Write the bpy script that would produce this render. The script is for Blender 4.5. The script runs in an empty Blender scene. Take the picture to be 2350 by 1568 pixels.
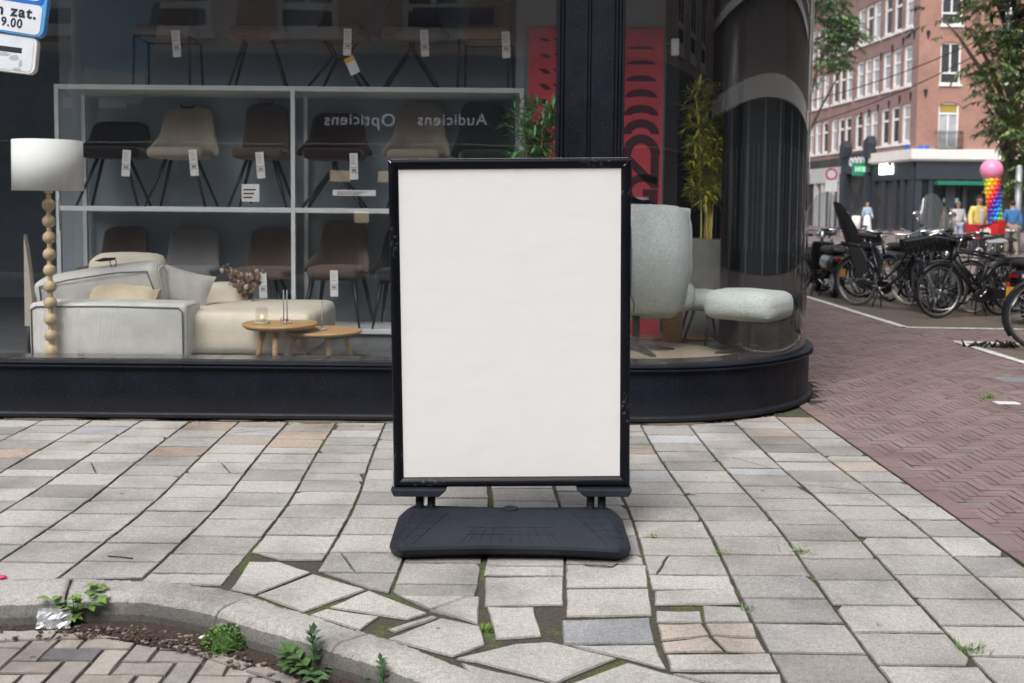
import bpy, bmesh, math, random
import numpy as np
from mathutils import Vector, Matrix

random.seed(7)
rnd = random.Random(11)
D = bpy.data
SC = bpy.context.scene
COL = SC.collection
R = math.radians
PI = math.pi

# ------------------------------------------------------------------ camera
FPX = 2285.0                       # focal length for a 2350 px wide frame (35 mm lens)
PITCH, ROLL, SHIFT = R(3.4), 0.009, -0.0750
cam = D.cameras.new("camera")
cam_o = D.objects.new("camera", cam)
COL.objects.link(cam_o)
cam.sensor_width = 36.0
cam.lens = 36.0 * FPX / 2350.0
cam.shift_y = SHIFT
cam.clip_start = 0.05
cam.clip_end = 1500
cam_o.matrix_world = (Matrix.Translation((0, 0, 1.5)) @ Matrix.Rotation(PI / 2 - PITCH, 4, 'X')
                      @ Matrix.Rotation(ROLL, 4, 'Z'))
cam.dof.use_dof = True
cam.dof.focus_distance = 4.55
cam.dof.aperture_fstop = 3.2
SC.camera = cam_o

# ------------------------------------------------------------------ world, sun, exposure
SUN_EL, SUN_AZ = R(52), R(205)     # soft sun behind the camera, a little to the left
w = D.worlds.new("World")
SC.world = w
w.use_nodes = True
nt = w.node_tree
nt.nodes.clear()
sky = nt.nodes.new("ShaderNodeTexSky")
sky.sky_type = 'NISHITA'
sky.sun_disc = False
sky.sun_elevation = SUN_EL
sky.sun_rotation = SUN_AZ
sky.air_density = 1.0
sky.dust_density = 6.0
sky.ozone_density = 1.0
hsv = nt.nodes.new("ShaderNodeHueSaturation")      # overcast: the cloud layer takes most blue out
hsv.inputs['Saturation'].default_value = 0.42
bg = nt.nodes.new("ShaderNodeBackground")
bg.inputs['Strength'].default_value = 0.15
out = nt.nodes.new("ShaderNodeOutputWorld")
nt.links.new(sky.outputs[0], hsv.inputs['Color'])
nt.links.new(hsv.outputs[0], bg.inputs['Color'])
nt.links.new(bg.outputs[0], out.inputs['Surface'])

sun = D.lights.new("sun", 'SUN')
sun.energy = 1.5
sun.angle = R(35)
sun.color = (1.0, 0.985, 0.97)
sun_o = D.objects.new("sun", sun)
COL.objects.link(sun_o)
_d = Vector((math.sin(SUN_AZ) * math.cos(SUN_EL), math.cos(SUN_AZ) * math.cos(SUN_EL), math.sin(SUN_EL)))
sun_o.rotation_euler = _d.to_track_quat('Z', 'Y').to_euler()

SC.view_settings.view_transform = 'Standard'
SC.view_settings.look = 'None'
SC.view_settings.gamma = 1.0
SC.view_settings.exposure = 0.35
SC.cycles.max_bounces = 8
SC.cycles.transparent_max_bounces = 24
SC.cycles.use_denoising = True
SC.cycles.sample_clamp_indirect = 6.0

# ------------------------------------------------------------------ picture point -> world point (for measuring from the photo)
_CR = np.array(cam_o.matrix_world.to_3x3())
def _ray(x, y):
    return _CR @ np.array([(x - 1175) / FPX, -(y - 784) / FPX + SHIFT * 2350 / FPX, -1.0])
def G(x, y, z=0.0):                # on a level plane
    d = _ray(x, y); t = (z - 1.5) / d[2]
    return Vector((d[0] * t, d[1] * t, z))
def P(x, y, Y):                    # on an upright plane at depth Y
    d = _ray(x, y); t = Y / d[1]
    return Vector((d[0] * t, Y, 1.5 + d[2] * t))

# ------------------------------------------------------------------ mesh builder
def rotm(a, axis='Z'):
    return Matrix.Rotation(a, 4, axis)
def T(x=0, y=0, z=0):
    return Matrix.Translation((x, y, z))

class MB:
    def __init__(s):
        s.v, s.f, s.mi, s.sm = [], [], [], []
    def add(s, vs, fs, mi=0, sm=False, M=None):
        o = len(s.v)
        if M is not None:
            vs = [M @ Vector(p) for p in vs]
        s.v += [tuple(p) for p in vs]
        for f in fs:
            s.f.append([i + o for i in f]); s.mi.append(mi); s.sm.append(sm)
        return s
    def box(s, x0, x1, y0, y1, z0, z1, M=None, mi=0):
        v = [(x0, y0, z0), (x1, y0, z0), (x1, y1, z0), (x0, y1, z0), (x0, y0, z1), (x1, y0, z1), (x1, y1, z1), (x0, y1, z1)]
        return s.add(v, [(0, 3, 2, 1), (4, 5, 6, 7), (0, 1, 5, 4), (1, 2, 6, 5), (2, 3, 7, 6), (3, 0, 4, 7)], mi, False, M)
    def tube(s, path, r, n=8, closed=False, mi=0, sm=True, M=None, flat=1.0):
        pts = [Vector(p) for p in path]
        m = len(pts)
        rs = r if isinstance(r, (list, tuple)) else [r] * m
        vs, fs = [], []
        prev = None
        for i, p in enumerate(pts):
            if closed:
                t = pts[(i + 1) % m] - pts[(i - 1) % m]
            else:
                t = pts[min(i + 1, m - 1)] - pts[max(i - 1, 0)]
            if t.length < 1e-9: t = Vector((0, 0, 1))
            t.normalize()
            if prev is None:
                a = Vector((0, 0, 1)) if abs(t.z) < .9 else Vector((1, 0, 0))
                u = t.cross(a).normalized()
            else:
                u = prev - t * prev.dot(t)
                if u.length < 1e-6: u = t.orthogonal()
                u.normalize()
            prev = u
            b = t.cross(u)
            for k in range(n):
                a = 2 * PI * k / n
                vs.append(p + (u * math.cos(a) + b * math.sin(a) * flat) * rs[i])
        for i in range(m if closed else m - 1):
            j = (i + 1) % m
            for k in range(n):
                l = (k + 1) % n
                fs.append((i * n + k, i * n + l, j * n + l, j * n + k))
        s.add(vs, fs, mi, sm, M)
        if not closed:
            o = len(s.v) - len(vs)
            s.f.append([o + k for k in range(n)][::-1]); s.mi.append(mi); s.sm.append(False)
            s.f.append([o + (m - 1) * n + k for k in range(n)]); s.mi.append(mi); s.sm.append(False)
        return s
    def bar(s, a, b, r, r2=None, n=8, mi=0, M=None):
        return s.tube([a, b], [r, r if r2 is None else r2], n, False, mi, True, M)
    def lathe(s, prof, n=24, M=None, mi=0, sm=True, cap=True):
        vs, fs = [], []
        for r, z in prof:
            for k in range(n):
                a = 2 * PI * k / n
                vs.append((r * math.cos(a), r * math.sin(a), z))
        for i in range(len(prof) - 1):
            for k in range(n):
                l = (k + 1) % n
                fs.append((i * n + k, i * n + l, (i + 1) * n + l, (i + 1) * n + k))
        s.add(vs, fs, mi, sm, M)
        if cap:
            o = len(s.v) - len(vs); e = (len(prof) - 1) * n
            s.f.append([o + k for k in range(n)][::-1]); s.mi.append(mi); s.sm.append(False)
            s.f.append([o + e + k for k in range(n)]); s.mi.append(mi); s.sm.append(False)
        return s
    def sphere(s, c, r, n=14, m=9, sc=(1, 1, 1), mi=0, M=None):
        prof = [(max(1e-4, math.sin(PI * i / m)) * r, -math.cos(PI * i / m) * r) for i in range(m + 1)]
        mm = Matrix.Translation(c) @ Matrix.Diagonal((sc[0], sc[1], sc[2], 1))
        if M is not None: mm = M @ mm
        return s.lathe(prof, n, mm, mi)
    def prism(s, poly, z0, z1, M=None, mi=0, sm=False):      # xy polygon, counter-clockwise
        n = len(poly)
        vs = [(p[0], p[1], z0) for p in poly] + [(p[0], p[1], z1) for p in poly]
        fs = [list(range(n))[::-1], list(range(n, 2 * n))]
        s.add(vs, fs, mi, False, M)
        o = len(s.v) - 2 * n
        for k in range(n):
            l = (k + 1) % n
            s.f.append([o + k, o + l, o + n + l, o + n + k]); s.mi.append(mi); s.sm.append(sm)
        return s
    def grid(s, fn, nu, nv, mi=0, M=None, sm=True):          # fn(u, v) in 0..1
        vs = [fn(i / nu, j / nv) for j in range(nv + 1) for i in range(nu + 1)]
        fs = [(j * (nu + 1) + i, j * (nu + 1) + i + 1, (j + 1) * (nu + 1) + i + 1, (j + 1) * (nu + 1) + i)
              for j in range(nv) for i in range(nu)]
        return s.add(vs, fs, mi, sm, M)
    def build(s, name, mats, parent=None, bevel=0, seg=2, sub=0, solid=0, M=None, wn=False):
        me = D.meshes.new(name)
        me.from_pydata(s.v, [], s.f)
        if not isinstance(mats, (list, tuple)): mats = [mats]
        for m in mats: me.materials.append(m)
        me.polygons.foreach_set("material_index", s.mi)
        me.polygons.foreach_set("use_smooth", [bool(x) for x in s.sm])
        me.update()
        o = D.objects.new(name, me)
        COL.objects.link(o)
        if parent is not None: o.parent = parent
        if M is not None: o.matrix_local = M
        if solid:
            q = o.modifiers.new("solid", 'SOLIDIFY'); q.thickness = solid; q.offset = 0
        if bevel:
            q = o.modifiers.new("bevel", 'BEVEL'); q.width = bevel; q.segments = seg; q.limit_method = 'ANGLE'; q.angle_limit = R(35)
            q.harden_normals = False
            me.polygons.foreach_set("use_smooth", [True] * len(me.polygons))
            q = o.modifiers.new("wn", 'WEIGHTED_NORMAL'); q.keep_sharp = True
        if sub:
            q = o.modifiers.new("sub", 'SUBSURF'); q.levels = sub; q.render_levels = sub
            me.polygons.foreach_set("use_smooth", [True] * len(me.polygons))
        return o

def tag(o, label=None, cat=None, group=None, kind=None):
    if label: o['label'] = label
    if cat: o['category'] = cat
    if group: o['group'] = group
    if kind: o['kind'] = kind
    return o
def thing(name, label, cat, loc=(0, 0, 0), rz=0, group=None, kind=None):
    o = D.objects.new(name, None)
    COL.objects.link(o)
    o.empty_display_size = .1
    o.location = loc
    o.rotation_euler = (0, 0, rz)
    return tag(o, label, cat, group, kind)
def copy_tree(o, parent=None):
    c = o.copy(); COL.objects.link(c)
    if parent is not None: c.parent = parent
    for ch in [k for k in D.objects if k.parent == o]:
        copy_tree(ch, c)
    return c

FONT_CACHE = {}
def text_mesh(name, body, size, m, parent=None, M=None, align='CENTER', extr=.002, bold=0.0, sx=1.0, space=1.0, fit=None):
    cu = D.curves.new(name + "_src", 'FONT')
    cu.body = body; cu.size = size; cu.align_x = align; cu.align_y = 'BOTTOM_BASELINE' if False else 'CENTER'
    cu.extrude = extr; cu.offset = bold; cu.space_character = space
    to = D.objects.new(name + "_src", cu); COL.objects.link(to)
    bpy.context.view_layer.update()
    me = D.meshes.new_from_object(to.evaluated_get(bpy.context.evaluated_depsgraph_get()))
    D.objects.remove(to); D.curves.remove(cu)
    me.name = name
    if fit is not None:                # scale to this letter height and centre upright on the origin
        zs = [v.co.y for v in me.vertices]; k_ = fit / (max(zs) - min(zs))
        me.transform(Matrix.Diagonal((k_, k_, 1, 1)) @ Matrix.Translation((0, -(max(zs) + min(zs)) / 2, 0)))
    if sx != 1.0: me.transform(Matrix.Diagonal((sx, 1, 1, 1)))
    me.materials.clear(); me.materials.append(m)
    o = D.objects.new(name, me); COL.objects.link(o)
    if parent is not None: o.parent = parent
    if M is not None: o.matrix_local = M
    return o

# ------------------------------------------------------------------ materials
def _n(nt, t, **kw):
    n = nt.nodes.new(t)
    for k, v in kw.items(): setattr(n, k, v)
    return n
def base_mat(name):
    m = D.materials.new(name); m.use_nodes = True
    b = m.node_tree.nodes['Principled BSDF']
    return m, m.node_tree, b
def ramp(nt, fac, stops):
    r = nt.nodes.new("ShaderNodeValToRGB")
    el = r.color_ramp.elements
    while len(el) < len(stops): el.new(0.5)
    for e, (p, c) in zip(el, stops):
        e.position = p; e.color = (c[0], c[1], c[2], 1) if not isinstance(c, (int, float)) else (c, c, c, 1)
    nt.links.new(fac, r.inputs[0])
    return r.outputs[0]
def noise(nt, co, scale, detail=4, rough=.55, dist=0):
    n = nt.nodes.new("ShaderNodeTexNoise")
    n.inputs['Scale'].default_value = scale; n.inputs['Detail'].default_value = detail
    n.inputs['Roughness'].default_value = rough; n.inputs['Distortion'].default_value = dist
    nt.links.new(co, n.inputs['Vector'])
    return n.outputs[0]
def mixc(nt, fac, a, b, mode='MIX'):
    n = nt.nodes.new("ShaderNodeMix"); n.data_type = 'RGBA'; n.blend_type = mode
    for sock, val in ((n.inputs[0], fac), (n.inputs[6], a), (n.inputs[7], b)):
        if hasattr(val, 'is_output'): nt.links.new(val, sock)
        elif isinstance(val, (int, float)): sock.default_value = val
        else: sock.default_value = (*val[:3], 1)
    return n.outputs[2]
def math_n(nt, op, a, b=None):
    n = nt.nodes.new("ShaderNodeMath"); n.operation = op
    for k, val in enumerate((a, b)):
        if val is None: continue
        if hasattr(val, 'is_output'): nt.links.new(val, n.inputs[k])
        else: n.inputs[k].default_value = val
    return n.outputs[0]
def bump(nt, b, h, strength=.3, dist=.01):
    n = nt.nodes.new("ShaderNodeBump")
    n.inputs['Strength'].default_value = strength; n.inputs['Distance'].default_value = dist
    nt.links.new(h, n.inputs['Height']); nt.links.new(n.outputs[0], b.inputs['Normal'])
    return n
def coords(nt, kind='Object', scale=None):
    n = nt.nodes.new("ShaderNodeTexCoord")
    o = n.outputs[kind]
    if scale is not None:
        mp = nt.nodes.new("ShaderNodeMapping"); mp.inputs['Scale'].default_value = scale
        nt.links.new(o, mp.inputs[0]); o = mp.outputs[0]
    return o
def M_(name, col, rough=.5, metal=0.0, var=.12, vs=6.0, bmp=0.0, bs=60.0, spec=.5, coat=0.0, sheen=0.0, stretch=None, bd=.004):
    m, nt, b = base_mat(name)
    co = coords(nt, 'Object', stretch)
    f = noise(nt, co, vs, 5)
    lo = [c * (1 - var) for c in col]; hi = [min(1, c * (1 + var)) for c in col]
    nt.links.new(ramp(nt, f, [(.3, lo), (.7, hi)]), b.inputs['Base Color'])
    rr = noise(nt, co, vs * 2.3, 3)
    nt.links.new(ramp(nt, rr, [(.3, max(.02, rough - .06)), (.7, min(1, rough + .06))]), b.inputs['Roughness'])
    b.inputs['Metallic'].default_value = metal
    b.inputs['Specular IOR Level'].default_value = spec
    b.inputs['Coat Weight'].default_value = coat
    b.inputs['Sheen Weight'].default_value = sheen
    if bmp: bump(nt, b, noise(nt, co, bs, 4), bmp, bd)
    return m
def emit(name, col, s):
    m, nt, b = base_mat(name)
    b.inputs['Base Color'].default_value = (*col, 1)
    b.inputs['Emission Color'].default_value = (*col, 1)
    b.inputs['Emission Strength'].default_value = s
    return m
def glass_mat(name, ior=1.8, tint=(.93, .96, .96), rough=0.0, dust=0.0):
    m = D.materials.new(name); m.use_nodes = True
    nt = m.node_tree; nt.nodes.clear()
    o = _n(nt, "ShaderNodeOutputMaterial"); mx = _n(nt, "ShaderNodeMixShader")
    tr = _n(nt, "ShaderNodeBsdfTransparent"); gl = _n(nt, "ShaderNodeBsdfGlossy"); fr = _n(nt, "ShaderNodeLayerWeight")
    tr.inputs[0].default_value = (*tint, 1); gl.inputs['Roughness'].default_value = rough
    f0 = ((ior - 1) / (ior + 1)) ** 2
    fac = math_n(nt, 'ADD', math_n(nt, 'MULTIPLY', math_n(nt, 'POWER', fr.outputs['Facing'], 5.0), 1 - f0), f0)   # Schlick, the same from both sides
    co = coords(nt, 'Object')
    bn = _n(nt, "ShaderNodeBump"); bn.inputs['Strength'].default_value = .015; bn.inputs['Distance'].default_value = .05
    nt.links.new(noise(nt, co, 1.3, 2), bn.inputs['Height'])
    nt.links.new(bn.outputs[0], gl.inputs['Normal'])
    fr.inputs['Blend'].default_value = .5; nt.links.new(fac, mx.inputs[0]); nt.links.new(tr.outputs[0], mx.inputs[1]); nt.links.new(gl.outputs[0], mx.inputs[2])
    last = mx.outputs[0]
    if dust:                           # thin film of street dust
        md = _n(nt, "ShaderNodeMixShader"); df = _n(nt, "ShaderNodeBsdfDiffuse"); df.inputs[0].default_value = (.60, .72, .84, 1)
        nt.links.new(ramp(nt, noise(nt, co, 2.2, 5, .65), [(.3, dust * .6), (.75, dust * 1.5)]), md.inputs[0])
        nt.links.new(last, md.inputs[1]); nt.links.new(df.outputs[0], md.inputs[2]); last = md.outputs[0]
    nt.links.new(last, o.inputs[0])
    return m
def speckle_paint(name, col, rough=.32, dens=.06, spk=(.25, .27, .3), scale=150.0, splash=False):
    m, nt, b = base_mat(name)
    co = coords(nt, 'Object')
    v = _n(nt, "ShaderNodeTexVoronoi"); v.inputs['Scale'].default_value = scale
    nt.links.new(co, v.inputs['Vector'])
    near = math_n(nt, 'LESS_THAN', v.outputs['Distance'], .22)
    few = math_n(nt, 'LESS_THAN', v.outputs['Color'], dens)
    sep = _n(nt, "ShaderNodeSeparateColor"); nt.links.new(v.outputs['Color'], sep.inputs[0])
    few = math_n(nt, 'LESS_THAN', sep.outputs[0], dens)
    f = math_n(nt, 'MULTIPLY', near, few)
    f = math_n(nt, 'MULTIPLY', f, .55)
    dust = noise(nt, co, 3.0, 6, .65)
    c0 = ramp(nt, dust, [(.35, col), (.75, [c * 1.5 + .004 for c in col])])
    if splash:                         # splash dirt low down and pale run marks
        sp = _n(nt, "ShaderNodeSeparateXYZ"); nt.links.new(co, sp.inputs[0])
        st = noise(nt, coords(nt, 'Object', (9, 9, .8)), 2.0, 5, .7)
        low = ramp(nt, math_n(nt, 'ADD', sp.outputs[2], math_n(nt, 'MULTIPLY', dust, .16)), [(.10, .55), (.26, 0.0)])
        fc = math_n(nt, 'MULTIPLY', math_n(nt, 'ADD', low, ramp(nt, st, [(.55, 0.0), (.8, .22)])), .40)
        c0 = mixc(nt, fc, c0, (.055, .053, .05))
    nt.links.new(mixc(nt, f, c0, spk), b.inputs['Base Color'])
    nt.links.new(ramp(nt, noise(nt, co, 9, 4), [(.3, rough - .07), (.7, rough + .1)]), b.inputs['Roughness'])
    b.inputs['Specular IOR Level'].default_value = .17
    return m

m_dark = speckle_paint("anthracite paint", (.0042, .0058, .0108), .46, splash=True)
m_dark_in = M_("dark interior", (.012, .014, .018), .5)
m_black = M_("black metal", (.008, .009, .011), .4)
m_steel = M_("steel", (.55, .56, .58), .28, 1.0)
m_chrome = M_("chrome", (.75, .76, .78), .12, 1.0, .04)
m_rubber = M_("tyre rubber", (.012, .012, .013), .75, bmp=.2, bs=200)
m_white = M_("white paint", (.78, .78, .77), .4, var=.04)
m_glass = glass_mat("shop glass", 2.2, (.975, .99, .995), dust=.006)
m_oak = M_("light oak", (.55, .34, .15), .45, var=.22, vs=5, stretch=(1, 14, 14))
# ================================================================== GROUND
def stone_mat(name, rough=.85, speck=.5, stain=1.0, joint_dark=False):
    """concrete / granite / brick surface; the own colour of each stone is in its 'stone' attribute"""
    m, nt, b = base_mat(name)
    at = _n(nt, "ShaderNodeAttribute"); at.attribute_name = "stone"
    co = coords(nt, 'Object')
    fine = noise(nt, co, 125, 4, .85)
    mid = noise(nt, co, 42, 5, .7)
    big = noise(nt, co, 2.2, 5, .6)
    c = mixc(nt, 1.0, at.outputs['Color'], ramp(nt, fine, [(.32, 1 - .50 * speck), (.5, 1.0), (.70, 1 + .42 * speck)]), 'MULTIPLY')
    c = mixc(nt, 1.0, c, ramp(nt, mid, [(.3, 1 - .26 * speck), (.7, 1.08)]), 'MULTIPLY')
    c = mixc(nt, 1.0, c, ramp(nt, big, [(.26, 1 - .42 * stain), (.54, 1.0), (.8, 1.10)]), 'MULTIPLY')
    # chewing-gum spots and small dark stains
    v = _n(nt, "ShaderNodeTexVoronoi"); v.inputs['Scale'].default_value = 5.0; v.inputs['Randomness'].default_value = 1
    wob = _n(nt, "ShaderNodeMapping"); nt.links.new(co, wob.inputs[0])
    nt.links.new(wob.outputs[0], v.inputs['Vector'])
    sep = _n(nt, "ShaderNodeSeparateColor"); nt.links.new(v.outputs['Color'], sep.inputs[0])
    lim = math_n(nt, 'MULTIPLY', sep.outputs[0], .085)
    spot = math_n(nt, 'LESS_THAN', v.outputs['Distance'], lim)
    spot = math_n(nt, 'MULTIPLY', spot, math_n(nt, 'LESS_THAN', sep.outputs[1], .38))
    spot = math_n(nt, 'MULTIPLY', spot, .7 * stain)
    c = mixc(nt, spot, c, (.075, .075, .08))
    nt.links.new(c, b.inputs['Base Color'])
    nt.links.new(ramp(nt, mid, [(.3, rough - .08), (.7, min(1, rough + .08))]), b.inputs['Roughness'])
    b.inputs['Specular IOR Level'].default_value = .35
    bump(nt, b, math_n(nt, 'ADD', math_n(nt, 'MULTIPLY', fine, .5), mid), .55, .0022)
    return m
m_tile = stone_mat("concrete paving", speck=.95)
m_clinker = stone_mat("red clinker", .72, .35, .7)
m_greybrick = stone_mat("grey street brick", .85, .6, 1.2)

def joint_mat(name, moss=.5, dry=(.055, .047, .036)):
    m, nt, b = base_mat(name)
    co = coords(nt, 'Object')
    f = noise(nt, co, 3.1, 5, .7); g = noise(nt, co, 90, 3, .7); k = noise(nt, co, 30, 3, .7)
    soil = ramp(nt, g, [(.3, [c * .45 for c in dry]), (.6, dry), (.8, [c * 1.9 for c in dry])])
    mossc = ramp(nt, g, [(.3, (.035, .05, .014)), (.7, (.12, .155, .03))])
    fac = ramp(nt, math_n(nt, 'ADD', math_n(nt, 'MULTIPLY', f, .75), math_n(nt, 'MULTIPLY', k, .25)), [(.62 - .2 * moss, 0.0), (.70 - .2 * moss, 1.0)])
    nt.links.new(mixc(nt, fac, soil, mossc), b.inputs['Base Color'])
    b.inputs['Roughness'].default_value = .95
    bump(nt, b, math_n(nt, 'ADD', g, k), .8, .006)
    return m
m_joint = joint_mat("mossy joint sand", .62, (.075, .066, .053))
m_joint_red = joint_mat("dark joint sand", .28, (.055, .043, .038))
m_joint_grey = joint_mat("grit joint", .1, (.10, .088, .072))
m_soil = joint_mat("gutter soil", .0, (.05, .036, .028))

class Stones:
    """many stones in one sheet: each a polygon with jittered worn edges, its own tint"""
    def __init__(s): s.v, s.f, s.c = [], [], []
    def stone(s, poly, z, col, inset=.005, depth=.03, wear=.0015, step=.06, tilt=.0, drop=.005, dirt=(.075, .068, .056)):
        pts = []
        n = len(poly)
        for i in range(n):
            a, b = Vector(poly[i][:2]), Vector(poly[(i + 1) % n][:2])
            L = (b - a).length
            k = max(1, int(L / step))
            nrm = Vector((b.y - a.y, a.x - b.x)).normalized() if L > 1e-6 else Vector((0, 0))
            for j in range(k):
                q = a.lerp(b, j / k)
                if wear: q = q + nrm * rnd.uniform(-wear * 1.6, wear * .5)
                pts.append(q)
        c = sum(pts, Vector((0, 0))) / len(pts)
        tx, ty = rnd.uniform(-tilt, tilt), rnd.uniform(-tilt, tilt)
        zz = lambda q: z + (q.x - c.x) * tx + (q.y - c.y) * ty
        m = len(pts); o = len(s.v)
        inn = []
        for i in range(m):
            a, b, d = pts[i - 1], pts[i], pts[(i + 1) % m]
            t = (d - a)
            nn = Vector((-t.y, t.x))
            if nn.length > 1e-9: nn.normalize()
            inn.append(b + nn * inset * rnd.uniform(.7, 1.5))
        for q in pts: s.v.append((q.x, q.y, z - depth))
        for q in pts: s.v.append((q.x, q.y, zz(q) - drop * rnd.uniform(.8, 1.3)))
        for q in inn: s.v.append((q.x, q.y, zz(q)))
        for r_ in (0, 1):
            for i in range(m):
                j = (i + 1) % m
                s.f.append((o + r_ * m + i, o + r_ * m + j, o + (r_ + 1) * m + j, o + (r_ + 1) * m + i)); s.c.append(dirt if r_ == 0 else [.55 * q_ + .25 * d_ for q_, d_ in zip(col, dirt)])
        s.f.append([o + 2 * m + i for i in range(m)]); s.c.append(col)
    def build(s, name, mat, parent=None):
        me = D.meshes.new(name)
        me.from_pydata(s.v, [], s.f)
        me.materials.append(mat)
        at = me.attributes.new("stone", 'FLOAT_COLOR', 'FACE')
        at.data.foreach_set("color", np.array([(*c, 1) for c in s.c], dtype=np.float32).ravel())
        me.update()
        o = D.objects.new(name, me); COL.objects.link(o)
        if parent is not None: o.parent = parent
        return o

def clip(poly, p, n):
    """keep the part of poly where (q-p).n >= 0"""
    out = []
    for i in range(len(poly)):
        a, b = poly[i], poly[(i + 1) % len(poly)]
        da = (a[0] - p[0]) * n[0] + (a[1] - p[1]) * n[1]
        db = (b[0] - p[0]) * n[0] + (b[1] - p[1]) * n[1]
        if da >= 0: out.append(a)
        if (da >= 0) != (db >= 0):
            t = da / (da - db)
            out.append((a[0] + (b[0] - a[0]) * t, a[1] + (b[1] - a[1]) * t))
    return out
def area(poly):
    return .5 * sum(poly[i][0] * poly[(i + 1) % len(poly)][1] - poly[(i + 1) % len(poly)][0] * poly[i][1] for i in range(len(poly)))

def sheet(name, x0, x1, y0, y1, z, m, kind='structure'):
    b = MB().add([(x0, y0, z), (x1, y0, z), (x1, y1, z), (x0, y1, z)], [(0, 1, 2, 3)])
    return tag(b.build(name, m), kind=kind)

ROAD_Z = -.105
# kerb line (sidewalk side and street side), measured at pavement level
KI = [(-8, 4.0)] + [tuple(G(x, y)[:2]) for x, y in ((0, 1334), (169, 1330), (271, 1335), (356, 1338), (508, 1354), (569, 1368), (643, 1396), (711, 1415), (795, 1444), (880, 1467), (944, 1490), (1039, 1528))]
KO = [(-8, 3.78)] + [tuple(G(x, y)[:2]) for x, y in ((0, 1380), (152, 1374), (240, 1371), (339, 1374), (440, 1391), (487, 1402), (575, 1430), (640, 1448), (711, 1468), (795, 1497), (880, 1522), (971, 1556))]
_d = (KI[-1][0] - KI[-2][0], KI[-1][1] - KI[-2][1])
KI += [(KI[-1][0] + .45, KI[-1][1] - .42), (KI[-1][0] + .95, KI[-1][1] - 1.1), (KI[-1][0] + 1.2, KI[-1][1] - 2.0), (KI[-1][0] + 1.3, -2.6)]
KO += [(KO[-1][0] + .35, KO[-1][1] - .36), (KO[-1][0] + .8, KO[-1][1] - 1.05), (KO[-1][0] + 1.02, KO[-1][1] - 2.0), (KO[-1][0] + 1.1, -2.6)]
def kerb_at(x, line):
    for a, b in zip(line, line[1:]):
        if a[0] <= x <= b[0] and b[0] > a[0]:
            return a[1] + (b[1] - a[1]) * (x - a[0]) / (b[0] - a[0])
    return -99.0

sheet("ground", -400, 400, -300, 700, -.16, M_("far ground", (.12, .11, .1), .9))
sheet("pavement_bed", -9, 2.18, -3, 8.4, -.150, m_joint)   # replaced below by the clipped bed
D.objects.remove(D.objects["pavement_bed"])
bed = MB()
pts = [(x, y) for x, y in KI]
for a, b in zip(pts, pts[1:]):                             # strip from the kerb to the shop wall, just under the tile tops
    bed.add([(a[0], a[1], -.009), (b[0], b[1], -.009), (b[0], 7.2, -.009), (a[0], 7.2, -.009)], [(0, 1, 2, 3)])
xe = pts[-1][0]
bed.add([(xe, -2.6, -.009), (2.19, -2.6, -.009), (2.19, 8.5, -.009), (xe, 8.5, -.009)], [(0, 1, 2, 3)])
tag(bed.build("pavement_bed", m_joint), kind='structure')

# ---- pavement tiles: 0.34 x 0.22 m, straight joints away from the camera
XJ = [-8 + .0]
TW = .336
cols = []
k = 0
x = .874 - TW * 26
while x < 1.8:
    cols.append((x, x + TW)); x += TW
cols.append((x, 2.172))
GREY = [(.445, .432, .412), (.425, .413, .396), (.47, .455, .433), (.395, .386, .373), (.438, .42, .396)]
tiles = Stones()
# outline of the area paved in cut stones beside the kerb
CUTL = [G(527, 1352), G(570, 1287), G(640, 1287), G(738, 1316), G(843, 1351), G(912, 1367), G(985, 1402), G(1102, 1434)]
CUTL = [(p.x, p.y) for p in CUTL]
def shop_front(x):                   # y of the shop's foot
    x0, r = .88, 1.56
    if x <= x0: return 6.84
    dx = x - x0
    return 6.84 + r - math.sqrt(max(0, r * r - dx * dx)) if dx < r else 8.4
odd = {}
def tile_col(ci, y):
    c = list(rnd.choice(GREY))
    f = rnd.uniform(.82, 1.06)
    if rnd.random() < .12: f *= .84
    if y > 5.3 and rnd.random() < .24:                     # the patched rows by the shop: warmer and bluer stones
        c = rnd.choice([(.42, .37, .32), (.43, .36, .30), (.44, .45, .47), (.47, .47, .47), (.34, .325, .305), (.40, .37, .33)])
        c = list(c)
    return [v * f for v in c]
special = {}
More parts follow.
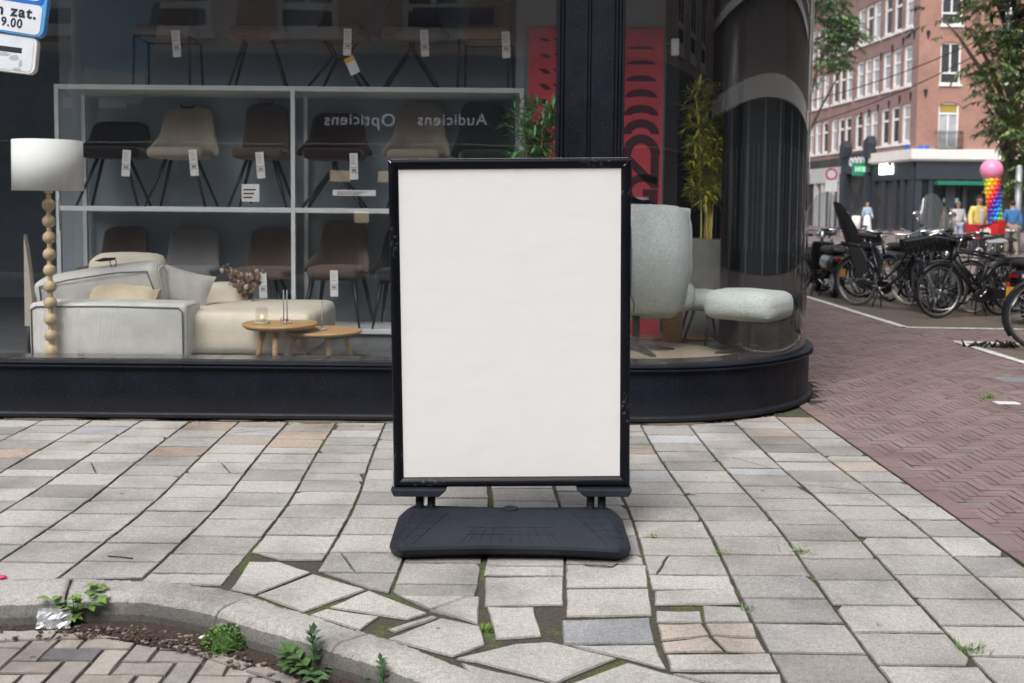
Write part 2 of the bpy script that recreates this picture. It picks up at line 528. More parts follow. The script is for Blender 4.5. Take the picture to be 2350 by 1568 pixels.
for ci, (x0, x1) in enumerate(cols):
    y = 2.2 + rnd.uniform(0, .22)
    while y < 7.0:
        h = .2215 + rnd.uniform(-.018, .022) if y > 4.6 else .232 + rnd.uniform(-.012, .022)
        if rnd.random() < .07: h *= .62
        g = .0058; gx = .0042
        if y < 5: gx = .0046
        drift = lambda yy: (.050 if x0 > -.3 else .034) * math.exp(-((yy - 4.7) / .9) ** 2) + (.012 if x0 > 0 else -.03) * max(0, (yy - 5.0))
        poly = [(x0 + gx + drift(y), y + g), (x1 - gx + drift(y), y + g * rnd.uniform(.6, 1.6)), (x1 - gx + drift(y + h), y + h - g * .4), (x0 + gx + drift(y + h), y + h - g * .4)]
        if ci == len(cols) - 1: poly[1] = (2.168, poly[1][1]); poly[2] = (2.168, poly[2][1])
        yc = y + h / 2; xc = (x0 + x1) / 2
        # shop
        yf = shop_front(xc) - .075
        if y + h > yf:
            poly = clip(poly, (xc, yf), (0 if xc < .9 else (xc - .88) * .6, -1))
        # kerb
        if KI[0][0] < xc < KI[-1][0] and yc < kerb_at(xc, KI) - .2: poly = []
        for a, b in zip(KI, KI[1:]):
            if (a[0] <= xc <= b[0] or a[0] <= x0 <= b[0] or a[0] <= x1 <= b[0]) and b[0] > a[0] and min(a[1], b[1]) - .35 < yc < max(a[1], b[1]) + .35:
                n = (-(b[1] - a[1]), b[0] - a[0]); L = math.hypot(*n); n = (n[0] / L, n[1] / L)
                if poly: poly = clip(poly, (a[0] + n[0] * .007, a[1] + n[1] * .007), n)
        # cut-stone corner
        if poly and CUTL[0][0] - .2 < xc < CUTL[-1][0] and yc < 4.4:
            for a, b in zip(CUTL[1:], CUTL[2:]):
                if a[0] - .18 <= xc <= b[0] + .12:
                    n = (-(b[1] - a[1]), b[0] - a[0]); L = math.hypot(*n); n = (n[0] / L, n[1] / L)
                    if poly: poly = clip(poly, (a[0] + n[0] * .008, a[1] + n[1] * .008), n)
            if xc < CUTL[1][0] and yc < CUTL[1][1]:
                poly = clip(poly, CUTL[0], (-(CUTL[1][1] - CUTL[0][1]), CUTL[1][0] - CUTL[0][0])) if poly else poly
        if -.16 < xc < .86 and poly:                          # slabs and broken stones there are set by hand
            yl = G(1200, 1322).y if xc < .16 else (G(1390, 1294).y if xc < .5 else G(1600, 1352).y)
            if yc < yl + .2: poly = clip(poly, (0, yl), (0, 1))
        keep = bool(poly) and len(poly) > 2 and area(poly) > .0018
        if keep:
            tc_ = tile_col(ci, y)
            for _k in range(2):                              # chipped corners
                if rnd.random() < .22 and len(poly) == 4:
                    i_ = rnd.randrange(4); c_ = poly[i_]; e_ = rnd.uniform(.008, .03)
                    q_ = ((xc - c_[0]), (yc - c_[1])); l_ = math.hypot(*q_); q_ = (q_[0] / l_, q_[1] / l_)
                    poly = clip(poly, (c_[0] + q_[0] * e_, c_[1] + q_[1] * e_), (q_[0] + rnd.uniform(-.3, .3), q_[1] + rnd.uniform(-.3, .3)))
            pcs = [poly]
            if rnd.random() < .045:                          # cracked slabs
                a_ = rnd.uniform(.3, 2.8); p_ = (xc + rnd.uniform(-.06, .06), yc + rnd.uniform(-.04, .04)); n_ = (math.cos(a_), math.sin(a_))
                pcs = [clip(poly, (p_[0] + n_[0] * .0015, p_[1] + n_[1] * .0015), n_), clip(poly, (p_[0] - n_[0] * .0015, p_[1] - n_[1] * .0015), (-n_[0], -n_[1]))]
            zt_ = rnd.uniform(-.0015, .0025)
            for pc in pcs:
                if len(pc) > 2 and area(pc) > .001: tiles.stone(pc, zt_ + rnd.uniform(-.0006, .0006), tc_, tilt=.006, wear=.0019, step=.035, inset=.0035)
        y += h

def px_stone(pts, col, z=.001, **kw):
    poly = [tuple(G(*p)[:2]) for p in pts]
    if area(poly) < 0: poly = poly[::-1]
    c = sum(p[0] for p in poly) / len(poly), sum(p[1] for p in poly) / len(poly)
    poly = [(c[0] + (p[0] - c[0]) * 1.008, c[1] + (p[1] - c[1]) * 1.008) for p in poly]
    tf_ = rnd.uniform(.95, 1.07)
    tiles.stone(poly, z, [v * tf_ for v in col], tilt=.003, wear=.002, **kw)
g0, g1, g2 = GREY[0], GREY[2], GREY[1]
for pts, col in (
    ([(529, 1353), (572, 1290), (640, 1290), (712, 1313), (586, 1363)], g1),
    ([(592, 1366), (718, 1318), (838, 1352), (696, 1404)], g0),
    ([(757, 1394), (846, 1355), (980, 1406), (936, 1421)], g1),
    ([(712, 1411), (750, 1397), (870, 1414), (826, 1445)], g0),
    ([(889, 1444), (990, 1413), (1004, 1417), (908, 1450)], g1),
    ([(890, 1467), (1012, 1418), (1100, 1437), (1114, 1478), (1040, 1506)], g0),
    ([(916, 1366), (1070, 1368), (1042, 1379), (990, 1398)], g1),
    ([(994, 1399), (1044, 1381), (1068, 1371), (1100, 1369), (1099, 1432)], g2),
    ([(1118, 1394), (1224, 1393), (1243, 1459), (1138, 1466)], g1),
    ([(1113, 1325), (1292, 1324), (1292, 1388), (1113, 1391)], g0),
    ([(1300, 1353), (1488, 1351), (1497, 1412), (1301, 1415)], GREY[4]),
    ([(1299, 1297), (1483, 1297), (1487, 1347), (1300, 1349)], g0),
    ([(1290, 1424), (1490, 1418), (1502, 1475), (1294, 1478)], (.32, .33, .345)),
    ([(1312, 1482), (1504, 1480), (1528, 1535), (1438, 1512)], g0),
    ([(1504, 1402), (1606, 1403), (1613, 1428), (1507, 1428)], g1),
    ([(1612, 1390), (1708, 1394), (1723, 1428), (1618, 1428)], g0),
    ([(1509, 1433), (1610, 1432), (1628, 1458), (1518, 1470)], (.50, .445, .39)),
    ([(1617, 1431), (1727, 1430), (1738, 1463), (1634, 1458)], (.49, .44, .39)),
    ([(1518, 1474), (1624, 1461), (1660, 1494), (1526, 1497)], (.485, .435, .385)),
    ([(1634, 1461), (1740, 1467), (1758, 1498), (1668, 1495)], (.50, .45, .40)),
    ([(1530, 1502), (1766, 1500), (1786, 1540), (1540, 1540)], g1),
    ([(1503, 1356), (1683, 1352), (1700, 1386), (1503, 1388)], g0),
    ([(1048, 1512), (1182, 1477), (1260, 1472), (1414, 1510), (1276, 1567), (1098, 1520)], (.43, .42, .40)),
    ([(1300, 1572), (1440, 1520), (1640, 1575), (1600, 1640), (1400, 1640)], (.43, .42, .40)),
    ([(1545, 1548), (1790, 1546), (1800, 1600), (1660, 1575)], g0),
    ([(1060, 1522), (1270, 1570), (1380, 1640), (1200, 1660), (1110, 1600)], (.39, .375, .35)),
):
    px_stone(pts, col)
tag(tiles.build("pavement", m_tile), kind='structure')

# ---- kerb stones
kerb = Stones()
kb = MB()
def lerp2(l, t):
    t = max(0, min(len(l) - 1.0001, t)); i = int(t)
    return (l[i][0] + (l[i + 1][0] - l[i][0]) * (t - i), l[i][1] + (l[i + 1][1] - l[i][1]) * (t - i))
joints = [0, .55, 1.98, 6.1, 9.6, 12.6, 14.0, 15.2, 15.99]
ver, fac = [], []
for ja, jb in zip(joints, joints[1:]):
    n = max(6, int((jb - ja) * 14))
    prof = [(0.0, 0, .004), (.10, 0, .006), (.72, 0, .006), (.90, 0, -.001), (1.0, 0, -.018), (1.07, 0, -.06), (1.1, 0, -.13)]
    rows = []
    for i in range(n + 1):
        t = ja + .02 + (jb - ja - .04) * i / n
        a, b = lerp2(KI, t), lerp2(KO, t)
        row = []
        for f, _, z in prof:
            row.append((a[0] + (b[0] - a[0]) * f + rnd.uniform(-.0015, .0015), a[1] + (b[1] - a[1]) * f + rnd.uniform(-.003, .003), z + (rnd.uniform(-.002, .002))))
        rows.append(row)
    o = len(kerb.v); q = len(prof)
    kf_ = rnd.uniform(.93, 1.06); tint = [v * kf_ for v in (.40, .388, .37)]
    for row in rows: kerb.v += row
    for i in range(n):
        for j in range(q - 1):
            kerb.f.append((o + i * q + j, o + i * q + j + 1, o + (i + 1) * q + j + 1, o + (i + 1) * q + j))
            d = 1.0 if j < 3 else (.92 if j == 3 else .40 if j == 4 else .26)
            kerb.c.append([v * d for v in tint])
    for i in (0, n):
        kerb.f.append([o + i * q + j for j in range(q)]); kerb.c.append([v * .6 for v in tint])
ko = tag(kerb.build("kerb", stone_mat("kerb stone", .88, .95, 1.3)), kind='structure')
for p_ in ko.data.polygons: p_.use_smooth = True

# ---- grey brick parking bay at the kerb (herringbone) and its gutter
def herring(st, x0, x1, y0, y1, W, k, z, colf, keep, gap=.004, **kw):
    nx0, nx1 = int(x0 / W) - 1, int(x1 / W) + 1
    ny0, ny1 = int(y0 / W) - 1, int(y1 / W) + 1
    for i in range(nx0, nx1):
        for j in range(ny0, ny1):
            c = (i - j) % (2 * k)
            if c == 0: r = (i * W, (i + k) * W, j * W, (j + 1) * W)
            elif c == 2 * k - 1: r = (i * W, (i + 1) * W, j * W, (j + k) * W)
            else: continue
            if not keep((r[0] + r[1]) / 2, (r[2] + r[3]) / 2): continue
            a = gap * rnd.uniform(.7, 1.4)
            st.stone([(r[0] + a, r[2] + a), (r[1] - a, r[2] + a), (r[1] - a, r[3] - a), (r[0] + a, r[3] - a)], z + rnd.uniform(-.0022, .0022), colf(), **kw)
road = Stones()
def rcol():
    c = rnd.choice([(.36, .335, .30), (.34, .315, .285), (.38, .35, .31), (.33, .30, .27), (.35, .33, .30)])
    if rnd.random() < .05: c = (.17, .17, .18)
    f = rnd.uniform(.88, 1.1)
    return [v * f for v in c]
herring(road, -4.6, 1.3, 2.0, 3.8, .097, 2, ROAD_Z, rcol,
        lambda x, y: y < kerb_at(x, KO) - .02 and y > 2.0, .0042, inset=.004, wear=.002, tilt=.012, step=.055)
# one row of bricks laid along the kerb
for i in range(60):
    t = 1 + i * .2
    a = lerp2(KO, t); b = lerp2(KO, t + .2)
    dx, dy = b[0] - a[0], b[1] - a[1]; L = math.hypot(dx, dy)
s_acc = 0.0
path = []
for i in range(400):
    path.append(lerp2(KO, i * .04))
i0 = 0
while i0 < len(path) - 2:
    j0 = i0 + 1
    while j0 < len(path) - 1 and math.hypot(path[j0][0] - path[i0][0], path[j0][1] - path[i0][1]) < .22: j0 += 1
    a, b = path[i0], path[j0]
    dx, dy = b[0] - a[0], b[1] - a[1]; L = math.hypot(dx, dy) or 1
    n = (dy / L, -dx / L); u = (dx / L, dy / L)
    if L > .1 and a[0] > -5:
        q = lambda s, o: (a[0] + u[0] * s + n[0] * o, a[1] + u[1] * s + n[1] * o)
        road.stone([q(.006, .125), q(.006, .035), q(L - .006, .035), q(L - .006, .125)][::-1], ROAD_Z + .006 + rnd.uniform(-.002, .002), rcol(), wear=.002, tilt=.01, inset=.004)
    i0 = j0
tag(road.build("parking_bay_paving", m_greybrick), kind='structure')
sheet("road_bed", -60, 2.1, -30, 3.95, ROAD_Z - .008, m_joint_grey)
# dirt that gathered in the gutter
gm = MB()
for i in range(10, 330):
    a, b = path[i], path[i + 1]
    t0 = i * .04
    wdt = .05 + .10 * math.exp(-((t0 - 4.3) / 1.9) ** 2) + .05 * math.exp(-((t0 - 9) / 2.2) ** 2) + rnd.uniform(-.006, .006)
    dx, dy = b[0] - a[0], b[1] - a[1]; L = math.hypot(dx, dy) or 1
    n = (dy / L, -dx / L)
    if i == 10: pw = wdt
    z1, z2 = ROAD_Z + .022, ROAD_Z + .004
    gm.add([(a[0], a[1], z1), (b[0], b[1], z1), (b[0] + n[0] * wdt, b[1] + n[1] * wdt, z2), (a[0] + n[0] * pw, a[1] + n[1] * pw, z2)], [(0, 3, 2, 1)])
    pw = wdt
tag(gm.build("gutter_dirt", m_soil), kind='structure')
bits = MB()
for _ in range(420):
    t = rnd.gauss(4.6, 1.5) if rnd.random() < .7 else rnd.uniform(1, 13)
    if not 1 < t < 13: continue
    a = lerp2(KO, t); b = lerp2(KO, t + .05)
    L = math.hypot(b[0] - a[0], b[1] - a[1]) or 1
    n = ((b[1] - a[1]) / L, -(b[0] - a[0]) / L); o = rnd.uniform(.02, .15)
    s_ = rnd.uniform(.003, .009)
    bits.sphere((a[0] + n[0] * o, a[1] + n[1] * o, ROAD_Z + .012 + s_ * .3), s_, 6, 4, (rnd.uniform(.6, 2), rnd.uniform(.6, 1.4), .5), mi=rnd.choice([0, 0, 0, 1, 1, 2]))
tag(bits.build("gutter_litter", [M_("brown bits", (.07, .04, .03), .9), M_("pale bits", (.20, .17, .14), .9), M_("dark bits", (.02, .017, .016), .9)]), kind='stuff')
gr_ = MB()                                                     # loose grit in the joints and along the shop's foot
for _ in range(1900):
    if rnd.random() < .7:
        x = rnd.uniform(-4.2, 2.0); y = shop_front(x) - .005 - abs(rnd.gauss(0, .05)); z = -.006
    else:
        x = rnd.choice(cols)[0] + rnd.uniform(-.012, .012); y = rnd.uniform(3.2, 6.5); z = -.012
        if y < kerb_at(x, KI) + .04: continue
    s_ = rnd.uniform(.002, .007)
    gr_.sphere((x, y, z + s_ * .4), s_, 6, 4, (1, rnd.uniform(.7, 1.5), .6), mi=rnd.choice([0, 0, 1, 2]))
tag(gr_.build("grit", [M_("grit brown", (.12, .09, .065), .95), M_("grit grey", (.28, .26, .24), .95), M_("grit dark", (.04, .035, .03), .95)]), kind='stuff')

# sandy dirt blown against the shop's foot
df_ = MB(); prev = None
for i in range(190):
    x = -5.2 + i * .0365
    if x > 2.0: break
    y1 = shop_front(x) + .02; w_ = .075 + .035 * math.sin(i * .37) + .03 * math.sin(i * .11 + 2) + rnd.uniform(-.014, .014)
    cur = ((x, y1, .010), (x, y1 - w_ * .6, .006), (x, y1 - w_, .0005))
    if prev:
        for k_ in range(2): df_.add([prev[k_], prev[k_ + 1], cur[k_ + 1], cur[k_]], [(0, 1, 2, 3)], 0, True)
    prev = cur
tag(df_.build("wall_foot_dirt", joint_mat("sandy dirt", .0, (.15, .125, .098))), kind='structure')

# ---- red clinker street beside the pavement
red = Stones()
def redcol():
    c = rnd.choice([(.228, .164, .160), (.216, .156, .153), (.240, .172, .166), (.218, .164, .165), (.230, .157, .150)])
    if rnd.random() < .035: c = (.22, .19, .185)
    f = rnd.uniform(.9, 1.09)
    return [v * f for v in c]
BAY_X = 5.04
def red_keep(x, y):
    if x < 2.235: return False
    if y > 6.8 and math.hypot(x - .88, y - 8.4) < 1.66: return False
    if x < 2.56 and y >= 8.3: return False
    if x > BAY_X and (y > 12.55 or y < 11.22): return False
    return x < 1.2 + .62 * y
herring(red, 2.2, 10.2, 2.6, 16.5, .056, 3, -.002, redcol, red_keep, .0018, inset=.003, wear=0, step=9, tilt=.014, drop=.003)
y = 2.4
while y < 7.6:                                                # border row along the tiles
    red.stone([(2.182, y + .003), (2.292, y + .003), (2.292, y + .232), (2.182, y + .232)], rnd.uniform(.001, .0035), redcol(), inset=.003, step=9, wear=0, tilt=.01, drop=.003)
    y += .236
y = 6.9
tag(red.build("street", m_clinker), kind='structure')
sheet("street_bed", 2.172, 60, -30, 16.6, -.013, m_joint_red)

def brick_sheet_mat(name, c1, c2, mortar, scale, bw=.5, rh=.25, rough=.85, ms=.02, kind='Object', rot=(0, 0, 0)):
    m, nt, b = base_mat(name)
    tc = _n(nt, "ShaderNodeTexCoord"); mp = _n(nt, "ShaderNodeMapping")
    mp.inputs['Rotation'].default_value = rot
    nt.links.new(tc.outputs[kind], mp.inputs[0])
    bt = _n(nt, "ShaderNodeTexBrick")
    bt.inputs['Color1'].default_value = (*c1, 1); bt.inputs['Color2'].default_value = (*c2, 1); bt.inputs['Mortar'].default_value = (*mortar, 1)
    bt.inputs['Scale'].default_value = scale; bt.inputs['Brick Width'].default_value = bw; bt.inputs['Row Height'].default_value = rh
    bt.inputs['Mortar Size'].default_value = ms; bt.inputs['Bias'].default_value = 0
    nt.links.new(mp.outputs[0], bt.inputs[0])
    big = ramp(nt, noise(nt, tc.outputs[kind], .7, 5), [(.3, .82), (.7, 1.12)])
    nt.links.new(mixc(nt, 1.0, bt.outputs[0], big, 'MULTIPLY'), b.inputs['Base Color'])
    b.inputs['Roughness'].default_value = rough
    bump(nt, b, bt.outputs['Fac'], -.3, .01)
    return m
m_street_far = brick_sheet_mat("red clinker far", (.225, .172, .168), (.235, .182, .178), (.07, .05, .046), 4.6, .5, .25)
m_bay = brick_sheet_mat("brown bay brick", (.155, .125, .10), (.13, .105, .085), (.075, .07, .045), 4.6, .5, .25)
sheet("street_far", 2.55, 60, 16.6, 260, -.004, m_street_far)
sheet("street_right", 10.0, 60, -30, 16.6, -.004, m_street_far)
sheet("parking_bay", BAY_X, 7.6, 12.6, 34.0, .002, m_bay)
sheet("parking_bay_near", BAY_X, 7.6, 5.0, 11.2, .002, m_bay)
m_line = M_("worn road paint", (.66, .68, .63), .7, var=.2, vs=9)
def ground_line(a, b, wd, z=.006):
    a, b = Vector(a), Vector(b); u = (b - a).normalized(); n = Vector((-u.y, u.x)) * wd / 2
    mb = MB(); L = (b - a).length; y = 0
    while y < L - .02:
        e = min(L, y + .22)
        j = [rnd.uniform(-.008, .008) for _ in range(4)]
        p, q = a + u * (y + .004), a + u * (e - .004)
        mb.add([(p.x - n.x + j[0], p.y - n.y, z), (q.x - n.x + j[1], q.y - n.y, z), (q.x + n.x + j[2], q.y + n.y, z), (p.x + n.x + j[3], p.y + n.y, z)], [(0, 1, 2, 3)])
        y = e
    return mb
mk = ground_line((5.0, 30), (5.0, 12.62), .10)
for a, b in (((5.0, 12.55), (7.4, 12.40)), ((5.05, 11.2), (5.05, 6.0)), ((5.02, 11.22), (5.85, 11.05))):
    k_ = ground_line(a, b, .10 if a[1] != 11.22 else .16)
    mk.add(k_.v, k_.f)
tag(mk.build("road_markings", m_line), kind='structure')
sheet("far_kerb_strip", 8, 40, 36.0, 37.2, .03, M_("grey paving far", (.36, .34, .32), .85))
# ================================================================== THE SHOP
FY, CX0, RAD = 6.82, 0.88, 1.58            # front plane, start of the curve, its radius
CYC = FY + RAD
FLOOR = .30
GLZ0, GLZ1 = .402, 4.30
def front_path(x0=-7.5, yend=14.0, n=26):
    """points with outward normals along the shop front, round the corner and down the side"""
    pts = [((x0, FY), (0, -1)), ((CX0, FY), (0, -1))]
    for i in range(1, n + 1):
        a = PI / 2 * i / n
        pts.append(((CX0 + RAD * math.sin(a), CYC - RAD * math.cos(a)), (math.sin(a), -math.cos(a))))
    pts.append(((CX0 + RAD, yend), (1, 0)))
    return pts
def sweep(prof, path, closed=True, mi=0, smooth=True):
    mb = MB()
    vs, fs = [], []
    m = len(prof)
    for (p, n) in path:
        for d, z in prof:
            vs.append((p[0] + n[0] * d, p[1] + n[1] * d, z))
    for i in range(len(path) - 1):
        for j in range(m if closed else m - 1):
            k = (j + 1) % m
            fs.append((i * m + j, (i + 1) * m + j, (i + 1) * m + k, i * m + k))
    if closed:
        fs.append(list(range(m))); fs.append([(len(path) - 1) * m + j for j in range(m)][::-1])
    return mb.add(vs, fs, mi, False)

shop = thing("shop_building", "black fronted furniture shop with a rounded glass corner behind the blank board", "shop", (0, 0, 0))
PATH = front_path()
sweep([(0, .05), (0, .372), (-.2, .372), (-.2, .05)], PATH).build("plinth", m_dark, shop)
rim = sweep([(-.05, .012), (.026, .012), (.034, .02), (.034, .040), (.026, .050), (.002, .056), (-.05, .056)], PATH)
rim.build("base_rim", m_dark, shop)
sill = sweep([(.004, .348), (.004, .356), (.028, .360), (.034, .366), (.034, .372), (.026, .378), (.012, .379), (.012, .385), (.026, .386), (.030, .392), (.028, .399), (-.02, .403), (-.10, .403), (-.10, .348)], PATH)
sill.build("window_sill", m_dark, shop)
# ledge inside the glass
m_ledge = M_("polished dark ledge", (.02, .021, .024), .16, spec=.6)
sweep([(-.11, .395), (-.11, .407), (-.30, .407), (-.30, FLOOR - .02), (-.28, FLOOR - .02), (-.28, .395)], front_path(-7.5, 9.2)).build("window_ledge", m_ledge, shop)
# glass
def pane(path, name="window_pane"):
    vs, fs = [], []
    for (p, n) in path:
        for z in (GLZ0, GLZ1): vs.append((p[0] - n[0] * .03, p[1] - n[1] * .03, z))
    for i in range(len(path) - 1): fs.append((2 * i, 2 * i + 2, 2 * i + 3, 2 * i + 1))
    return MB().add(vs, fs, 0, True).build(name, m_glass, shop)
pane([((-7.5, FY), (0, -1)), ((.305, FY), (0, -1))])
cp = front_path(.735, 9.2, 40)[1:]
cp = [((.735, FY), (0, -1))] + cp
cp[-1] = ((CX0 + RAD, 9.1), (1, 0))
pane(cp)
# pier between the panes: two recessed leaves with beads
pm = MB()
X0, X1 = .300, .735
pm.box(X0, X1, FY - .035, FY + .20, .38, 4.6)
for a, b in ((X0 + .045, .497), (.522, X1 - .058)):
    pm.box(a, b, FY - .052, FY - .036, .405, 4.6)
for a, b in ((X0 - .014, X0 + .012), (X0 + .02, X0 + .034), (.503, .516), (X1 - .05, X1 - .036), (X1 - .026, X1 - .012), (X1 - .006, X1 + .012)):
    pm.box(a, b, FY - .060, FY - .0345, .405, 4.6)
pm.build("window_pier", m_dark, shop, bevel=.003)
# curved head beam and fascia, upper storeys
PATH2 = front_path(-7.5, 16, 26)
sweep([(.03, GLZ1), (.03, GLZ1 + .12), (.0, GLZ1 + .12), (0, 5.0), (.08, 5.02), (.08, 5.2), (-.25, 5.2), (-.25, GLZ1)], PATH2).build("fascia", m_dark, shop)
m_upper = brick_sheet_mat("shop upper brick", (.17, .10, .08), (.14, .085, .07), (.25, .23, .21), 4.6, .5, .16, rot=(PI / 2, 0, 0))
sweep([(-.02, 5.2), (-.02, 9.2), (-.3, 9.2), (-.3, 5.2)], PATH2).build("upper_wall", m_upper, shop)
MB().box(-7.5, CX0 + RAD - .3, FY + .3, 16, 9.1, 9.2).build("roof", m_dark_in, shop)
# side of the building past the curved glass: dark panel with dark door leaf
sd = MB().box(CX0 + RAD - .22, CX0 + RAD - .012, 9.1, 16, .05, 5.0)
for yy in (9.1, 9.9, 11.2, 12.6):
    sd.box(CX0 + RAD - .012, CX0 + RAD + .02, yy, yy + .06, .40, GLZ1)
sd.build("side_panel", m_dark, shop)
# ---- inside
m_wall_in = M_("grey shop wall", (.30, .345, .385), .85, var=.06, vs=2)
m_wall_dk = M_("charcoal shop wall", (.007, .010, .012), .7, var=.1)
m_floor_in = M_("dark shop floor", (.075, .082, .09), .35, var=.15)
BWY = 9.62
inn = MB()
inn.box(-4.35, .02, BWY, BWY + .1, FLOOR, 4.4)
inn.build("back_wall", m_wall_in, shop)
MB().box(-7.5, -4.35, 12.4, 12.5, FLOOR, 4.4).build("back_wall", M_("left shop wall", (.36, .42, .48), .85), shop)
MB().box(-7.6, -7.5, FY, 12.5, FLOOR, 4.4).build("inner_wall", m_wall_dk, shop)
MB().box(.02, .10, 9.15, 12, FLOOR, 4.4).build("inner_wall", m_wall_in, shop)
q = MB()
q.box(1.42, 2.3, 10.4, 10.5, FLOOR, 4.4)                       # dark wall behind the bamboo
q.box(2.18, 2.24, 9.0, 10.4, FLOOR, 4.4)
q.build("inner_wall", m_wall_dk, shop)
MB().box(-7.5, 2.4, FY + .35, 12.5, 4.36, 4.44).build("ceiling", M_("shop ceiling", (.55, .55, .55), .9), shop)
fl = MB().box(-7.5, CX0, FY + .28, 12.5, FLOOR - .06, FLOOR)
arc = [(CX0, FY + .28)] + [(CX0 + (RAD - .28) * math.sin(PI / 2 * i / 20), CYC - (RAD - .28) * math.cos(PI / 2 * i / 20)) for i in range(1, 21)] + [(CX0 + RAD - .28, 12.5), (CX0, 12.5)]
fl.prism(arc, FLOOR - .06, FLOOR)
MB().box(-7.5, 2.35, 8.05, 12.5, 3.46, 3.52).build("shade_panel", M_("dark soffit", (.13, .13, .135), .9), shop)  # added out of view to keep sky light off the upper back wall
tag(fl.build("shop_floor", m_floor_in), kind='structure')
# dark round pillar inside the corner
pp = P(1675, 500, 8.75)
MB().lathe([(.085, FLOOR), (.085, 4.36)], 24, T(pp.x + .01, 8.75, 0)).build("corner_pillar", M_("black pillar", (.006, .006, .008), .35), shop)
wl = P(1532, 200, 9.3)
# dark column behind the banner's right side
MB().box(P(1526, 300, 9.32).x, P(1556, 300, 9.32).x, 9.32, 9.6, FLOOR, 4.36).build("dark_column", M_("dark post", (.02, .018, .017), .5), shop)
# dark screen closing the shop behind the pillar, so the round glass shows black and mirrors the street
scr = [((CX0 + (RAD - .065) * math.sin(a), CYC - (RAD - .065) * math.cos(a)), (math.sin(a), -math.cos(a))) for a in [R(76 + 2 * i) for i in range(8)]] + [((CX0 + RAD - .065, 9.1), (1, 0))]
sweep([(.01, FLOOR), (.01, 4.36), (-.01, 4.36), (-.01, FLOOR)], scr).build("dark_screen", m_wall_dk, shop)
MB().box(pp.x + .06, 2.38, 8.78, 8.82, FLOOR, 4.36).build("dark_screen", m_wall_dk, shop)
# ---- white rail posts of the display rack: a thing
m_rack = M_("rack grey paint", (.60, .625, .635), .5, var=.05)
RY0, RY1 = 8.95, 9.55
LVL = [.372, 1.462, 2.545]
rx = [-4.08, -1.97, .075]
rk = thing("display_rack", "light grey steel display rack holding rows of chairs in the shop window", "shelf", ((rx[0] + rx[2]) / 2, 9.2, FLOOR))
off = T(-(rx[0] + rx[2]) / 2, -9.2, -FLOOR)
for x_ in rx:
    for y_ in (RY0, RY1 - .04):
        MB().box(x_ - .018, x_ + .018, y_, y_ + .04, FLOOR, LVL[2] + .001).build("upright", m_rack, rk, M=off)
for z in LVL:
    for a, b in zip(rx, rx[1:]):
        MB().box(a + .0185, b - .0185, RY0, RY1, z - .044, z).build("shelf_board", m_rack, rk, bevel=.003, M=off)
# ================================================================== GOODS IN THE SHOP
m_tag = M_("price tag card", (.72, .72, .72), .6, var=.05)
m_ink = M_("ink", (.02, .02, .025), .6)
m_leg = M_("black chair leg", (.008, .009, .011), .45)
m_yel = M_("orange card", (.75, .42, .06), .6)
def fabric(name, col, var=.12, scale=160, ribs=0):
    m, nt, b = base_mat(name)
    co = coords(nt, 'Object')
    f = noise(nt, co, scale, 3, .7); g = noise(nt, co, 5, 4)
    c = mixc(nt, 1.0, ramp(nt, f, [(.3, [v * (1 - var) for v in col]), (.7, [min(1, v * (1 + var)) for v in col])]), ramp(nt, g, [(.3, .9), (.7, 1.06)]), 'MULTIPLY')
    h = f
    if ribs:
        wv = _n(nt, "ShaderNodeTexWave"); wv.bands_direction = 'X'; wv.inputs['Scale'].default_value = ribs; wv.inputs['Distortion'].default_value = .25
        wv.inputs['Detail'].default_value = 2
        nt.links.new(co, wv.inputs[0])
        c = mixc(nt, 1.0, c, ramp(nt, wv.outputs['Fac'], [(.1, .84), (.5, 1.0)]), 'MULTIPLY')
        h = math_n(nt, 'ADD', math_n(nt, 'MULTIPLY', wv.outputs['Fac'], 3), f)
    nt.links.new(c, b.inputs['Base Color'])
    b.inputs['Roughness'].default_value = .9; b.inputs['Sheen Weight'].default_value = .25; b.inputs['Specular IOR Level'].default_value = .2
    bump(nt, b, h, .5, .004)
    return m

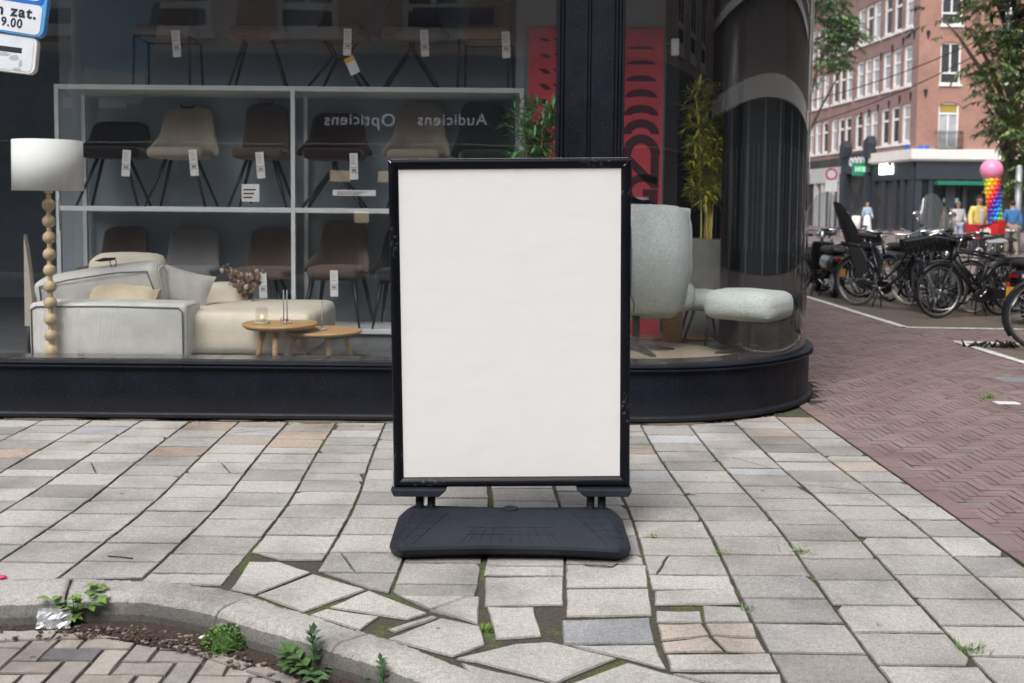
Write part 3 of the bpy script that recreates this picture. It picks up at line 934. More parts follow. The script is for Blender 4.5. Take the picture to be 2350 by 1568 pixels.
def rbox(x0, x1, y0, y1, z0, z1, name, mat, parent, r=.04, puff=0.0, n=5, M=None, jit=0.0):
    """soft cushion block: a subdivided rounded box that may bulge"""
    mb = MB()
    cx, cy, cz = (x0 + x1) / 2, (y0 + y1) / 2, (z0 + z1) / 2
    hx, hy, hz = (x1 - x0) / 2, (y1 - y0) / 2, (z1 - z0) / 2
    rr = random.Random(int(abs(x0 * 977 + y0 * 631 + z1 * 413) * 100))
    idx, vs, fs = {}, [], []
    def vert(p):
        k = tuple(round(c, 5) for c in p)
        if k in idx: return idx[k]
        x, y, z = p
        q = [x * hx, y * hy, z * hz]
        inner = [max(-(h - r), min(h - r, c)) for c, h in zip(q, (hx, hy, hz))]
        dv = Vector([a - b for a, b in zip(q, inner)])
        if dv.length > 1e-9: dv = dv.normalized() * r
        o = Vector(inner) + dv
        bx, by, bz = 1 - x * x, 1 - y * y, 1 - z * z
        o.x += (1 if x > 0 else -1) * puff * by * bz * (abs(x) > .99)
        o.y += (1 if y > 0 else -1) * puff * bx * bz * (abs(y) > .99)
        o.z += (1 if z > 0 else -1) * puff * bx * by * (abs(z) > .99)
        if jit: o += Vector((rr.uniform(-jit, jit), rr.uniform(-jit, jit), rr.uniform(-jit, jit)))
        idx[k] = len(vs); vs.append((cx + o.x, cy + o.y, cz + o.z)); return idx[k]
    def tt(i, h):
        t = -1 + 2 * i / n                       # cluster towards the edges
        return math.copysign(1 - (1 - abs(t)) * (1 if n < 3 else 1), t) if t else 0
    L = [-1 + 2 * i / n for i in range(n + 1)]
    e = lambda h: [-1, -1 + r / h * .35, -1 + r / h] + [l for l in L if -1 + r / h + .05 < l < 1 - r / h - .05] + [1 - r / h, 1 - r / h * .35, 1]
    ex, ey, ez = e(hx), e(hy), e(hz)
    for s_ in (-1, 1):
        for A, B, mk in ((ey, ez, lambda a, b: (s_, a, b)), (ex, ez, lambda a, b: (a, s_, b)), (ex, ey, lambda a, b: (a, b, s_))):
            for i in range(len(A) - 1):
                for j in range(len(B) - 1):
                    fs.append([vert(mk(A[i], B[j])), vert(mk(A[i + 1], B[j])), vert(mk(A[i + 1], B[j + 1])), vert(mk(A[i], B[j + 1]))])
    mb.add(vs, fs, 0, True)
    o = mb.build(name, mat, parent, M=M)
    bm = bmesh.new(); bm.from_mesh(o.data); bmesh.ops.recalc_face_normals(bm, faces=bm.faces); bm.to_mesh(o.data); bm.free()
    return o

def back_shell(w0, w1, z0, z1, y0, lean, curve, th, name, mat, parent, arm=0.0, armz=.0, round_=.12, n=12):
    """upright shell: bends forward at the sides; with arm>0 the lower part wraps round to the front"""
    mb = MB()
    def fn(u, v):
        s = u * 2 - 1
        w = w0 + (w1 - w0) * v
        z = z0 + (z1 - z0) * v
        edge = max(0, abs(s) - .55) / .45
        z -= round_ * edge ** 2 * (z1 - z0) * v ** 2
        y = y0 + lean * v - curve * s * s * (1 - .25 * v)
        x = s * w / 2
        if arm:
            k = max(0.0, abs(s) - .62) / .38
            low = 1 - min(1, max(0, (v - armz) / .30))
            y -= arm * k * low
            x *= 1 + .20 * k * low
        return (x, y, z)
    mb.grid(fn, n, 8)
    return mb.build(name, mat, parent, solid=th, sub=1)

def price_tag(parent, x, y, z, h=.235, w=.072, ang=0):
    t = MB().box(-w / 2, w / 2, -.0015, .0015, -h, 0).build("price_tag", m_tag, parent, M=T(x, y, z) @ rotm(ang, 'Y'))
    k = MB()
    k.box(-w * .42, w * .42, -.0035, -.0025, -h * .56, -h * .545)
    k.box(-w * .42, w * .42, -.0035, -.0025, -h * .74, -h * .725)
    for i in range(4): k.box(-w * .25 + i * w * .14, -w * .17 + i * w * .14, -.0035, -.0025, -h * .69, -h * .60)
    for i in range(4): k.box(-w * .34, w * .1 + .01 * (i % 2), -.0035, -.0025, -h * (.12 + .09 * i), -h * (.105 + .09 * i))
    k.build("printing", m_ink, t)
    return t

def legs_splay(parent, hz, spread, top=.12, r=.014, mode='angled'):
    if mode == 'angled':                       # four slim legs fanning out from the middle
        for sx in (-1, 1):
            for sy in (-1, 1):
                MB().bar((sx * top, sy * top * .6, hz), (sx * spread, sy * spread * .8, 0), r * 1.25, r * .8, 8).build("leg", m_leg, parent)
    elif mode == 'swivel':
        mb = MB().bar((0, 0, hz), (0, 0, hz - .10), .028, .028, 12)
        mb.build("swivel_post", m_leg, parent)
        for sx in (-1, 1):
            for sy in (-1, 1):
                MB().tube([(sx * .02, sy * .02, hz - .09), (sx * spread * .86, sy * spread * .6, .06), (sx * spread, sy * spread * .66, .0)], [r * 1.5, r, r], 8).build("leg", m_leg, parent)
    elif mode == 'trestle':
        mb = MB()
        for sy in (-1, 1): mb.box(-.05, .05, sy * .06 - .012, sy * .06 + .012, hz - .16, hz - .13)
        mb.box(-.05, .05, -.06, .06, hz - .155, hz - .135)
        mb.build("cross_bar", m_leg, parent)
        for sx in (-1, 1):
            for sy in (-1, 1):
                MB().tube([(sx * .13, sy * .08, hz), (sx * .05, sy * .06, hz - .14), (sx * spread, sy * spread * .75, 0)], [r, r * 1.2, r * .9], 8).build("leg", m_leg, parent)
    elif mode == 'rod':
        for sx in (-1, 1):
            for sy in (-1, 1):
                MB().bar((sx * spread, sy * spread * .9, hz), (sx * spread * 1.04, sy * spread, 0), r * .8, r * .7, 8).build("leg", m_leg, parent)
        MB().tube([(-spread, -spread * .9, hz), (spread, -spread * .9, hz), (spread, spread * .9, hz), (-spread, spread * .9, hz)], r * .8, 8, True).build("seat_frame", m_leg, parent)
    elif mode == 'taper':
        for sx in (-1, 1):
            for sy in (-1, 1):
                MB().bar((sx * .19, sy * .17, hz), (sx * spread, sy * spread, 0), r * 1.7, r * .7, 8).build("leg", m_leg, parent)
        MB().box(-.2, .2, -.18, .18, hz - .03, hz).build("seat_frame", m_leg, parent)

FAB = dict(
    black=fabric("black fabric", (.012, .012, .014)), beige=fabric("beige fabric", (.33, .29, .24)), brown=fabric("dark brown fabric", (.085, .062, .048)),
    wine=fabric("wine red fabric", (.026, .010, .010)), taupe=fabric("taupe fabric", (.26, .22, .18)), green=fabric("dark green fabric", (.016, .024, .019)),
    grey=fabric("grey fabric", (.22, .22, .22)), umber=fabric("umber fabric", (.12, .085, .068)), tan=fabric("tan leather", (.22, .15, .10)))
def shop_chair(px, lvl, fab, label, legs='angled', w=.50, back=.46, arm=.0, rz=0.0, tagx=.08, shell=False, grip=False, hz=.44, spread=.24, Y=9.22, wood=False):
    z = LVL[lvl] + .001
    x = P(px, 400, Y).x
    t = thing("shop_chair", label, "chair", (x, Y, z), rz, "chairs on the display rack")
    m = FAB[fab]
    rc = random.Random(int(px * 7 + lvl))
    t.rotation_euler = (0, 0, rz + R(rc.uniform(-9, 9)))
    rbox(-w / 2 + .02, w / 2 - .02, -.24, .2, hz, hz + .095, "seat", m, t, r=.035, puff=.012)
    if arm:
        back_shell(w * 1.06, w * .84, hz + .03, hz + back, .20, .07, .05, .045, "backrest", m, t, arm=arm, armz=.12)
    else:
        back_shell(w * .92, w * .80, hz + .02, hz + back, .19, .08, .05, .045, "backrest", m, t)
    if grip:
        MB().tube([(-.06, .19, hz + back + .012), (-.05, .18, hz + back - .012), (.05, .18, hz + back - .012), (.06, .19, hz + back + .012)], .009, 8).build("grip", m_leg, t)
    legs_splay(t, hz, spread, mode=legs)
    if tagx is not None: price_tag(t, tagx + rc.uniform(-.03, .03), -.262, hz + .055 + rc.uniform(-.02, .02), ang=R(rc.uniform(-5, 5)))
    return t
# bottom row
shop_chair(258, 0, 'umber', "brown chair in the lowest rack row, behind the sofa's left end", 'angled', tagx=None, w=.54)
shop_chair(430, 0, 'grey', "grey chair in the lowest rack row, behind the grey pillow", 'angled', w=.56, tagx=None)
shop_chair(607, 0, 'umber', "brown chair with splayed black legs beside the rack's middle post, lowest row", 'angled', w=.54, spread=.26)
shop_chair(776, 0, 'umber', "brown armchair on tapered black legs above the lower coffee table", 'taper', w=.50, back=.52, arm=.26, tagx=.02, spread=.27, hz=.46)
shop_chair(930, 0, 'green', "dark green chair mostly hidden behind the blank board's left edge", 'taper', w=.52, back=.48, arm=.24, tagx=None, spread=.26)
# middle row
shop_chair(262, 1, 'black', "black round backed chair with angled legs, just right of the lampshade", 'angled', w=.60, back=.36, arm=.20, tagx=.17, spread=.27)
shop_chair(418, 1, 'beige', "light beige chair with a dark grip on its back, middle rack row", 'angled', w=.54, back=.50, arm=.12, grip=True, tagx=.15, spread=.27)
shop_chair(602, 1, 'brown', "dark brown chair with a grip left of the rack's middle post", 'angled', w=.50, back=.54, grip=True, tagx=.05, spread=.26)
shop_chair(769, 1, 'wine', "dark wine red bucket chair on a black swivel base", 'swivel', w=.56, back=.46, arm=.22, tagx=.22, spread=.27)
shop_chair(956, 1, 'taupe', "taupe armchair above the blank board's top left corner", 'angled', w=.52, back=.55, arm=.22, tagx=None)
shop_chair(1112, 1, 'green', "tall dark green chair half hidden behind the green bamboo", 'angled', w=.50, back=.58, arm=.16, tagx=None)
# top row
def tag_later(t): return t
shop_chair(390, 2, 'tan', "slim armchair with thin straight black metal legs, top row", 'rod', w=.52, back=.4, tagx=.14, spread=.24)
shop_chair(597, 2, 'umber', "top row chair with four splayed legs left of the rack's middle post", 'angled', w=.54, tagx=None, spread=.25)
c3 = shop_chair(782, 2, 'umber', "top row chair on a crossed trestle base with an orange card", 'trestle', w=.52, arm=.16, tagx=.18, spread=.25)
MB().box(-.045, .045, -.002, .002, -.16, 0).build("leaflet", m_tag, c3, M=T(.16, -.27, .255) @ rotm(R(-24), 'Y'))
MB().box(-.046, .046, -.004, -.0025, -.045, .0).build("leaflet_band", m_yel, c3, M=T(.16, -.27, .2555) @ rotm(R(-24), 'Y'))
shop_chair(944, 2, 'umber', "top row chair on a three armed spider base", 'swivel', w=.56, arm=.2, tagx=.12, spread=.25)
shop_chair(1114, 2, 'tan', "rightmost top row chair with thin straight black rod legs", 'rod', w=.48, back=.42, tagx=.2, spread=.22)

# ---- floor lamp with turned beads
m_turned = M_("turned pale wood", (.58, .45, .28), .5, var=.12, vs=9, stretch=(1, 1, 6))
LY = 7.55
lp = P(118, 815, LY); lx = lp.x
lamp = thing("floor_lamp", "floor lamp with a white drum shade on a turned wooden bead stem", "lamp", (lx, LY, FLOOR))
zt, zb = P(118, 323, LY).z, P(118, 438, LY).z
rs = (P(193, 400, LY).x - P(41, 400, LY).x) / 2
m_shade, nt_, b_ = base_mat("lampshade linen")
co_ = coords(nt_)
nt_.links.new(ramp(nt_, noise(nt_, co_, 120, 3), [(.3, (.86, .87, .85)), (.7, (.92, .93, .90))]), b_.inputs['Base Color'])
b_.inputs['Roughness'].default_value = .9
sh = MB().lathe([(rs * .985, zb), (rs, zb), (rs * .985, zt), (rs * .97, zt), (rs * .97, zb + .004)], 48, T(0, 0, -FLOOR), cap=False)
sh.build("lamp_shade", m_shade, lamp)
prof = [(.10, .001), (.10, .02), (.02, .024)]
beads = [P(118, y, LY).z for y in (805, 770.6, 733, 695.5, 658, 620.5, 584, 545.5, 508, 471)]
br = (P(132.6, 600, LY).x - P(118, 600, LY).x)
zc = [.03]
st = MB()
full = []
for z in beads:
    for i in range(11):
        a = -PI / 2 + PI * i / 10
        rr = max(.018, math.cos(a) * br)
        full.append((rr, z + math.sin(a) * br * .98))
full = [(.11, FLOOR + .0005), (.11, FLOOR + .022), (.02, FLOOR + .026)] + full + [(.016, zb - .02), (.032, zb - .018), (.032, zb + .03), (.012, zb + .04), (.012, zt - .1)]
zlast = -1; clean = []
for r_, z in full:
    z = max(z, zlast + .0004); zlast = z; clean.append((r_, z - FLOOR))
MB().lathe(clean, 20).build("lamp_stem", m_turned, lamp)
MB().tube([(.1, -.04, zb - FLOOR + .0), (.11, -.05, zb - FLOOR - .04), (.1, -.05, zb - FLOOR - .09), (.106, -.05, zb - FLOOR - .30)], .003, 6).build("pull_cord", m_black, lamp)

# ---- sofa
m_cord = fabric("cream corduroy", (.84, .83, .79), .06, 150, ribs=26)
m_cream = fabric("cream velour", (.80, .73, .60), .06, 90)
m_pipe = M_("dark piping", (.12, .14, .15), .8)
SY = 7.62
ax0, ax1 = P(66, 760, SY).x, P(428, 760, SY).x
atop = P(250, 697, SY).z
sofa = thing("corner_sofa", "large cream corduroy corner sofa behind the bead lamp", "sofa", ((ax0 + ax1) / 2, SY + .4, FLOOR))
om = T(-(ax0 + ax1) / 2, -(SY + .4), -FLOOR)
rbox(ax0, ax1, SY, SY + .36, FLOOR + .005, atop, "armrest", m_cord, sofa, r=.035, puff=.012, M=om, jit=.002)
sx1 = P(723, 740, 8.0).x
stop = P(560, 712, 8.0).z
rbox(ax1 - .14, sx1, SY + .17, SY + 1.35, FLOOR + .005, stop, "chaise", m_cream, sofa, r=.065, puff=.014, M=om, jit=.003)
rbox(ax0 + .05, ax1 - .3, SY + .37, SY + 1.3, FLOOR + .2, stop - .05, "seat", m_cream, sofa, r=.06, puff=.02, M=om)
rbox(-.62, .40, -.13, .13, 0, .40, "back_cushion", m_cord, sofa, r=.06, puff=.02, M=om @ T((ax0 + ax1) / 2 - .12, SY + .62, atop - .15) @ rotm(R(-9), 'Y') @ rotm(R(12), 'X'))
MB().tube([(-.56, -.135, .02), (-.575, -.137, .2), (-.55, -.137, .365), (-.3, -.148, .388), (.1, -.148, .388), (.33, -.137, .36), (.35, -.137, .2), (.34, -.135, .02)], .0065, 6).build("piping", m_pipe, sofa, M=om @ T((ax0 + ax1) / 2 - .12, SY + .62, atop - .15) @ rotm(R(-9), 'Y') @ rotm(R(12), 'X'))
rbox(-.30, .30, -.12, .12, 0, .46, "back_cushion", m_cream, sofa, r=.06, puff=.03, M=om @ T(P(318, 650, 8.5).x - .1, SY + 1.0, atop - .13) @ rotm(R(14), 'X'))
rbox(P(478, 690, 8.9).x, P(570, 690, 8.9).x, 8.72, 8.9, FLOOR + .2, P(520, 652, 8.8).z, "end_cushion", m_cream, sofa, r=.04, puff=.02, M=om)
pt = lambda x, z, y=SY - .004: (x, y, z)
pp_ = MB()
e = .028
pp_.tube([pt(ax0 + e, FLOOR + .02), pt(ax0 + e * .8, atop - .05), pt(ax0 + .06, atop - .028), pt((ax0 + ax1) / 2, atop - .022), pt(ax1 - .06, atop - .03), pt(ax1 - e, atop - .06), pt(ax1 - e * .9, FLOOR + .02)], .0065, 6)
pp_.build("piping", m_pipe, sofa, M=om)
pq = MB().tube([(P(x, y, 8.03).x, 8.025, P(x, y, 8.03).z) for x, y in ((480, 719), (560, 722), (640, 722), (715, 722))], .005, 6)
pq.build("piping", m_pipe, sofa, M=om)

def pillow(px, py, Y, wd, ht, rz, rx, mat, label, trim=None):
    p = P(px, py, Y)
    t = thing("pillow", label, "pillow", (p.x, p.y, p.z - ht * .3))
    M0 = rotm(rz, 'Y') @ rotm(rx, 'X')
    mb = MB()
    def fn(sgn):
        def f(u, v):
            a, b = u * 2 - 1, v * 2 - 1
            k = max(0.0, (1 - a * a)) ** .6 * max(0.0, (1 - b * b)) ** .6
            pin = 1 - .10 * (1 - abs(a)) * (abs(b) > .98) - .0
            cx_ = a * (1 - .07 * (1 - b * b)); cy_ = b * (1 - .10 * (1 - a * a))
            cx_ = a * (1 - .06 * (1 - abs(a)) ** 0 * (1 - b * b)); 
            return (cx_ * wd / 2, sgn * (.085 * k + .008 * math.sin(9 * a + 4 * b) * k), cy_ * ht / 2 + ht * .3)
        return f
    mb.grid(fn(-1), 14, 12); mb.grid(fn(1), 14, 12)
    mb.build("pillow_cover", mat, t, M=M0)
    if trim:
        ring = []
        for k in range(64):
            a = k / 64 * 4; s = int(a); f = (a - s) * 2 - 1
            q = [(f, -1), (1, f), (-f, 1), (-1, -f)][s]
            x = q[0] * (1 - .06 * (1 - q[1] ** 2)); z = q[1] * (1 - .10 * (1 - q[0] ** 2))
            ring.append((x * wd / 2, rnd.uniform(-.006, .006), z * ht / 2 + ht * .3))
        MB().tube(ring, [rnd.uniform(.008, .015) for _ in ring], 6, True).build("braided_trim", trim, t, M=M0)
    return t
m_pil = fabric("cream cotton", (.72, .62, .44), .05, 70)
pillow(272, 676, 7.95, .56, .30, R(3), R(-48), m_pil, "cream pillow with a braided edge lying on the corduroy sofa", M_("braid", (.55, .45, .32), .9))
pillow(410, 660, 8.25, .46, .34, R(14), R(-24), fabric("grey linen", (.50, .49, .45), .1, 90), "grey linen pillow leaning at the sofa's back corner")

# ---- two nested coffee tables
def table(px, py, Y, rad, top_th, leg_px, label, ry=1.0):
    c = P(px, py, Y)
    t = thing("coffee_table", label, "table", (c.x, Y, FLOOR), 0, "nested coffee tables")
    h = c.z - FLOOR
    MB().lathe([(rad * .90, h - top_th), (rad, h - top_th * .45), (rad, h - .006), (rad - .006, h)], 48, Matrix.Diagonal((1, ry, 1, 1))).build("table_top", m_oak, t)
    for (lx_, ly_, ldy) in leg_px:
        q = P(lx_, ly_, Y + ldy)
        a = Vector((q.x - c.x, ldy, 0.0)); tp = Vector((a.x * .72, ldy * .72, h - top_th))
        a = tp + (a - tp) * 1.0
        MB().bar(tp, (a.x, a.y, .001), .026, .018, 12).build("leg", m_oak, t)
    return t, c
t1, c1 = table(643, 740, 7.62, (P(728, 740, 7.62).x - P(558, 740, 7.62).x) / 2, .042,
               [(590, 825, -.08), (630, 825, -.2), (700, 825, .15)], "higher round oak coffee table holding a glass candle holder")
t2, c2 = table(742, 757, 7.72, (P(830, 757, 7.72).x - P(655, 757, 7.72).x) / 2, .034,
               [(655, 825, -.05), (757, 825, -.12), (808, 825, .02)], "lower round oak coffee table tucked under the higher one", .9)
def candle_stand(px, py, Y, z, h, label):
    p = P(px, py, Y)
    t = thing("candle_stand", label, "candle holder", (p.x, Y, z + .0005), 0, "thin steel candle stands on the oak tables")
    b = MB()
    for a in range(3):
        q = (.028 * math.cos(a * 2.1 + .4), .028 * math.sin(a * 2.1 + .4), .011)
        b.sphere(q, .011, 10, 7)
        b.bar(q, (0, 0, .014), .005, .005, 6)
    b.build("base_balls", m_steel, t)
    MB().bar((0, 0, .012), (0, 0, h), .0048, .0048, 8).build("candle_rod", M_("grey candle", (.35, .35, .35), .5), t)
candle_stand(651, 738, 7.68, c1.z, .245, "thin steel candle stand at the back of the higher oak table")
candle_stand(659, 744, 7.52, c1.z, .26, "thin steel candle stand in front on the higher oak table")
candle_stand(739, 757, 7.65, c2.z, .235, "single thin steel candle stand on the lower oak table")
p = P(601, 738, 7.55)
cg = thing("candle_holder", "small glass tealight holder on the higher oak table", "candle holder", (p.x, 7.55, c1.z + .0005))
MB().lathe([(.052, 0), (.06, .004), (.058, .012), (.04, .014)], 28).build("saucer", M_("clear saucer", (.5, .45, .38), .2), cg)
m_cup = glass_mat("cup glass", 1.5, (.94, .92, .88))
MB().lathe([(.042, .014), (.048, .06), (.042, .125)], 28, cap=False).build("glass_cup", m_cup, cg)
MB().lathe([(.02, .015), (.02, .04)], 16).build("tealight", M_("wax", (.8, .75, .65), .5), cg)
MB().sphere((0, 0, .05), .008, 10, 8, (1, 1, 1.7)).build("flame", emit("flame", (1, .55, .2), 6), cg)

# ---- dried flowers behind the sofa
p = P(590, 690, 8.85)
df = thing("dried_flowers", "spray of dried brown honesty pods standing behind the sofa", "dried flowers", (p.x, 8.62, p.z - .35))
MB().lathe([(.035, 0), (.05, .1), (.05, .25), (.03, .36), (.035, .38)], 20).build("vase", M_("grey glass vase", (.25, .27, .28), .2), df)
stm = MB(); pod = MB()
for k in range(9):
    a = rnd.uniform(-.5, .15); L = rnd.uniform(.28, .52)
    pts_ = [(0, 0, .36)]
    for i in range(1, 6):
        f = i / 5
        pts_.append((math.sin(a) * L * f * (.7 + .6 * f) * .9, rnd.uniform(-.03, .03), .36 + L * f * .75 - .08 * f * f))
    stm.tube(pts_, .0025, 5)
    for i in range(2, 6):
        for _ in range(3):
            q = Vector(pts_[i]) + Vector((rnd.uniform(-.04, .04), rnd.uniform(-.03, .03), rnd.uniform(-.03, .03)))
            pod.sphere(q, rnd.uniform(.012, .024), 8, 5, (1, .25, 1.1), mi=rnd.choice([0, 0, 1]), M=None)
stm.build("stems", M_("dry stem", (.12, .08, .04), .9), df)
pod.build("seed_pods", [M_("brown pod", (.17, .11, .07), .6), M_("silver pod", (.42, .38, .36), .4)], df)

# ---- narrow beige panel standing at the far left
p0 = P(44, 740, 7.75)
bc = thing("upholstered_panel", "narrow pointed beige panel edge standing left of the bead lamp", "panel", (p0.x, 7.85, FLOOR))
sl = MB()
poly = [(P(x, y, 7.75).x - p0.x, P(x, y, 7.75).z - FLOOR) for x, y in ((46, 752), (67, 752), (64, 690), (57, 620), (50, 570), (43.5, 538))]
sl.prism(poly, -.03, .03, rotm(PI / 2, 'X'))
sl.build("cover", fabric("oat fabric", (.44, .40, .34)), bc, bevel=.006)
for yy in (-.015, .015): MB().bar((.03, yy, .0), (.03, yy, P(46, 752, 7.75).z - FLOOR), .012).build("leg", m_leg, bc)

# ---- black strap hangers lying on the sofa back
for i, (x_, y_, sc_) in enumerate(((238, 596, 1.0), (255, 628, 1.1))):
    p = P(x_, y_, 8.12)
    h = thing("eye_mask", ("upper" if i == 0 else "lower") + " black strapped mask lying on the sofa back", "mask", (p.x, p.y, p.z), 0, "black strapped masks on the sofa back")
    MB().prism([(-.08, -.012), (-.02, -.018), (.09, -.004), (.10, .018), (.0, .016)], -.01, .01, rotm(PI / 2, 'X')).build("pad", m_black, h, bevel=.004)
    MB().tube([(.05, 0, -.008), (.06, 0, -.06), (.085, 0, -.075), (.10, 0, -.04), (.1, 0, .0)], .004, 6).build("strap", m_black, h)

# ---- red banner wall panel with black lettering
m_red = M_("red banner", (.70, .068, .098), .55, var=.1, vs=2)
m_bk = M_("banner print", (.07, .010, .020), .55)
m_bw = M_("banner white print", (.55, .58, .62), .55)
BY = 9.12
bx0, bx1 = P(1213, 200, BY).x, P(1521, 200, BY).x
bz1 = P(1470, 66, BY).z
ban = thing("banner", "tall red banner with black letters hanging behind the window pier", "banner", ((bx0 + bx1) / 2, BY, FLOOR))
MB().box(bx0, bx1, BY, BY + .03, FLOOR + .01, bz1).build("banner_cloth", m_red, ban, M=T(-(bx0 + bx1) / 2, -BY, -FLOOR))
MB().box(bx0 - .1, bx1 + .02, BY + .04, BY + .14, FLOOR, 4.36).build("back_wall", m_wall_in, shop)
let = MB()
def arc_band(cx, z0, w, h, th):
    n = 14; o = []; i_ = []
    for k in range(n + 1):
        a = PI * k / n
        o.append((cx + w / 2 * math.cos(a), z0 + h * math.sin(a)))
        i_.append((cx + max(.002, (w / 2 - th)) * math.cos(a), z0 + max(.0, h - th * 1.0) * math.sin(a)))
    for k in range(n):
        let.add([(o[k][0], -.002, o[k][1]), (i_[k][0], -.002, i_[k][1]), (i_[k + 1][0], -.002, i_[k + 1][1]), (o[k + 1][0], -.002, o[k + 1][1])], [(0, 1, 2, 3)])
cxb = (bx0 + bx1) / 2
for colx, wpx in ((1471, 84), (1368, 84)):
    for k, (yb, hh) in enumerate(((113, 7), (148, 9), (187, 14), (224, 19), (265, 24), (308, 34), (357, 48))):
        q = P(colx, yb, BY); s_ = BY / FPX
        arc_band(q.x - cxb, q.z - FLOOR, (62 + k * 4.2) * s_, hh * s_, (12 + k * 1.5) * s_)
for k in range(7):                                                  # small leaf marks at the left column
    for xx in (1250, 1282):
        q = P(xx, 92 + k * 36, BY); s_ = BY / FPX
        a = 15 * s_; b_h = (4 + k * 1.1) * s_
        let.add([(q.x - cxb - a, -.002, q.z - FLOOR + b_h), (q.x - cxb, -.002, q.z - FLOOR - b_h), (q.x - cxb + a, -.002, q.z - FLOOR - b_h * .7), (q.x - cxb + .2 * a, -.002, q.z - FLOOR + b_h)], [(0, 1, 2, 3)])
let.build("printing", m_bk, ban)
UP = rotm(PI / 2, 'X')
for ch, yy, hh, mm in (("N", 395, 74, m_bk), ("G", 492 - 50, 74, m_bk), ("B", 490, 74, m_bw)):
    for xx in (1471, 1368):
        q = P(xx, yy if ch != "G" else 438, BY)
        text_mesh("lettering", ch, .3, mm, ban, T(q.x - cxb, -.003, q.z - FLOOR) @ UP, extr=.001, bold=.012, sx=1.18, fit=hh * BY / FPX)
wb = P(1549, 109, 8.9)
cabx = thing("alarm_box", "small white sensor box hung at the dark post beside the banner", "sensor", (wb.x, 8.9, wb.z))
MB().box(-.035, .035, -.03, .03, -.075, .075).build("housing", m_white, cabx, bevel=.012)
MB().bar((0, .03, .04), (-.02, .42, .11), .012).build("bracket", m_black, cabx)
sg = P(1475, 2, 8.8)

# ---- bamboo plants
def leaf(mb, p, d, L, wd, mi=0, up=Vector((0, 0, 1))):
    d = d.normalized(); s = d.cross(up)
    if s.length < 1e-4: s = Vector((1, 0, 0))
    s.normalize(); nn = s.cross(d)
    m_ = p + d * L * .45 - nn * -.0
    tip = p + d * L - Vector((0, 0, 1)) * L * .22
    v = [p, m_ + s * wd + nn * .15 * wd, tip, m_ - s * wd + nn * .15 * wd, m_ - nn * wd * .12]
    mb.add(v, [(0, 1, 4), (1, 2, 4), (2, 3, 4), (3, 0, 4)], mi, True)
def bamboo(px, top, bot, Y, spread, label, hue, seed, n=9, nl=900, planter=None):
    rr = random.Random(seed)
    b0 = P(px, bot, Y); t0 = P(px, top, Y)
    H = t0.z - b0.z
    t = thing("bamboo_plant", label, "plant", (b0.x, Y, b0.z))
    cane = MB(); lv = MB(); twigs = MB()
    tips = []
    for k in range(n):
        x0_, y0_ = rr.uniform(-.3, .3) * spread, rr.uniform(-.5, .5) * spread
        h = H * rr.uniform(.7, 1.0); lx_, ly_ = rr.uniform(-.16, .16), rr.uniform(-.16, .16)
        pts_ = [Vector((x0_ + lx_ * f * f, y0_ + ly_ * f * f, h * f)) for f in [i / 9 for i in range(10)]]
        cane.tube(pts_, [.011 * (1 - .6 * i / 9) for i in range(10)], 7)
        for i in range(3, 10):
            for _ in range(2):
                tips.append((pts_[i], i / 9))
    while len(lv.f) < nl * 4:
        p_, f = rr.choice(tips)
        a = rr.uniform(0, 2 * PI); L = rr.uniform(.5, 1.1) * spread * .75
        d = Vector((math.cos(a), math.sin(a), rr.uniform(-.1, .9))).normalized()
        e_ = p_ + d * L
        twigs.bar(p_, e_, .0025, .0012, 4)
        for k in range(rr.randint(5, 9)):
            q = p_.lerp(e_, rr.uniform(.4, 1.0))
            dd = (d + Vector((rr.uniform(-.9, .9), rr.uniform(-.9, .9), rr.uniform(-.6, .5)))).normalized()
            leaf(lv, q, dd, rr.uniform(.09, .17), rr.uniform(.010, .016), mi=rr.choice([0, 0, 1, 1, 2]))
    cane.build("canes", M_("bamboo cane", hue[3], .5), t)
    twigs.build("twigs", M_("bamboo twig", hue[3], .6), t)
    def lm(c):
        m, nt, b = base_mat("bamboo leaf"); co = coords(nt)
        nt.links.new(ramp(nt, noise(nt, co, 9, 3), [(.3, [v * .75 for v in c]), (.7, [v * 1.2 for v in c])]), b.inputs['Base Color'])
        b.inputs['Roughness'].default_value = .5
        return m
    lv.build("leaves", [lm(c) for c in hue[:3]], t)
    return t
bamboo(1230, 245, 470, 8.3, .24, "green bamboo plant behind the window left of the black pier", [(.10, .28, .08), (.17, .38, .12), (.06, .18, .06), (.2, .22, .08)], 3, n=9, nl=1100)
bamboo(1615, 205, 560, 9.4, .20, "tall yellow green bamboo plant in the round window", [(.78, .72, .06), (.42, .50, .08), (.85, .78, .09), (.80, .66, .2)], 5, n=8, nl=2600)
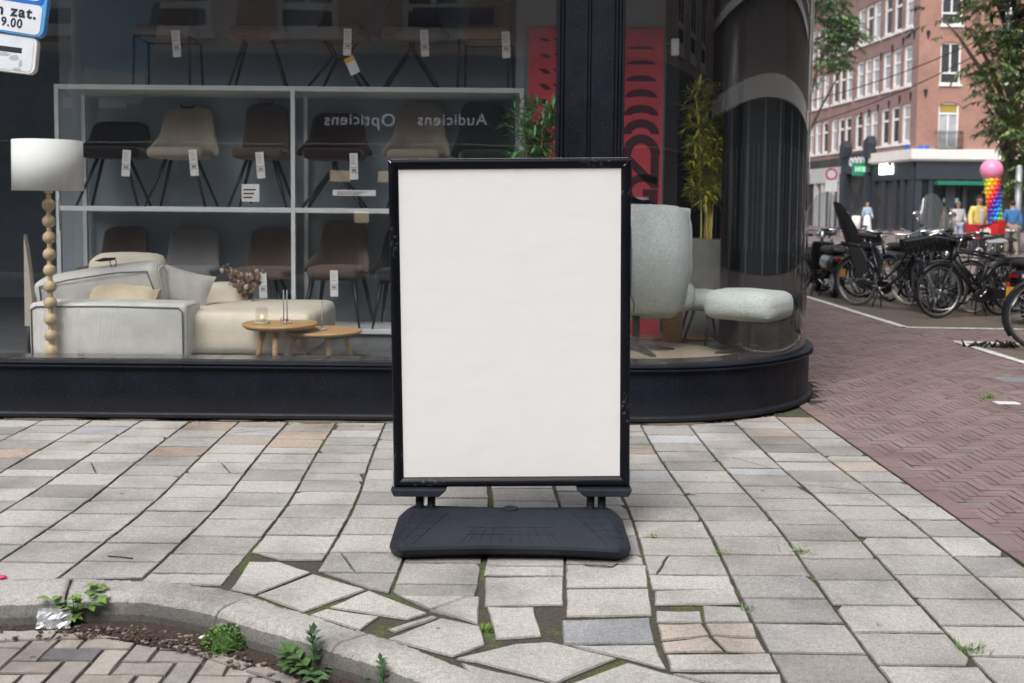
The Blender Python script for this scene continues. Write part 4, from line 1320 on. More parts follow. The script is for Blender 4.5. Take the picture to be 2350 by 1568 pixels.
# pot of the first plant, planter of the second
pb = P(1230, 470, 8.3)
po = thing("plant_pot", "grey pot under the green bamboo, hidden by the blank board", "pot", (pb.x, 8.3, FLOOR))
MB().lathe([(.14, 0), (.19, pb.z - FLOOR + .02), (.16, pb.z - FLOOR + .02), (.15, pb.z - FLOOR - .03)], 28).build("pot_body", M_("grey pot", (.3, .3, .3), .7), po)
m_conc = M_("concrete planter", (.26, .265, .255), .85, var=.14, vs=7, bmp=.2)
pa, pb2 = P(1583, 545, 9.15), P(1664, 555, 9.15)
plz = pa.z
pln = thing("planter", "large grey concrete planter behind the pale footstool", "planter", ((pa.x + pb2.x) / 2, 9.45, FLOOR))
hw = (pb2.x - pa.x) / 2 + .3
MB().add([(-hw * .8, -.26, 0), (hw * .8, -.26, 0), (hw * .8, .3, 0), (-hw * .8, .3, 0), (-hw, -.32, plz - FLOOR), (hw, -.32, plz - FLOOR - .035), (hw, .4, plz - FLOOR - .035), (-hw, .4, plz - FLOOR)],
         [(0, 3, 2, 1), (4, 5, 6, 7), (0, 1, 5, 4), (1, 2, 6, 5), (2, 3, 7, 6), (3, 0, 4, 7)]).build("planter_body", m_conc, pln, bevel=.01)

# ---- lounge chair and footstool
m_boucle = fabric("pale boucle", (.66, .72, .70), .23, 80)
_b = [n for n in m_boucle.node_tree.nodes if n.type == 'BUMP'][0]; _b.inputs['Strength'].default_value = .9; _b.inputs['Distance'].default_value = .012
LCY = 7.95
cl, cr = P(1330, 600, LCY).x, P(1584, 600, LCY).x
cz1 = P(1500, 476, LCY).z; cz0 = P(1500, 722, LCY).z
cxm = (cl + cr) / 2
lc = thing("lounge_chair", "pale boucle lounge chair seen from behind, half hidden by the blank board", "armchair", (cxm, LCY + .25, FLOOR))
W_ = cr - cl; H_ = cz1 - cz0
mb = MB()
def backf(u, v):
    s = u * 2 - 1
    z = cz0 - FLOOR + H_ * v
    wv = (W_ / 2) * (.97 + .03 * math.sin(PI * min(1, v * 1.1)) + .01 * v)
    x = s * wv
    edge = abs(s) ** 6
    y = -.25 + .30 * edge * (1 - .3 * v) + .10 * (1 - v) ** 2 * 0 - .10 * math.sin(PI * v) + .10 * (1 - v) ** 3 + .04 * v
    z -= .02 * edge * (v > .9)
    y += .006 * math.sin(s * 7 + v * 2) * (1 - v) + .004 * math.sin(s * 13 + v * 5)
    return (x, y, z + .012 * math.sin(s * 9) * v ** 8)
mb.grid(backf, 22, 16)
mb.build("backrest", m_boucle, lc, solid=.09, sub=1)
rim_ = MB()
for s_ in (0, 1):
    rim_.tube([Vector(backf(s_, v)) + Vector(((.012 if s_ else -.012) + rnd.uniform(-.006, .006), .03, 0)) for v in [i / 12 for i in range(13)]], [.042 + rnd.uniform(-.006, .008) for _ in range(13)], 10)
rim_.build("wing", m_boucle, lc)
rbox(-W_ / 2 + .02, W_ / 2 - .02, -.08, .06, cz1 - FLOOR - .16, cz1 - FLOOR + .005, "headrest", m_boucle, lc, r=.06, puff=.02, jit=.006)
rbox(-W_ / 2 + .05, W_ / 2 - .04, -.02, .50, .28, .44, "seat", m_boucle, lc, r=.07, puff=.03)
ar = P(1602, 655, LCY + .2)
rbox(W_ / 2 - .06, W_ / 2 + .10, -.0, .42, .36, .60, "armrest", m_boucle, lc, r=.075, puff=.01, M=T(0, 0, -.02) @ rotm(R(0), 'Y'))
rbox(-W_ / 2 - .10, -W_ / 2 + .06, -.0, .42, .36, .60, "armrest", m_boucle, lc, r=.075, puff=.01, M=T(0, 0, -.02))
sm = MB().tube([(P(1445 + (0 if i < 8 else 10), 520 + i * 22, LCY).x - cxm, backf((P(1447, 520, LCY).x - cl) / W_, 1 - (i * 22 + 44) / 246)[1] - .052, P(1446, 520 + i * 22, LCY).z - FLOOR) for i in range(10)], .004, 6)
sm.build("seam", M_("dark seam", (.06, .06, .06), .8), lc)
bx = P(1466, 780, LCY).x - cxm
def star(parent, x, y, h, L, n=4, a0=.35):
    MB().bar((x, y, h), (x, y, .05), .032, .028, 14).build("column", m_black, parent)
    for k in range(n):
        a = a0 + 2 * PI * k / n
        c_, s_ = math.cos(a), math.sin(a)
        q = MB()
        M0 = T(x, y, 0) @ rotm(a)
        q.add([(0, -.03, .045), (L, -.022, .012), (L, .022, .012), (0, .03, .045), (0, -.03, .085), (L, -.022, .03), (L, .022, .03), (0, .03, .085)], [(0, 3, 2, 1), (4, 5, 6, 7), (0, 1, 5, 4), (1, 2, 6, 5), (2, 3, 7, 6), (3, 0, 4, 7)], M=M0)
        q.box(L - .03, L + .012, -.024, .024, .0008, .028, M=M0)
        q.build("foot", m_black, parent, bevel=.003)
star(lc, bx, -.05, .30, .33, 4, .30)
FY2 = 8.0
fx = P(1718, 700, FY2).x
fz1, fz0 = P(1718, 660, FY2).z, P(1718, 734, FY2).z
fs_ = thing("footstool", "pale boucle footstool on a black pedestal in the curved window", "footstool", (fx, FY2, FLOOR), R(-38))
fw = (P(1826, 700, FY2).x - P(1612, 700, FY2).x) * .98
rbox(-fw * .40, fw * .40, -fw * .33, fw * .33, fz0 - FLOOR + .015, fz1 - FLOOR - .03, "cushion", m_boucle, fs_, r=.07, puff=.022, n=7, jit=.003)
star(fs_, -.01, 0, fz0 - FLOOR + .02, .24, 4, .5)
# round rug, wooden stump table, small chair legs beyond
rgc = P(1430, 790, 8.1)
rug = MB().lathe([(.86, .001), (.86, .012), (.84, .014)], 64)
ro = thing("rug", "round sand coloured rug under the lounge chair", "rug", (rgc.x, 8.0, FLOOR))
rug.build("rug_pile", fabric("sand rug", (.36, .31, .19), .15, 200), ro, M=Matrix.Diagonal((1.02, .98, 1, 1)))
orr = thing("mat", "small orange brown patch of painted lamp light behind the round rug", "mat", (P(1560, 750, 9.0).x, 9.1, FLOOR))  # flat orange patch standing in for a warm pool of lamp light
MB().box(-.45, .28, -.22, .3, .016, .022).build("light_pool", fabric("warm light orange", (.45, .19, .06)), orr)
sp_ = P(1542, 740, 8.75)
stt = thing("stump_table", "pale wooden stump table behind the lounge chair", "side table", (sp_.x, 8.72, FLOOR + .014))
MB().lathe([(.088, 0.0), (.088, .34), (.08, .35)], 24).build("stump", m_oak, stt)
lg = P(1605, 740, 8.5)
sc_ = thing("small_chair", "pale chair on slim dark splayed legs behind the footstool", "chair", (P(1612, 700, 8.75).x, 8.78, FLOOR + .001))
rbox(-.16, .16, -.16, .16, .30, .46, "seat", m_boucle, sc_, r=.06, puff=.02)
for a, b in (((-.08, -.1), (-.19, -.14)), ((.04, -.1), (.0, -.2)), ((.1, .1), (.17, .16)), ((-.1, .1), (-.17, .16))):
    MB().bar((a[0], a[1], .31), (b[0], b[1], 0), .015, .009, 8).build("leg", m_leg, sc_)

# ---- small cards on the rack
for px, py, w_, h_, lvl, lb in ((575, 443, 40, 40, 1, "small printed info card at the foot of the rack's middle post"), (813, 443, 98, 13, 1, "long narrow shelf label under the wine red chair")):
    q = P(px, py, RY0 - .03); s_ = RY0 / FPX
    t = thing("info_card", lb, "card", (q.x, RY0 - .03, q.z - h_ * s_ / 2))
    MB().box(-w_ * s_ / 2, w_ * s_ / 2, -.002, .002, 0, h_ * s_).build("card", m_tag, t)
    k = MB()
    for i in range(3): k.box(-w_ * s_ * .4, w_ * s_ * (.1 + .1 * i), -.0035, -.0025, h_ * s_ * (.2 + .22 * i), h_ * s_ * (.28 + .22 * i))
    k.build("printing", m_ink, t)
    MB().box(-.004, .004, -.004, .03, -.02, 0.002).build("clip", m_black, t)
# ================================================================== THE BLANK PAVEMENT BOARD
BYD = 4.5
c00, c10 = P(905, 1116, BYD), P(1444, 1114, BYD)       # outer frame corners at the bottom
c01, c11 = P(891, 368, BYD), P(1441, 363, BYD)         # and at the top
mid0 = (c00 + c10) / 2; mid1 = (c01 + c11) / 2
BW = ((c10 - c00).length + (c11 - c01).length) / 2
BH = ((c01 - c00).length + (c11 - c10).length) / 2
# axes of the board (it stands a little askew on its springs)
ux = ((c10 - c00).normalized() + (c11 - c01).normalized()).normalized()
uz = ((c01 - c00).normalized() + (c11 - c10).normalized()).normalized()
uz = (uz - ux * uz.dot(ux)).normalized()
lean = R(2.2)                                           # top leans a touch towards the street
uy = uz.cross(ux).normalized()
uz2 = (uz * math.cos(lean) - uy * math.sin(lean)).normalized(); uy2 = uz2.cross(ux).normalized()
BM = Matrix(((ux.x, uy2.x, uz2.x, mid0.x), (ux.y, uy2.y, uz2.y, mid0.y), (ux.z, uy2.z, uz2.z, mid0.z), (0, 0, 0, 1)))
bd = thing("pavement_sign", "blank white poster board in a black snap frame on a black sprung foot", "sign board", (mid0.x, BYD + .0, 0))
LM = T(-mid0.x, -BYD, 0) @ BM
def frame_mat():
    m, nt, b = base_mat("scuffed black frame")
    co = coords(nt)
    f = noise(nt, co, 55, 6, .75); g = noise(nt, co, 4, 3)
    v = math_n(nt, 'MULTIPLY', f, math_n(nt, 'ADD', g, .42))
    sp = _n(nt, "ShaderNodeSeparateXYZ"); nt.links.new(co, sp.inputs[0])
    top = ramp(nt, math_n(nt, 'DIVIDE', sp.outputs[2], BH), [(.93, 0.0), (.965, 1.0)])
    sc_ = math_n(nt, 'MULTIPLY', ramp(nt, v, [(.60, 0.0), (.625, 1.0)]), math_n(nt, 'ADD', math_n(nt, 'MULTIPLY', top, .65), .12))
    nt.links.new(mixc(nt, sc_, (.0042, .005, .0085), (.5, .5, .52)), b.inputs['Base Color'])
    nt.links.new(ramp(nt, g, [(.3, .28), (.7, .45)]), b.inputs['Roughness'])
    b.inputs['Specular IOR Level'].default_value = .2
    return m
m_frame = frame_mat()
w2 = BW / 2
FW = .0440
def rail(L, name):                                     # rounded snap profile of one side, mitred
    prof = [(0.0, .012), (0.0, -.010), (.006, -.018), (.016, -.021), (.028, -.019), (FW - .004, -.009), (FW, -.004), (FW, .012)]   # across, out of the plane
    mb = MB()
    vs = []
    for e in (0, 1):
        for a, y in prof:
            x = -L / 2 + a if e == 0 else L / 2 - a
            vs.append((x, y, -a))
    n = len(prof)
    fs = [[k, (k + 1) % n, n + (k + 1) % n, n + k] for k in range(n)] + [list(range(n))[::-1], list(range(n, 2 * n))]
    mb.add(vs, fs)
    return mb
def railobj(L, M):
    o = rail(L - .0016, "frame_rail").build("frame_rail", m_frame, bd, M=LM @ M, bevel=.0012)
    return o
railobj(BW, T(0, 0, BH))
railobj(BW, T(0, 0, 0) @ rotm(PI, 'Y'))
railobj(BH, T(-w2, 0, BH / 2) @ rotm(-PI / 2, 'Y'))
railobj(BH, T(w2, 0, BH / 2) @ rotm(PI / 2, 'Y'))
# bright worn aluminium at the top corners and edge
m_alu = M_("bare aluminium edge", (.62, .63, .68), .3, .7)
al = MB()
al.box(-w2 + .012, w2 - .012, -.006, .008, BH + .0005, BH + .003)
al.add([(w2 - .003, -.0125, BH - .002), (w2 - .036, -.0212, BH - .034), (w2 - .0335, -.0213, BH - .0355), (w2 - .0005, -.0125, BH - .007)], [(0, 1, 2, 3)])
al.add([(-w2 + .003, -.0125, BH - .002), (-w2 + .014, -.0213, BH - .013), (-w2 + .012, -.0213, BH - .0145), (-w2 + .0005, -.0125, BH - .006)], [(0, 3, 2, 1)])
al.build("edge_strip", m_alu, bd, M=LM)
# poster: slightly wavy white sheet
m_poster, nt_, b_ = base_mat("blank poster paper")
co_ = coords(nt_, 'Object', (1, 1, 2.2))
nt_.links.new(ramp(nt_, noise(nt_, co_, 7, 5, .6, .4), [(.35, (.735, .735, .735)), (.65, (.757, .757, .757))]), b_.inputs['Base Color'])
b_.inputs['Roughness'].default_value = .55
bump(nt_, b_, noise(nt_, coords(nt_, 'Object', (1.2, 1, 3.0)), 2.6, 3, .5, .6), .10, .02)
po_ = MB().grid(lambda u, v: ((u - .5) * (BW - 2 * FW + .004), -.002, FW - .002 + v * (BH - 2 * FW + .004)), 12, 16)
po_.build("poster", m_poster, bd, M=LM)
MB().box(-w2 + .004, w2 - .004, .0125, .030, .004, BH - .004).build("back_panel", m_black, bd, M=LM)
# side strips (pale aluminium foot of the side rails)
for s_ in (-1, 1):
    MB().box(s_ * (w2 + .003) - .0025, s_ * (w2 + .003) + .0025, -.008, .012, .0, .075).build("end_clip", M_("grey clip", (.25, .30, .32), .4), bd, M=LM)
# brackets, springs
m_base = speckle_paint("black moulded plastic", (.0165, .020, .028), .48, .08, (.16, .16, .16), 120)
def base_pt(x, y, Y): return P(x, y, Y)
for s_, (px0, px1) in ((-1, (897, 1026)), (1, (1322, 1450))):
    a, b = P(px0, 1118, BYD - .03), P(px1, 1118, BYD - .03)
    z1 = P((px0 + px1) / 2, 1117, BYD).z; z0 = P((px0 + px1) / 2, 1133, BYD).z
    br_ = MB()
    X_0, X_1 = a.x - mid0.x, b.x - mid0.x
    li, ri = (.016, .035) if s_ < 0 else (.035, .016)
    br_.prism([(X_0, z1), (X_0 + li, z0), (X_1 - ri, z0), (X_1, z1)], -.035, .055, rotm(PI / 2, 'X'))
    br_.build("bracket", m_base, bd, bevel=.004)
SPT = P(970, 1133, BYD).z
for px in (963, 990, 1355, 1381):
    a = P(px, 1150, BYD + .0)
    zb_ = P(px, 1179, BYD).z
    sp = MB()
    turns = 11; n = turns * 12
    sp.tube([((a.x - mid0.x) + .0155 * math.cos(2 * PI * i / 12), .0155 * math.sin(2 * PI * i / 12), zb_ - .01 + (SPT - zb_ + .012) * i / n) for i in range(n + 1)], .0043, 7)
    sp.bar((a.x - mid0.x, 0, zb_ - .02), (a.x - mid0.x, 0, SPT), .0135, .0135, 12)
    sp.build("spring", m_base, bd)
# moulded base: profile lofted along x; waisted in the middle, grooves on the slopes
bl, brr = P(902, 1240, 4.28), P(1440, 1240, 4.28)
HWB = (brr.x - bl.x) / 2; bcx = (brr.x + bl.x) / 2 - mid0.x
TOPZ = P(1170, 1166, BYD).z
base = MB()
NU = 96
prof0 = []
def base_fn():
    vs, fs = [], []
    secs = []
    for i in range(NU + 1):
        s = -1 + 2 * i / NU
        x = s * HWB
        a = abs(s)
        waist = .030 * (1 - s * s)                                   # front and back edges pull in at the middle
        corner = .085 * max(0, (a - .86) / .14) ** 2
        front = -.432 + waist + corner
        rid = .055 - .030 * max(0, (a - .80) / .20) ** 2
        topz = TOPZ - .006 * (1 - min(1, a / .7)) - .045 * max(0, (a - .86) / .14) ** 1.6
        lip = .070 - .018 * max(0, (a - .9) / .1) + .004 * (1 - s * s)
        low = .028 + .012 * (1 - s * s) * 0
        under = .0 + .010 * (1 - (s * s)) 
        pr = [(front + .12, under), (front + .055, under + .006), (front + .012, low + .014), (front + .002, lip - .012), (front + .006, lip), (front + .020, lip + .004)]
        # slope with tile grooves
        ns = 14
        for k in range(1, ns):
            f = k / ns
            y = front + .020 + (-rid - front - .020) * f
            z = lip + .004 + (topz - lip - .004) * (f ** .92)
            pr.append((y, z))
        pr += [(-rid, topz), (-rid + .012, topz + .002), (rid - .012, topz + .002), (rid, topz)]
        pr[-2:] = [(rid - .03, topz), (rid - .015, topz - .006)]
        mir = [(rid + .002, topz - .03), (rid + .012, .04), (rid + .004, .012), (rid - .03, under)]
        secs.append([(x, y, z) for y, z in pr + mir])
    m = len(secs[0])
    for s in secs: vs += s
    for i in range(NU):
        for j in range(m - 1):
            fs.append((i * m + j, (i + 1) * m + j, (i + 1) * m + j + 1, i * m + j + 1))
    fs.append([j for j in range(m)][::-1]); fs.append([NU * m + j for j in range(m)])
    return vs, fs
v_, f_ = base_fn()
base.add(v_, f_, 0, True)
bo = base.build("foot", m_base, bd, M=T(bcx, 0, 0))
bm = bmesh.new(); bm.from_mesh(bo.data); bmesh.ops.recalc_face_normals(bm, faces=bm.faces)
for e_ in bm.edges:
    if len(e_.link_faces) == 2 and e_.calc_face_angle(0) > R(24): e_.smooth = False
bm.to_mesh(bo.data); bm.free()
# grooves: dark thin inlays lying on the slope
def slope_z(x, f):
    s = x / HWB; a = abs(s)
    front = -.432 + .030 * (1 - s * s) + .085 * max(0, (a - .86) / .14) ** 2
    rid = .055 - .030 * max(0, (a - .80) / .20) ** 2
    topz = TOPZ - .006 * (1 - min(1, a / .7)) - .045 * max(0, (a - .86) / .14) ** 1.6
    lip = .070 - .018 * max(0, (a - .9) / .1) + .004 * (1 - s * s)
    y = front + .020 + (-rid - front - .020) * f
    return Vector((x, y, lip + .004 + (topz - lip - .004) * (f ** .92) + .0006))
gv = MB()
def groove(pts_, r=.0013):
    gv.tube([slope_z(x * HWB, f) for x, f in pts_], r, 5, flat=.6)
def gl(a, b, n=8, r=.0013): groove([(a[0] + (b[0] - a[0]) * i / n, a[1] + (b[1] - a[1]) * i / n) for i in range(n + 1)], r)
for s_ in (-1, 1):
    gl((s_ * .80, .02), (s_ * .545, .97), r=.0022)
    gl((s_ * .88, .10), (s_ * .70, .97)); gl((s_ * .95, .2), (s_ * .84, .97))
    for f in (.25, .45, .65, .82): gl((s_ * (.80 - .26 * f), f), (s_ * .96, f * .98))
for k in range(-4, 5): gl((k * .086, .03), (k * .068, .50))
for f in (.27, .50): gl((-.086 * 4.4 + .03 * f, f), (.086 * 4.4 - .03 * f, f))
gl((-.40, .03), (-.30, .50)); gl((.40, .03), (.30, .50))
gv.build("groove", M_("groove", (.004, .0045, .006), .7), bd, M=T(bcx, 0, 0))
cap_ = MB().lathe([(.034, .0), (.036, .004), (.030, .006), (.022, .003), (.0, .003)], 24, T(0, -.0, TOPZ - .005), cap=False)
cap_.build("filler_cap", m_base, bd, M=T(bcx, 0, 0) @ T(0, 0, .0015))
for px in (1398, 1010, 945):
    a = P(px, 1172, BYD - .02)
    MB().lathe([(.013, .0), (.013, .002), (.009, .0025), (.009, -.004)], 16, T(a.x - mid0.x, -.0, TOPZ - .006), cap=False).build("socket", M_("socket", (.004, .004, .005), .6), bd)

# ================================================================== PARKING SIGN, TOP LEFT
SGY = 6.0
ps = P(-30, 60, SGY)
m_blue = M_("sign blue", (.012, .15, .62), .35, var=.08)
m_blue2 = M_("sign rim blue", (.10, .36, .72), .35)
m_sw = M_("sign white", (.66, .70, .77), .45, var=.06, vs=20)
m_gal = M_("galvanised steel", (.40, .41, .42), .5, .6)
sgn = thing("parking_sign", "blue and white parking sign with opening hours at the picture's top left", "traffic sign", (P(-100, 100, SGY).x, SGY + .03, 0))
ang = R(8.3)
o = P(107, 4, SGY)
SX = sgn.location.x
# plate frame: local x along the plate, z up the plate
KS = SGY / 3.05
cornerBR = P(104.5, 91, SGY)
SM = T(cornerBR.x - SX, -.04, cornerBR.z) @ rotm(ang, 'Y') @ Matrix.Scale(KS, 4)
def rrect(x0, x1, z0, z1, r, n=6):
    p_ = []
    for cx_, cz_, a0 in ((x1 - r, z0 + r, -PI / 2), (x1 - r, z1 - r, 0), (x0 + r, z1 - r, PI / 2), (x0 + r, z0 + r, PI)):
        for k in range(n + 1):
            a = a0 + PI / 2 * k / n
            p_.append((cx_ + r * math.cos(a), cz_ + r * math.sin(a)))
    return p_
XZ = rotm(PI / 2, 'X')
pu = SGY / FPX                                          # metres per picture unit there
PW = .30
plate = MB().prism(rrect(-PW, 0, 0, .45, .024), -.012, .012, XZ)
pl_ = plate.build("plate", m_blue2, sgn, M=SM, bevel=.003)
MB().prism(rrect(-PW + .014, -.0115, .007, .095, .016), .0122, .0135, XZ).build("white_field", m_sw, sgn, M=SM)
MB().prism(rrect(-PW + .014, -.011, .0965, .438, .016), .0122, .0135, XZ).build("blue_field", m_blue, sgn, M=SM)
rl = rrect(-PW + .024, -.0165, .107, .428, .022); rl2 = rrect(-PW + .034, -.0285, .119, .416, .014)
fr_ = MB(); nn_ = len(rl)
fr_.add([(a, -.0142, b) for a, b in rl] + [(a, -.0142, b) for a, b in rl2], [(k, (k + 1) % nn_, nn_ + (k + 1) % nn_, nn_ + k) for k in range(nn_)])
fr_.build("white_border", m_sw, sgn, M=SM)
m_let = M_("sign black lettering", (.012, .014, .03), .5)
text_mesh("lettering", "ma t/m zat.", .045, m_let, sgn, SM @ T(-.027, -.0142, .069) @ XZ, 'RIGHT', .0004, .0013, 1.0, 1.2, fit=.0345)
text_mesh("lettering", "9.00-19.00", .036, m_let, sgn, SM @ T(-.066, -.0142, .0335) @ XZ, 'RIGHT', .0004, .0008, .9, 1.15, fit=.0275)
text_mesh("lettering", "P", .36, m_sw, sgn, SM @ T(-.15, -.0142, .27) @ XZ, 'CENTER', .0004, .006)
sub = P(86, 171, SGY)
SM2 = T(P(83, 174, SGY).x - SX, -.03, P(83, 174, SGY).z) @ rotm(R(6.5), 'Y') @ Matrix.Scale(KS, 4)
MB().prism(rrect(-.29, 0, 0, .114, .022), -.011, .011, XZ).build("arrow_plate", M_("chipped white rim", (.74, .74, .74), .45), sgn, M=SM2, bevel=.003)
MB().prism(rrect(-.282, -.010, .007, .106, .015), .0112, .0122, XZ).build("arrow_field", m_sw, sgn, M=SM2)
ar_ = MB()
ar_.add([(-.20, -.0128, .060), (-.044, -.0128, .060), (-.044, -.0128, .076), (-.20, -.0128, .076), (-.255, -.0128, .068), (-.2, -.0128, .04), (-.2, -.0128, .096)], [(0, 1, 2, 3), (4, 5, 6)])
ar_.build("arrow", m_let, sgn, M=SM2)
sm_ = MB()
for a, b, c, d in ((-.11, .052, .035, .006), (-.066, .045, .016, .009), (-.045, .030, .006, .012), (-.054, .012, .014, .005)):
    sm_.add([(a - c, -.0126, b - d * .3), (a - c * .4, -.0126, b - d), (a + c * .7, -.0126, b - d * .8), (a + c, -.0126, b), (a + c * .5, -.0126, b + d), (a - c * .5, -.0126, b + d * .6)], [(0, 1, 2, 3, 4, 5)])
sm_.build("scuff", M_("grey scuff", (.42, .44, .47), .7), sgn, M=SM2)
MB().bar((0, .03, 0), (0, .03, 3.6), .03, .03, 16).build("pole", m_gal, sgn)
MB().box(-.05, .05, -.02, .03, 2.5, 2.53).build("clamp", m_gal, sgn)

# ================================================================== WEEDS AND LITTER
def leaf_mat(name, c):
    m, nt, b = base_mat(name); co = coords(nt)
    nt.links.new(ramp(nt, noise(nt, co, 60, 3), [(.3, [v * .7 for v in c]), (.7, [v * 1.25 for v in c])]), b.inputs['Base Color'])
    b.inputs['Roughness'].default_value = .55
    return m
lg1, lg2, lg3 = leaf_mat("weed green", (.075, .17, .035)), leaf_mat("weed pale green", (.16, .27, .06)), leaf_mat("weed blue green", (.075, .16, .065))
def lobed(mb, p, d, L, wd, mi, rr):
    d = d.normalized(); s = d.cross(Vector((0, 0, 1)))
    if s.length < 1e-3: s = Vector((1, 0, 0))
    s.normalize(); up = s.cross(d)
    for k in range(4):
        f0 = k / 4.2
        q = p + d * L * f0 - Vector((0, 0, 1)) * L * .16 * f0 * f0
        for sg_ in (-1, 1):
            dd = (d * .75 + s * sg_ * .9 + up * .1).normalized()
            leaf(mb, q, dd, wd * (1.2 - .5 * abs(f0 - .45)), wd * .28, mi)
    leaf(mb, p + d * L * .75 - Vector((0, 0, 1)) * L * .1, d, L * .4, wd * .32, mi)
    mb.bar(p, p + d * L * .8 - Vector((0, 0, 1)) * L * .1, .0016, .001, 4, mi)
def weed(px, py, z, label, cat, kind, sc, seed):
    rr = random.Random(seed)
    p = G(px, py, z)
    t = thing("weed", label, cat, p)
    mb = MB(); st = MB()
    if kind == 'rosette':
        for k in range(11):
            a = rr.uniform(0, 2 * PI); e_ = rr.uniform(.1, .9)
            d = Vector((math.cos(a), math.sin(a), e_))
            lobed(mb, Vector((0, 0, .004)), d, sc * rr.uniform(.6, 1.0), sc * .30, rr.choice([0, 2, 2]), rr)
        for k in range(3):
            lobed(mb, Vector((0, 0, sc * .3)), Vector((rr.uniform(-.3, .3), rr.uniform(-.3, .3), 1)), sc * .8, sc * .22, 2, rr)
        st.bar((0, 0, 0), (0, 0, sc * .6), .0025, .002, 6)
    elif kind == 'leafy':
        for k in range(12):
            a = rr.uniform(0, 2 * PI); L = sc * rr.uniform(.5, 1.1)
            e_ = Vector((math.cos(a) * L * .55, math.sin(a) * L * .4, L * rr.uniform(.45, .85)))
            st.tube([(0, 0, 0), e_ * .5 + Vector((0, 0, L * .08)), e_], .0016, 5)
            for i in range(6):
                q = e_ * rr.uniform(.4, 1.0)
                a2 = rr.uniform(0, 2 * PI)
                leaf(mb, q, Vector((math.cos(a2), math.sin(a2), rr.uniform(-.1, .5))), sc * rr.uniform(.22, .34), sc * .10, rr.choice([0, 1, 1]))
    elif kind == 'clump':
        for k in range(620):
            u = Vector((rr.gauss(0, 1), rr.gauss(0, 1), abs(rr.gauss(0, 1)))).normalized()
            q = Vector((u.x * sc * .62, u.y * sc * .5, u.z * sc * .55)) * rr.uniform(.75, 1.03)
            a = rr.uniform(0, 2 * PI)
            leaf(mb, q, (u + Vector((math.cos(a), math.sin(a), .2)) * .8), sc * .10, sc * .045, rr.choice([0, 0, 1]))
        st.sphere((0, 0, sc * .12), sc * .38, 10, 7, (1, .8, .8))
    else:                                                # grass tuft
        for k in range(90):
            a = rr.uniform(0, 2 * PI); L = sc * rr.uniform(.4, 1)
            b_ = Vector((rr.gauss(0, .35) * sc, rr.gauss(0, .22) * sc, 0))
            d = Vector((math.cos(a) * .6, math.sin(a) * .6, rr.uniform(.4, 1)))
            s = Vector((-math.sin(a), math.cos(a), 0)) * .0016
            m_ = b_ + d * L * .5; e_ = b_ + d * L - Vector((0, 0, L * .25))
            mb.add([b_ - s, b_ + s, m_ + s, e_, m_ - s], [(0, 1, 2, 4), (4, 2, 3)], rr.choice([0, 1, 1]), True)
        st.sphere((0, 0, .0), sc * .3, 8, 5, (1, .7, .2))
    mb.build("leaves", [lg1, lg2, lg3], t)
    st.build("stem", lg1, t)
    return t
RZ = ROAD_Z + .004
weed(172, 1432, RZ, "leafy green weed growing in the gutter by the silver wrapper", "weed", 'leafy', .18, 1)
weed(521, 1486, RZ, "round bushy green weed beside the white shell against the kerb", "weed", 'clump', .145, 2)
weed(722, 1550, RZ, "deeply lobed weed growing in the gutter beside the cigarette butts", "weed", 'rosette', .17, 3)
weed(880, 1596, RZ, "grassy weed at the picture's bottom edge under the kerb", "weed", 'rosette', .13, 4)
weed(292, 1452, RZ, "small low green weed in the joint of the grey parking bay bricks", "weed", 'tuft', .025, 5)
for i, (x_, y_, s_, l_) in enumerate((
        (1838, 1275, .052, "bright green tuft in the joint right of the board's foot"),
        (2226, 1500, .05, "bright grass tuft in a paving joint near the picture's lower right corner"),
        (1657, 1275, .032, "small moss tuft in the second long joint right of the board"),
        (1497, 1238, .028, "low reddish green tuft against the joint just right of the board's foot"),
        (1716, 1405, .034, "small grass tuft beside the pinkish cracked stone"),
        (2018, 1444, .02, "flat yellowish tuft on a short joint in the right pavement"),
        (1835, 1083, .016, "tiny tuft in a far joint right of the board"),
        (1117, 1450, .032, "yellow green moss beside the broken stones"),
        (2265, 914, .06, "green grass patch beside the grey cover plate in the red street"))):
    weed(x_, y_, -.012 if y_ > 1000 else .0, l_, "weed", 'tuft', s_ * 1.5, 20 + i)
# silver wrapper
p = G(147, 1425, RZ)
wr = MB()
rr = random.Random(4)
wr.grid(lambda u, v: ((u - .5) * .125 + rr.uniform(-.004, .004), -.012 * v + rr.uniform(-.008, .008), v * .072 + rr.uniform(-.003, .003)), 9, 6, sm=False)
o_ = wr.build("wrapper", M_("silver foil", (.62, .64, .68), .28, .55), M=T(p.x, kerb_at(p.x, KO) - .05, ROAD_Z + .012) @ rotm(R(-20), 'X'))
tag(o_, "crumpled silver wrapper leaning on the kerb behind a weed", "wrapper")
# leaf, shell, butts, pink scrap
def flat_leaf(px, py, z, L, col, label, rz):
    mb = MB(); rr = random.Random(px)
    pts_ = [(0, 0), (.25, .22), (.5, .16), (.62, .3), (.8, .12), (1, 0), (.8, -.14), (.6, -.28), (.45, -.14), (.2, -.2)]
    vs = [(x * L, y * L, rr.uniform(0, .25) * L * .5) for x, y in pts_] + [(.5 * L, 0, .05 * L)]
    mb.add(vs, [(i, (i + 1) % 10, 10) for i in range(10)], 0, True)
    p_ = G(px, py, z)
    return tag(mb.build("fallen_leaf", M_("dry leaf", col, .7, vs=30), M=T(p_.x, p_.y, z + .004) @ rotm(rz)), label, "leaf")
flat_leaf(190, 1415, ROAD_Z + .02, .085, (.44, .22, .07), "orange brown fallen leaf beside the leafy gutter weed", R(-15))
flat_leaf(145, 1440, ROAD_Z + .006, .04, (.30, .13, .06), "small reddish fallen leaf under the leafy gutter weed", R(160))
flat_leaf(1580, 1136, .004, .045, (.36, .36, .12), "yellowish leaf lying on a paving joint right of the board", R(20))
p = G(472, 1468, RZ)
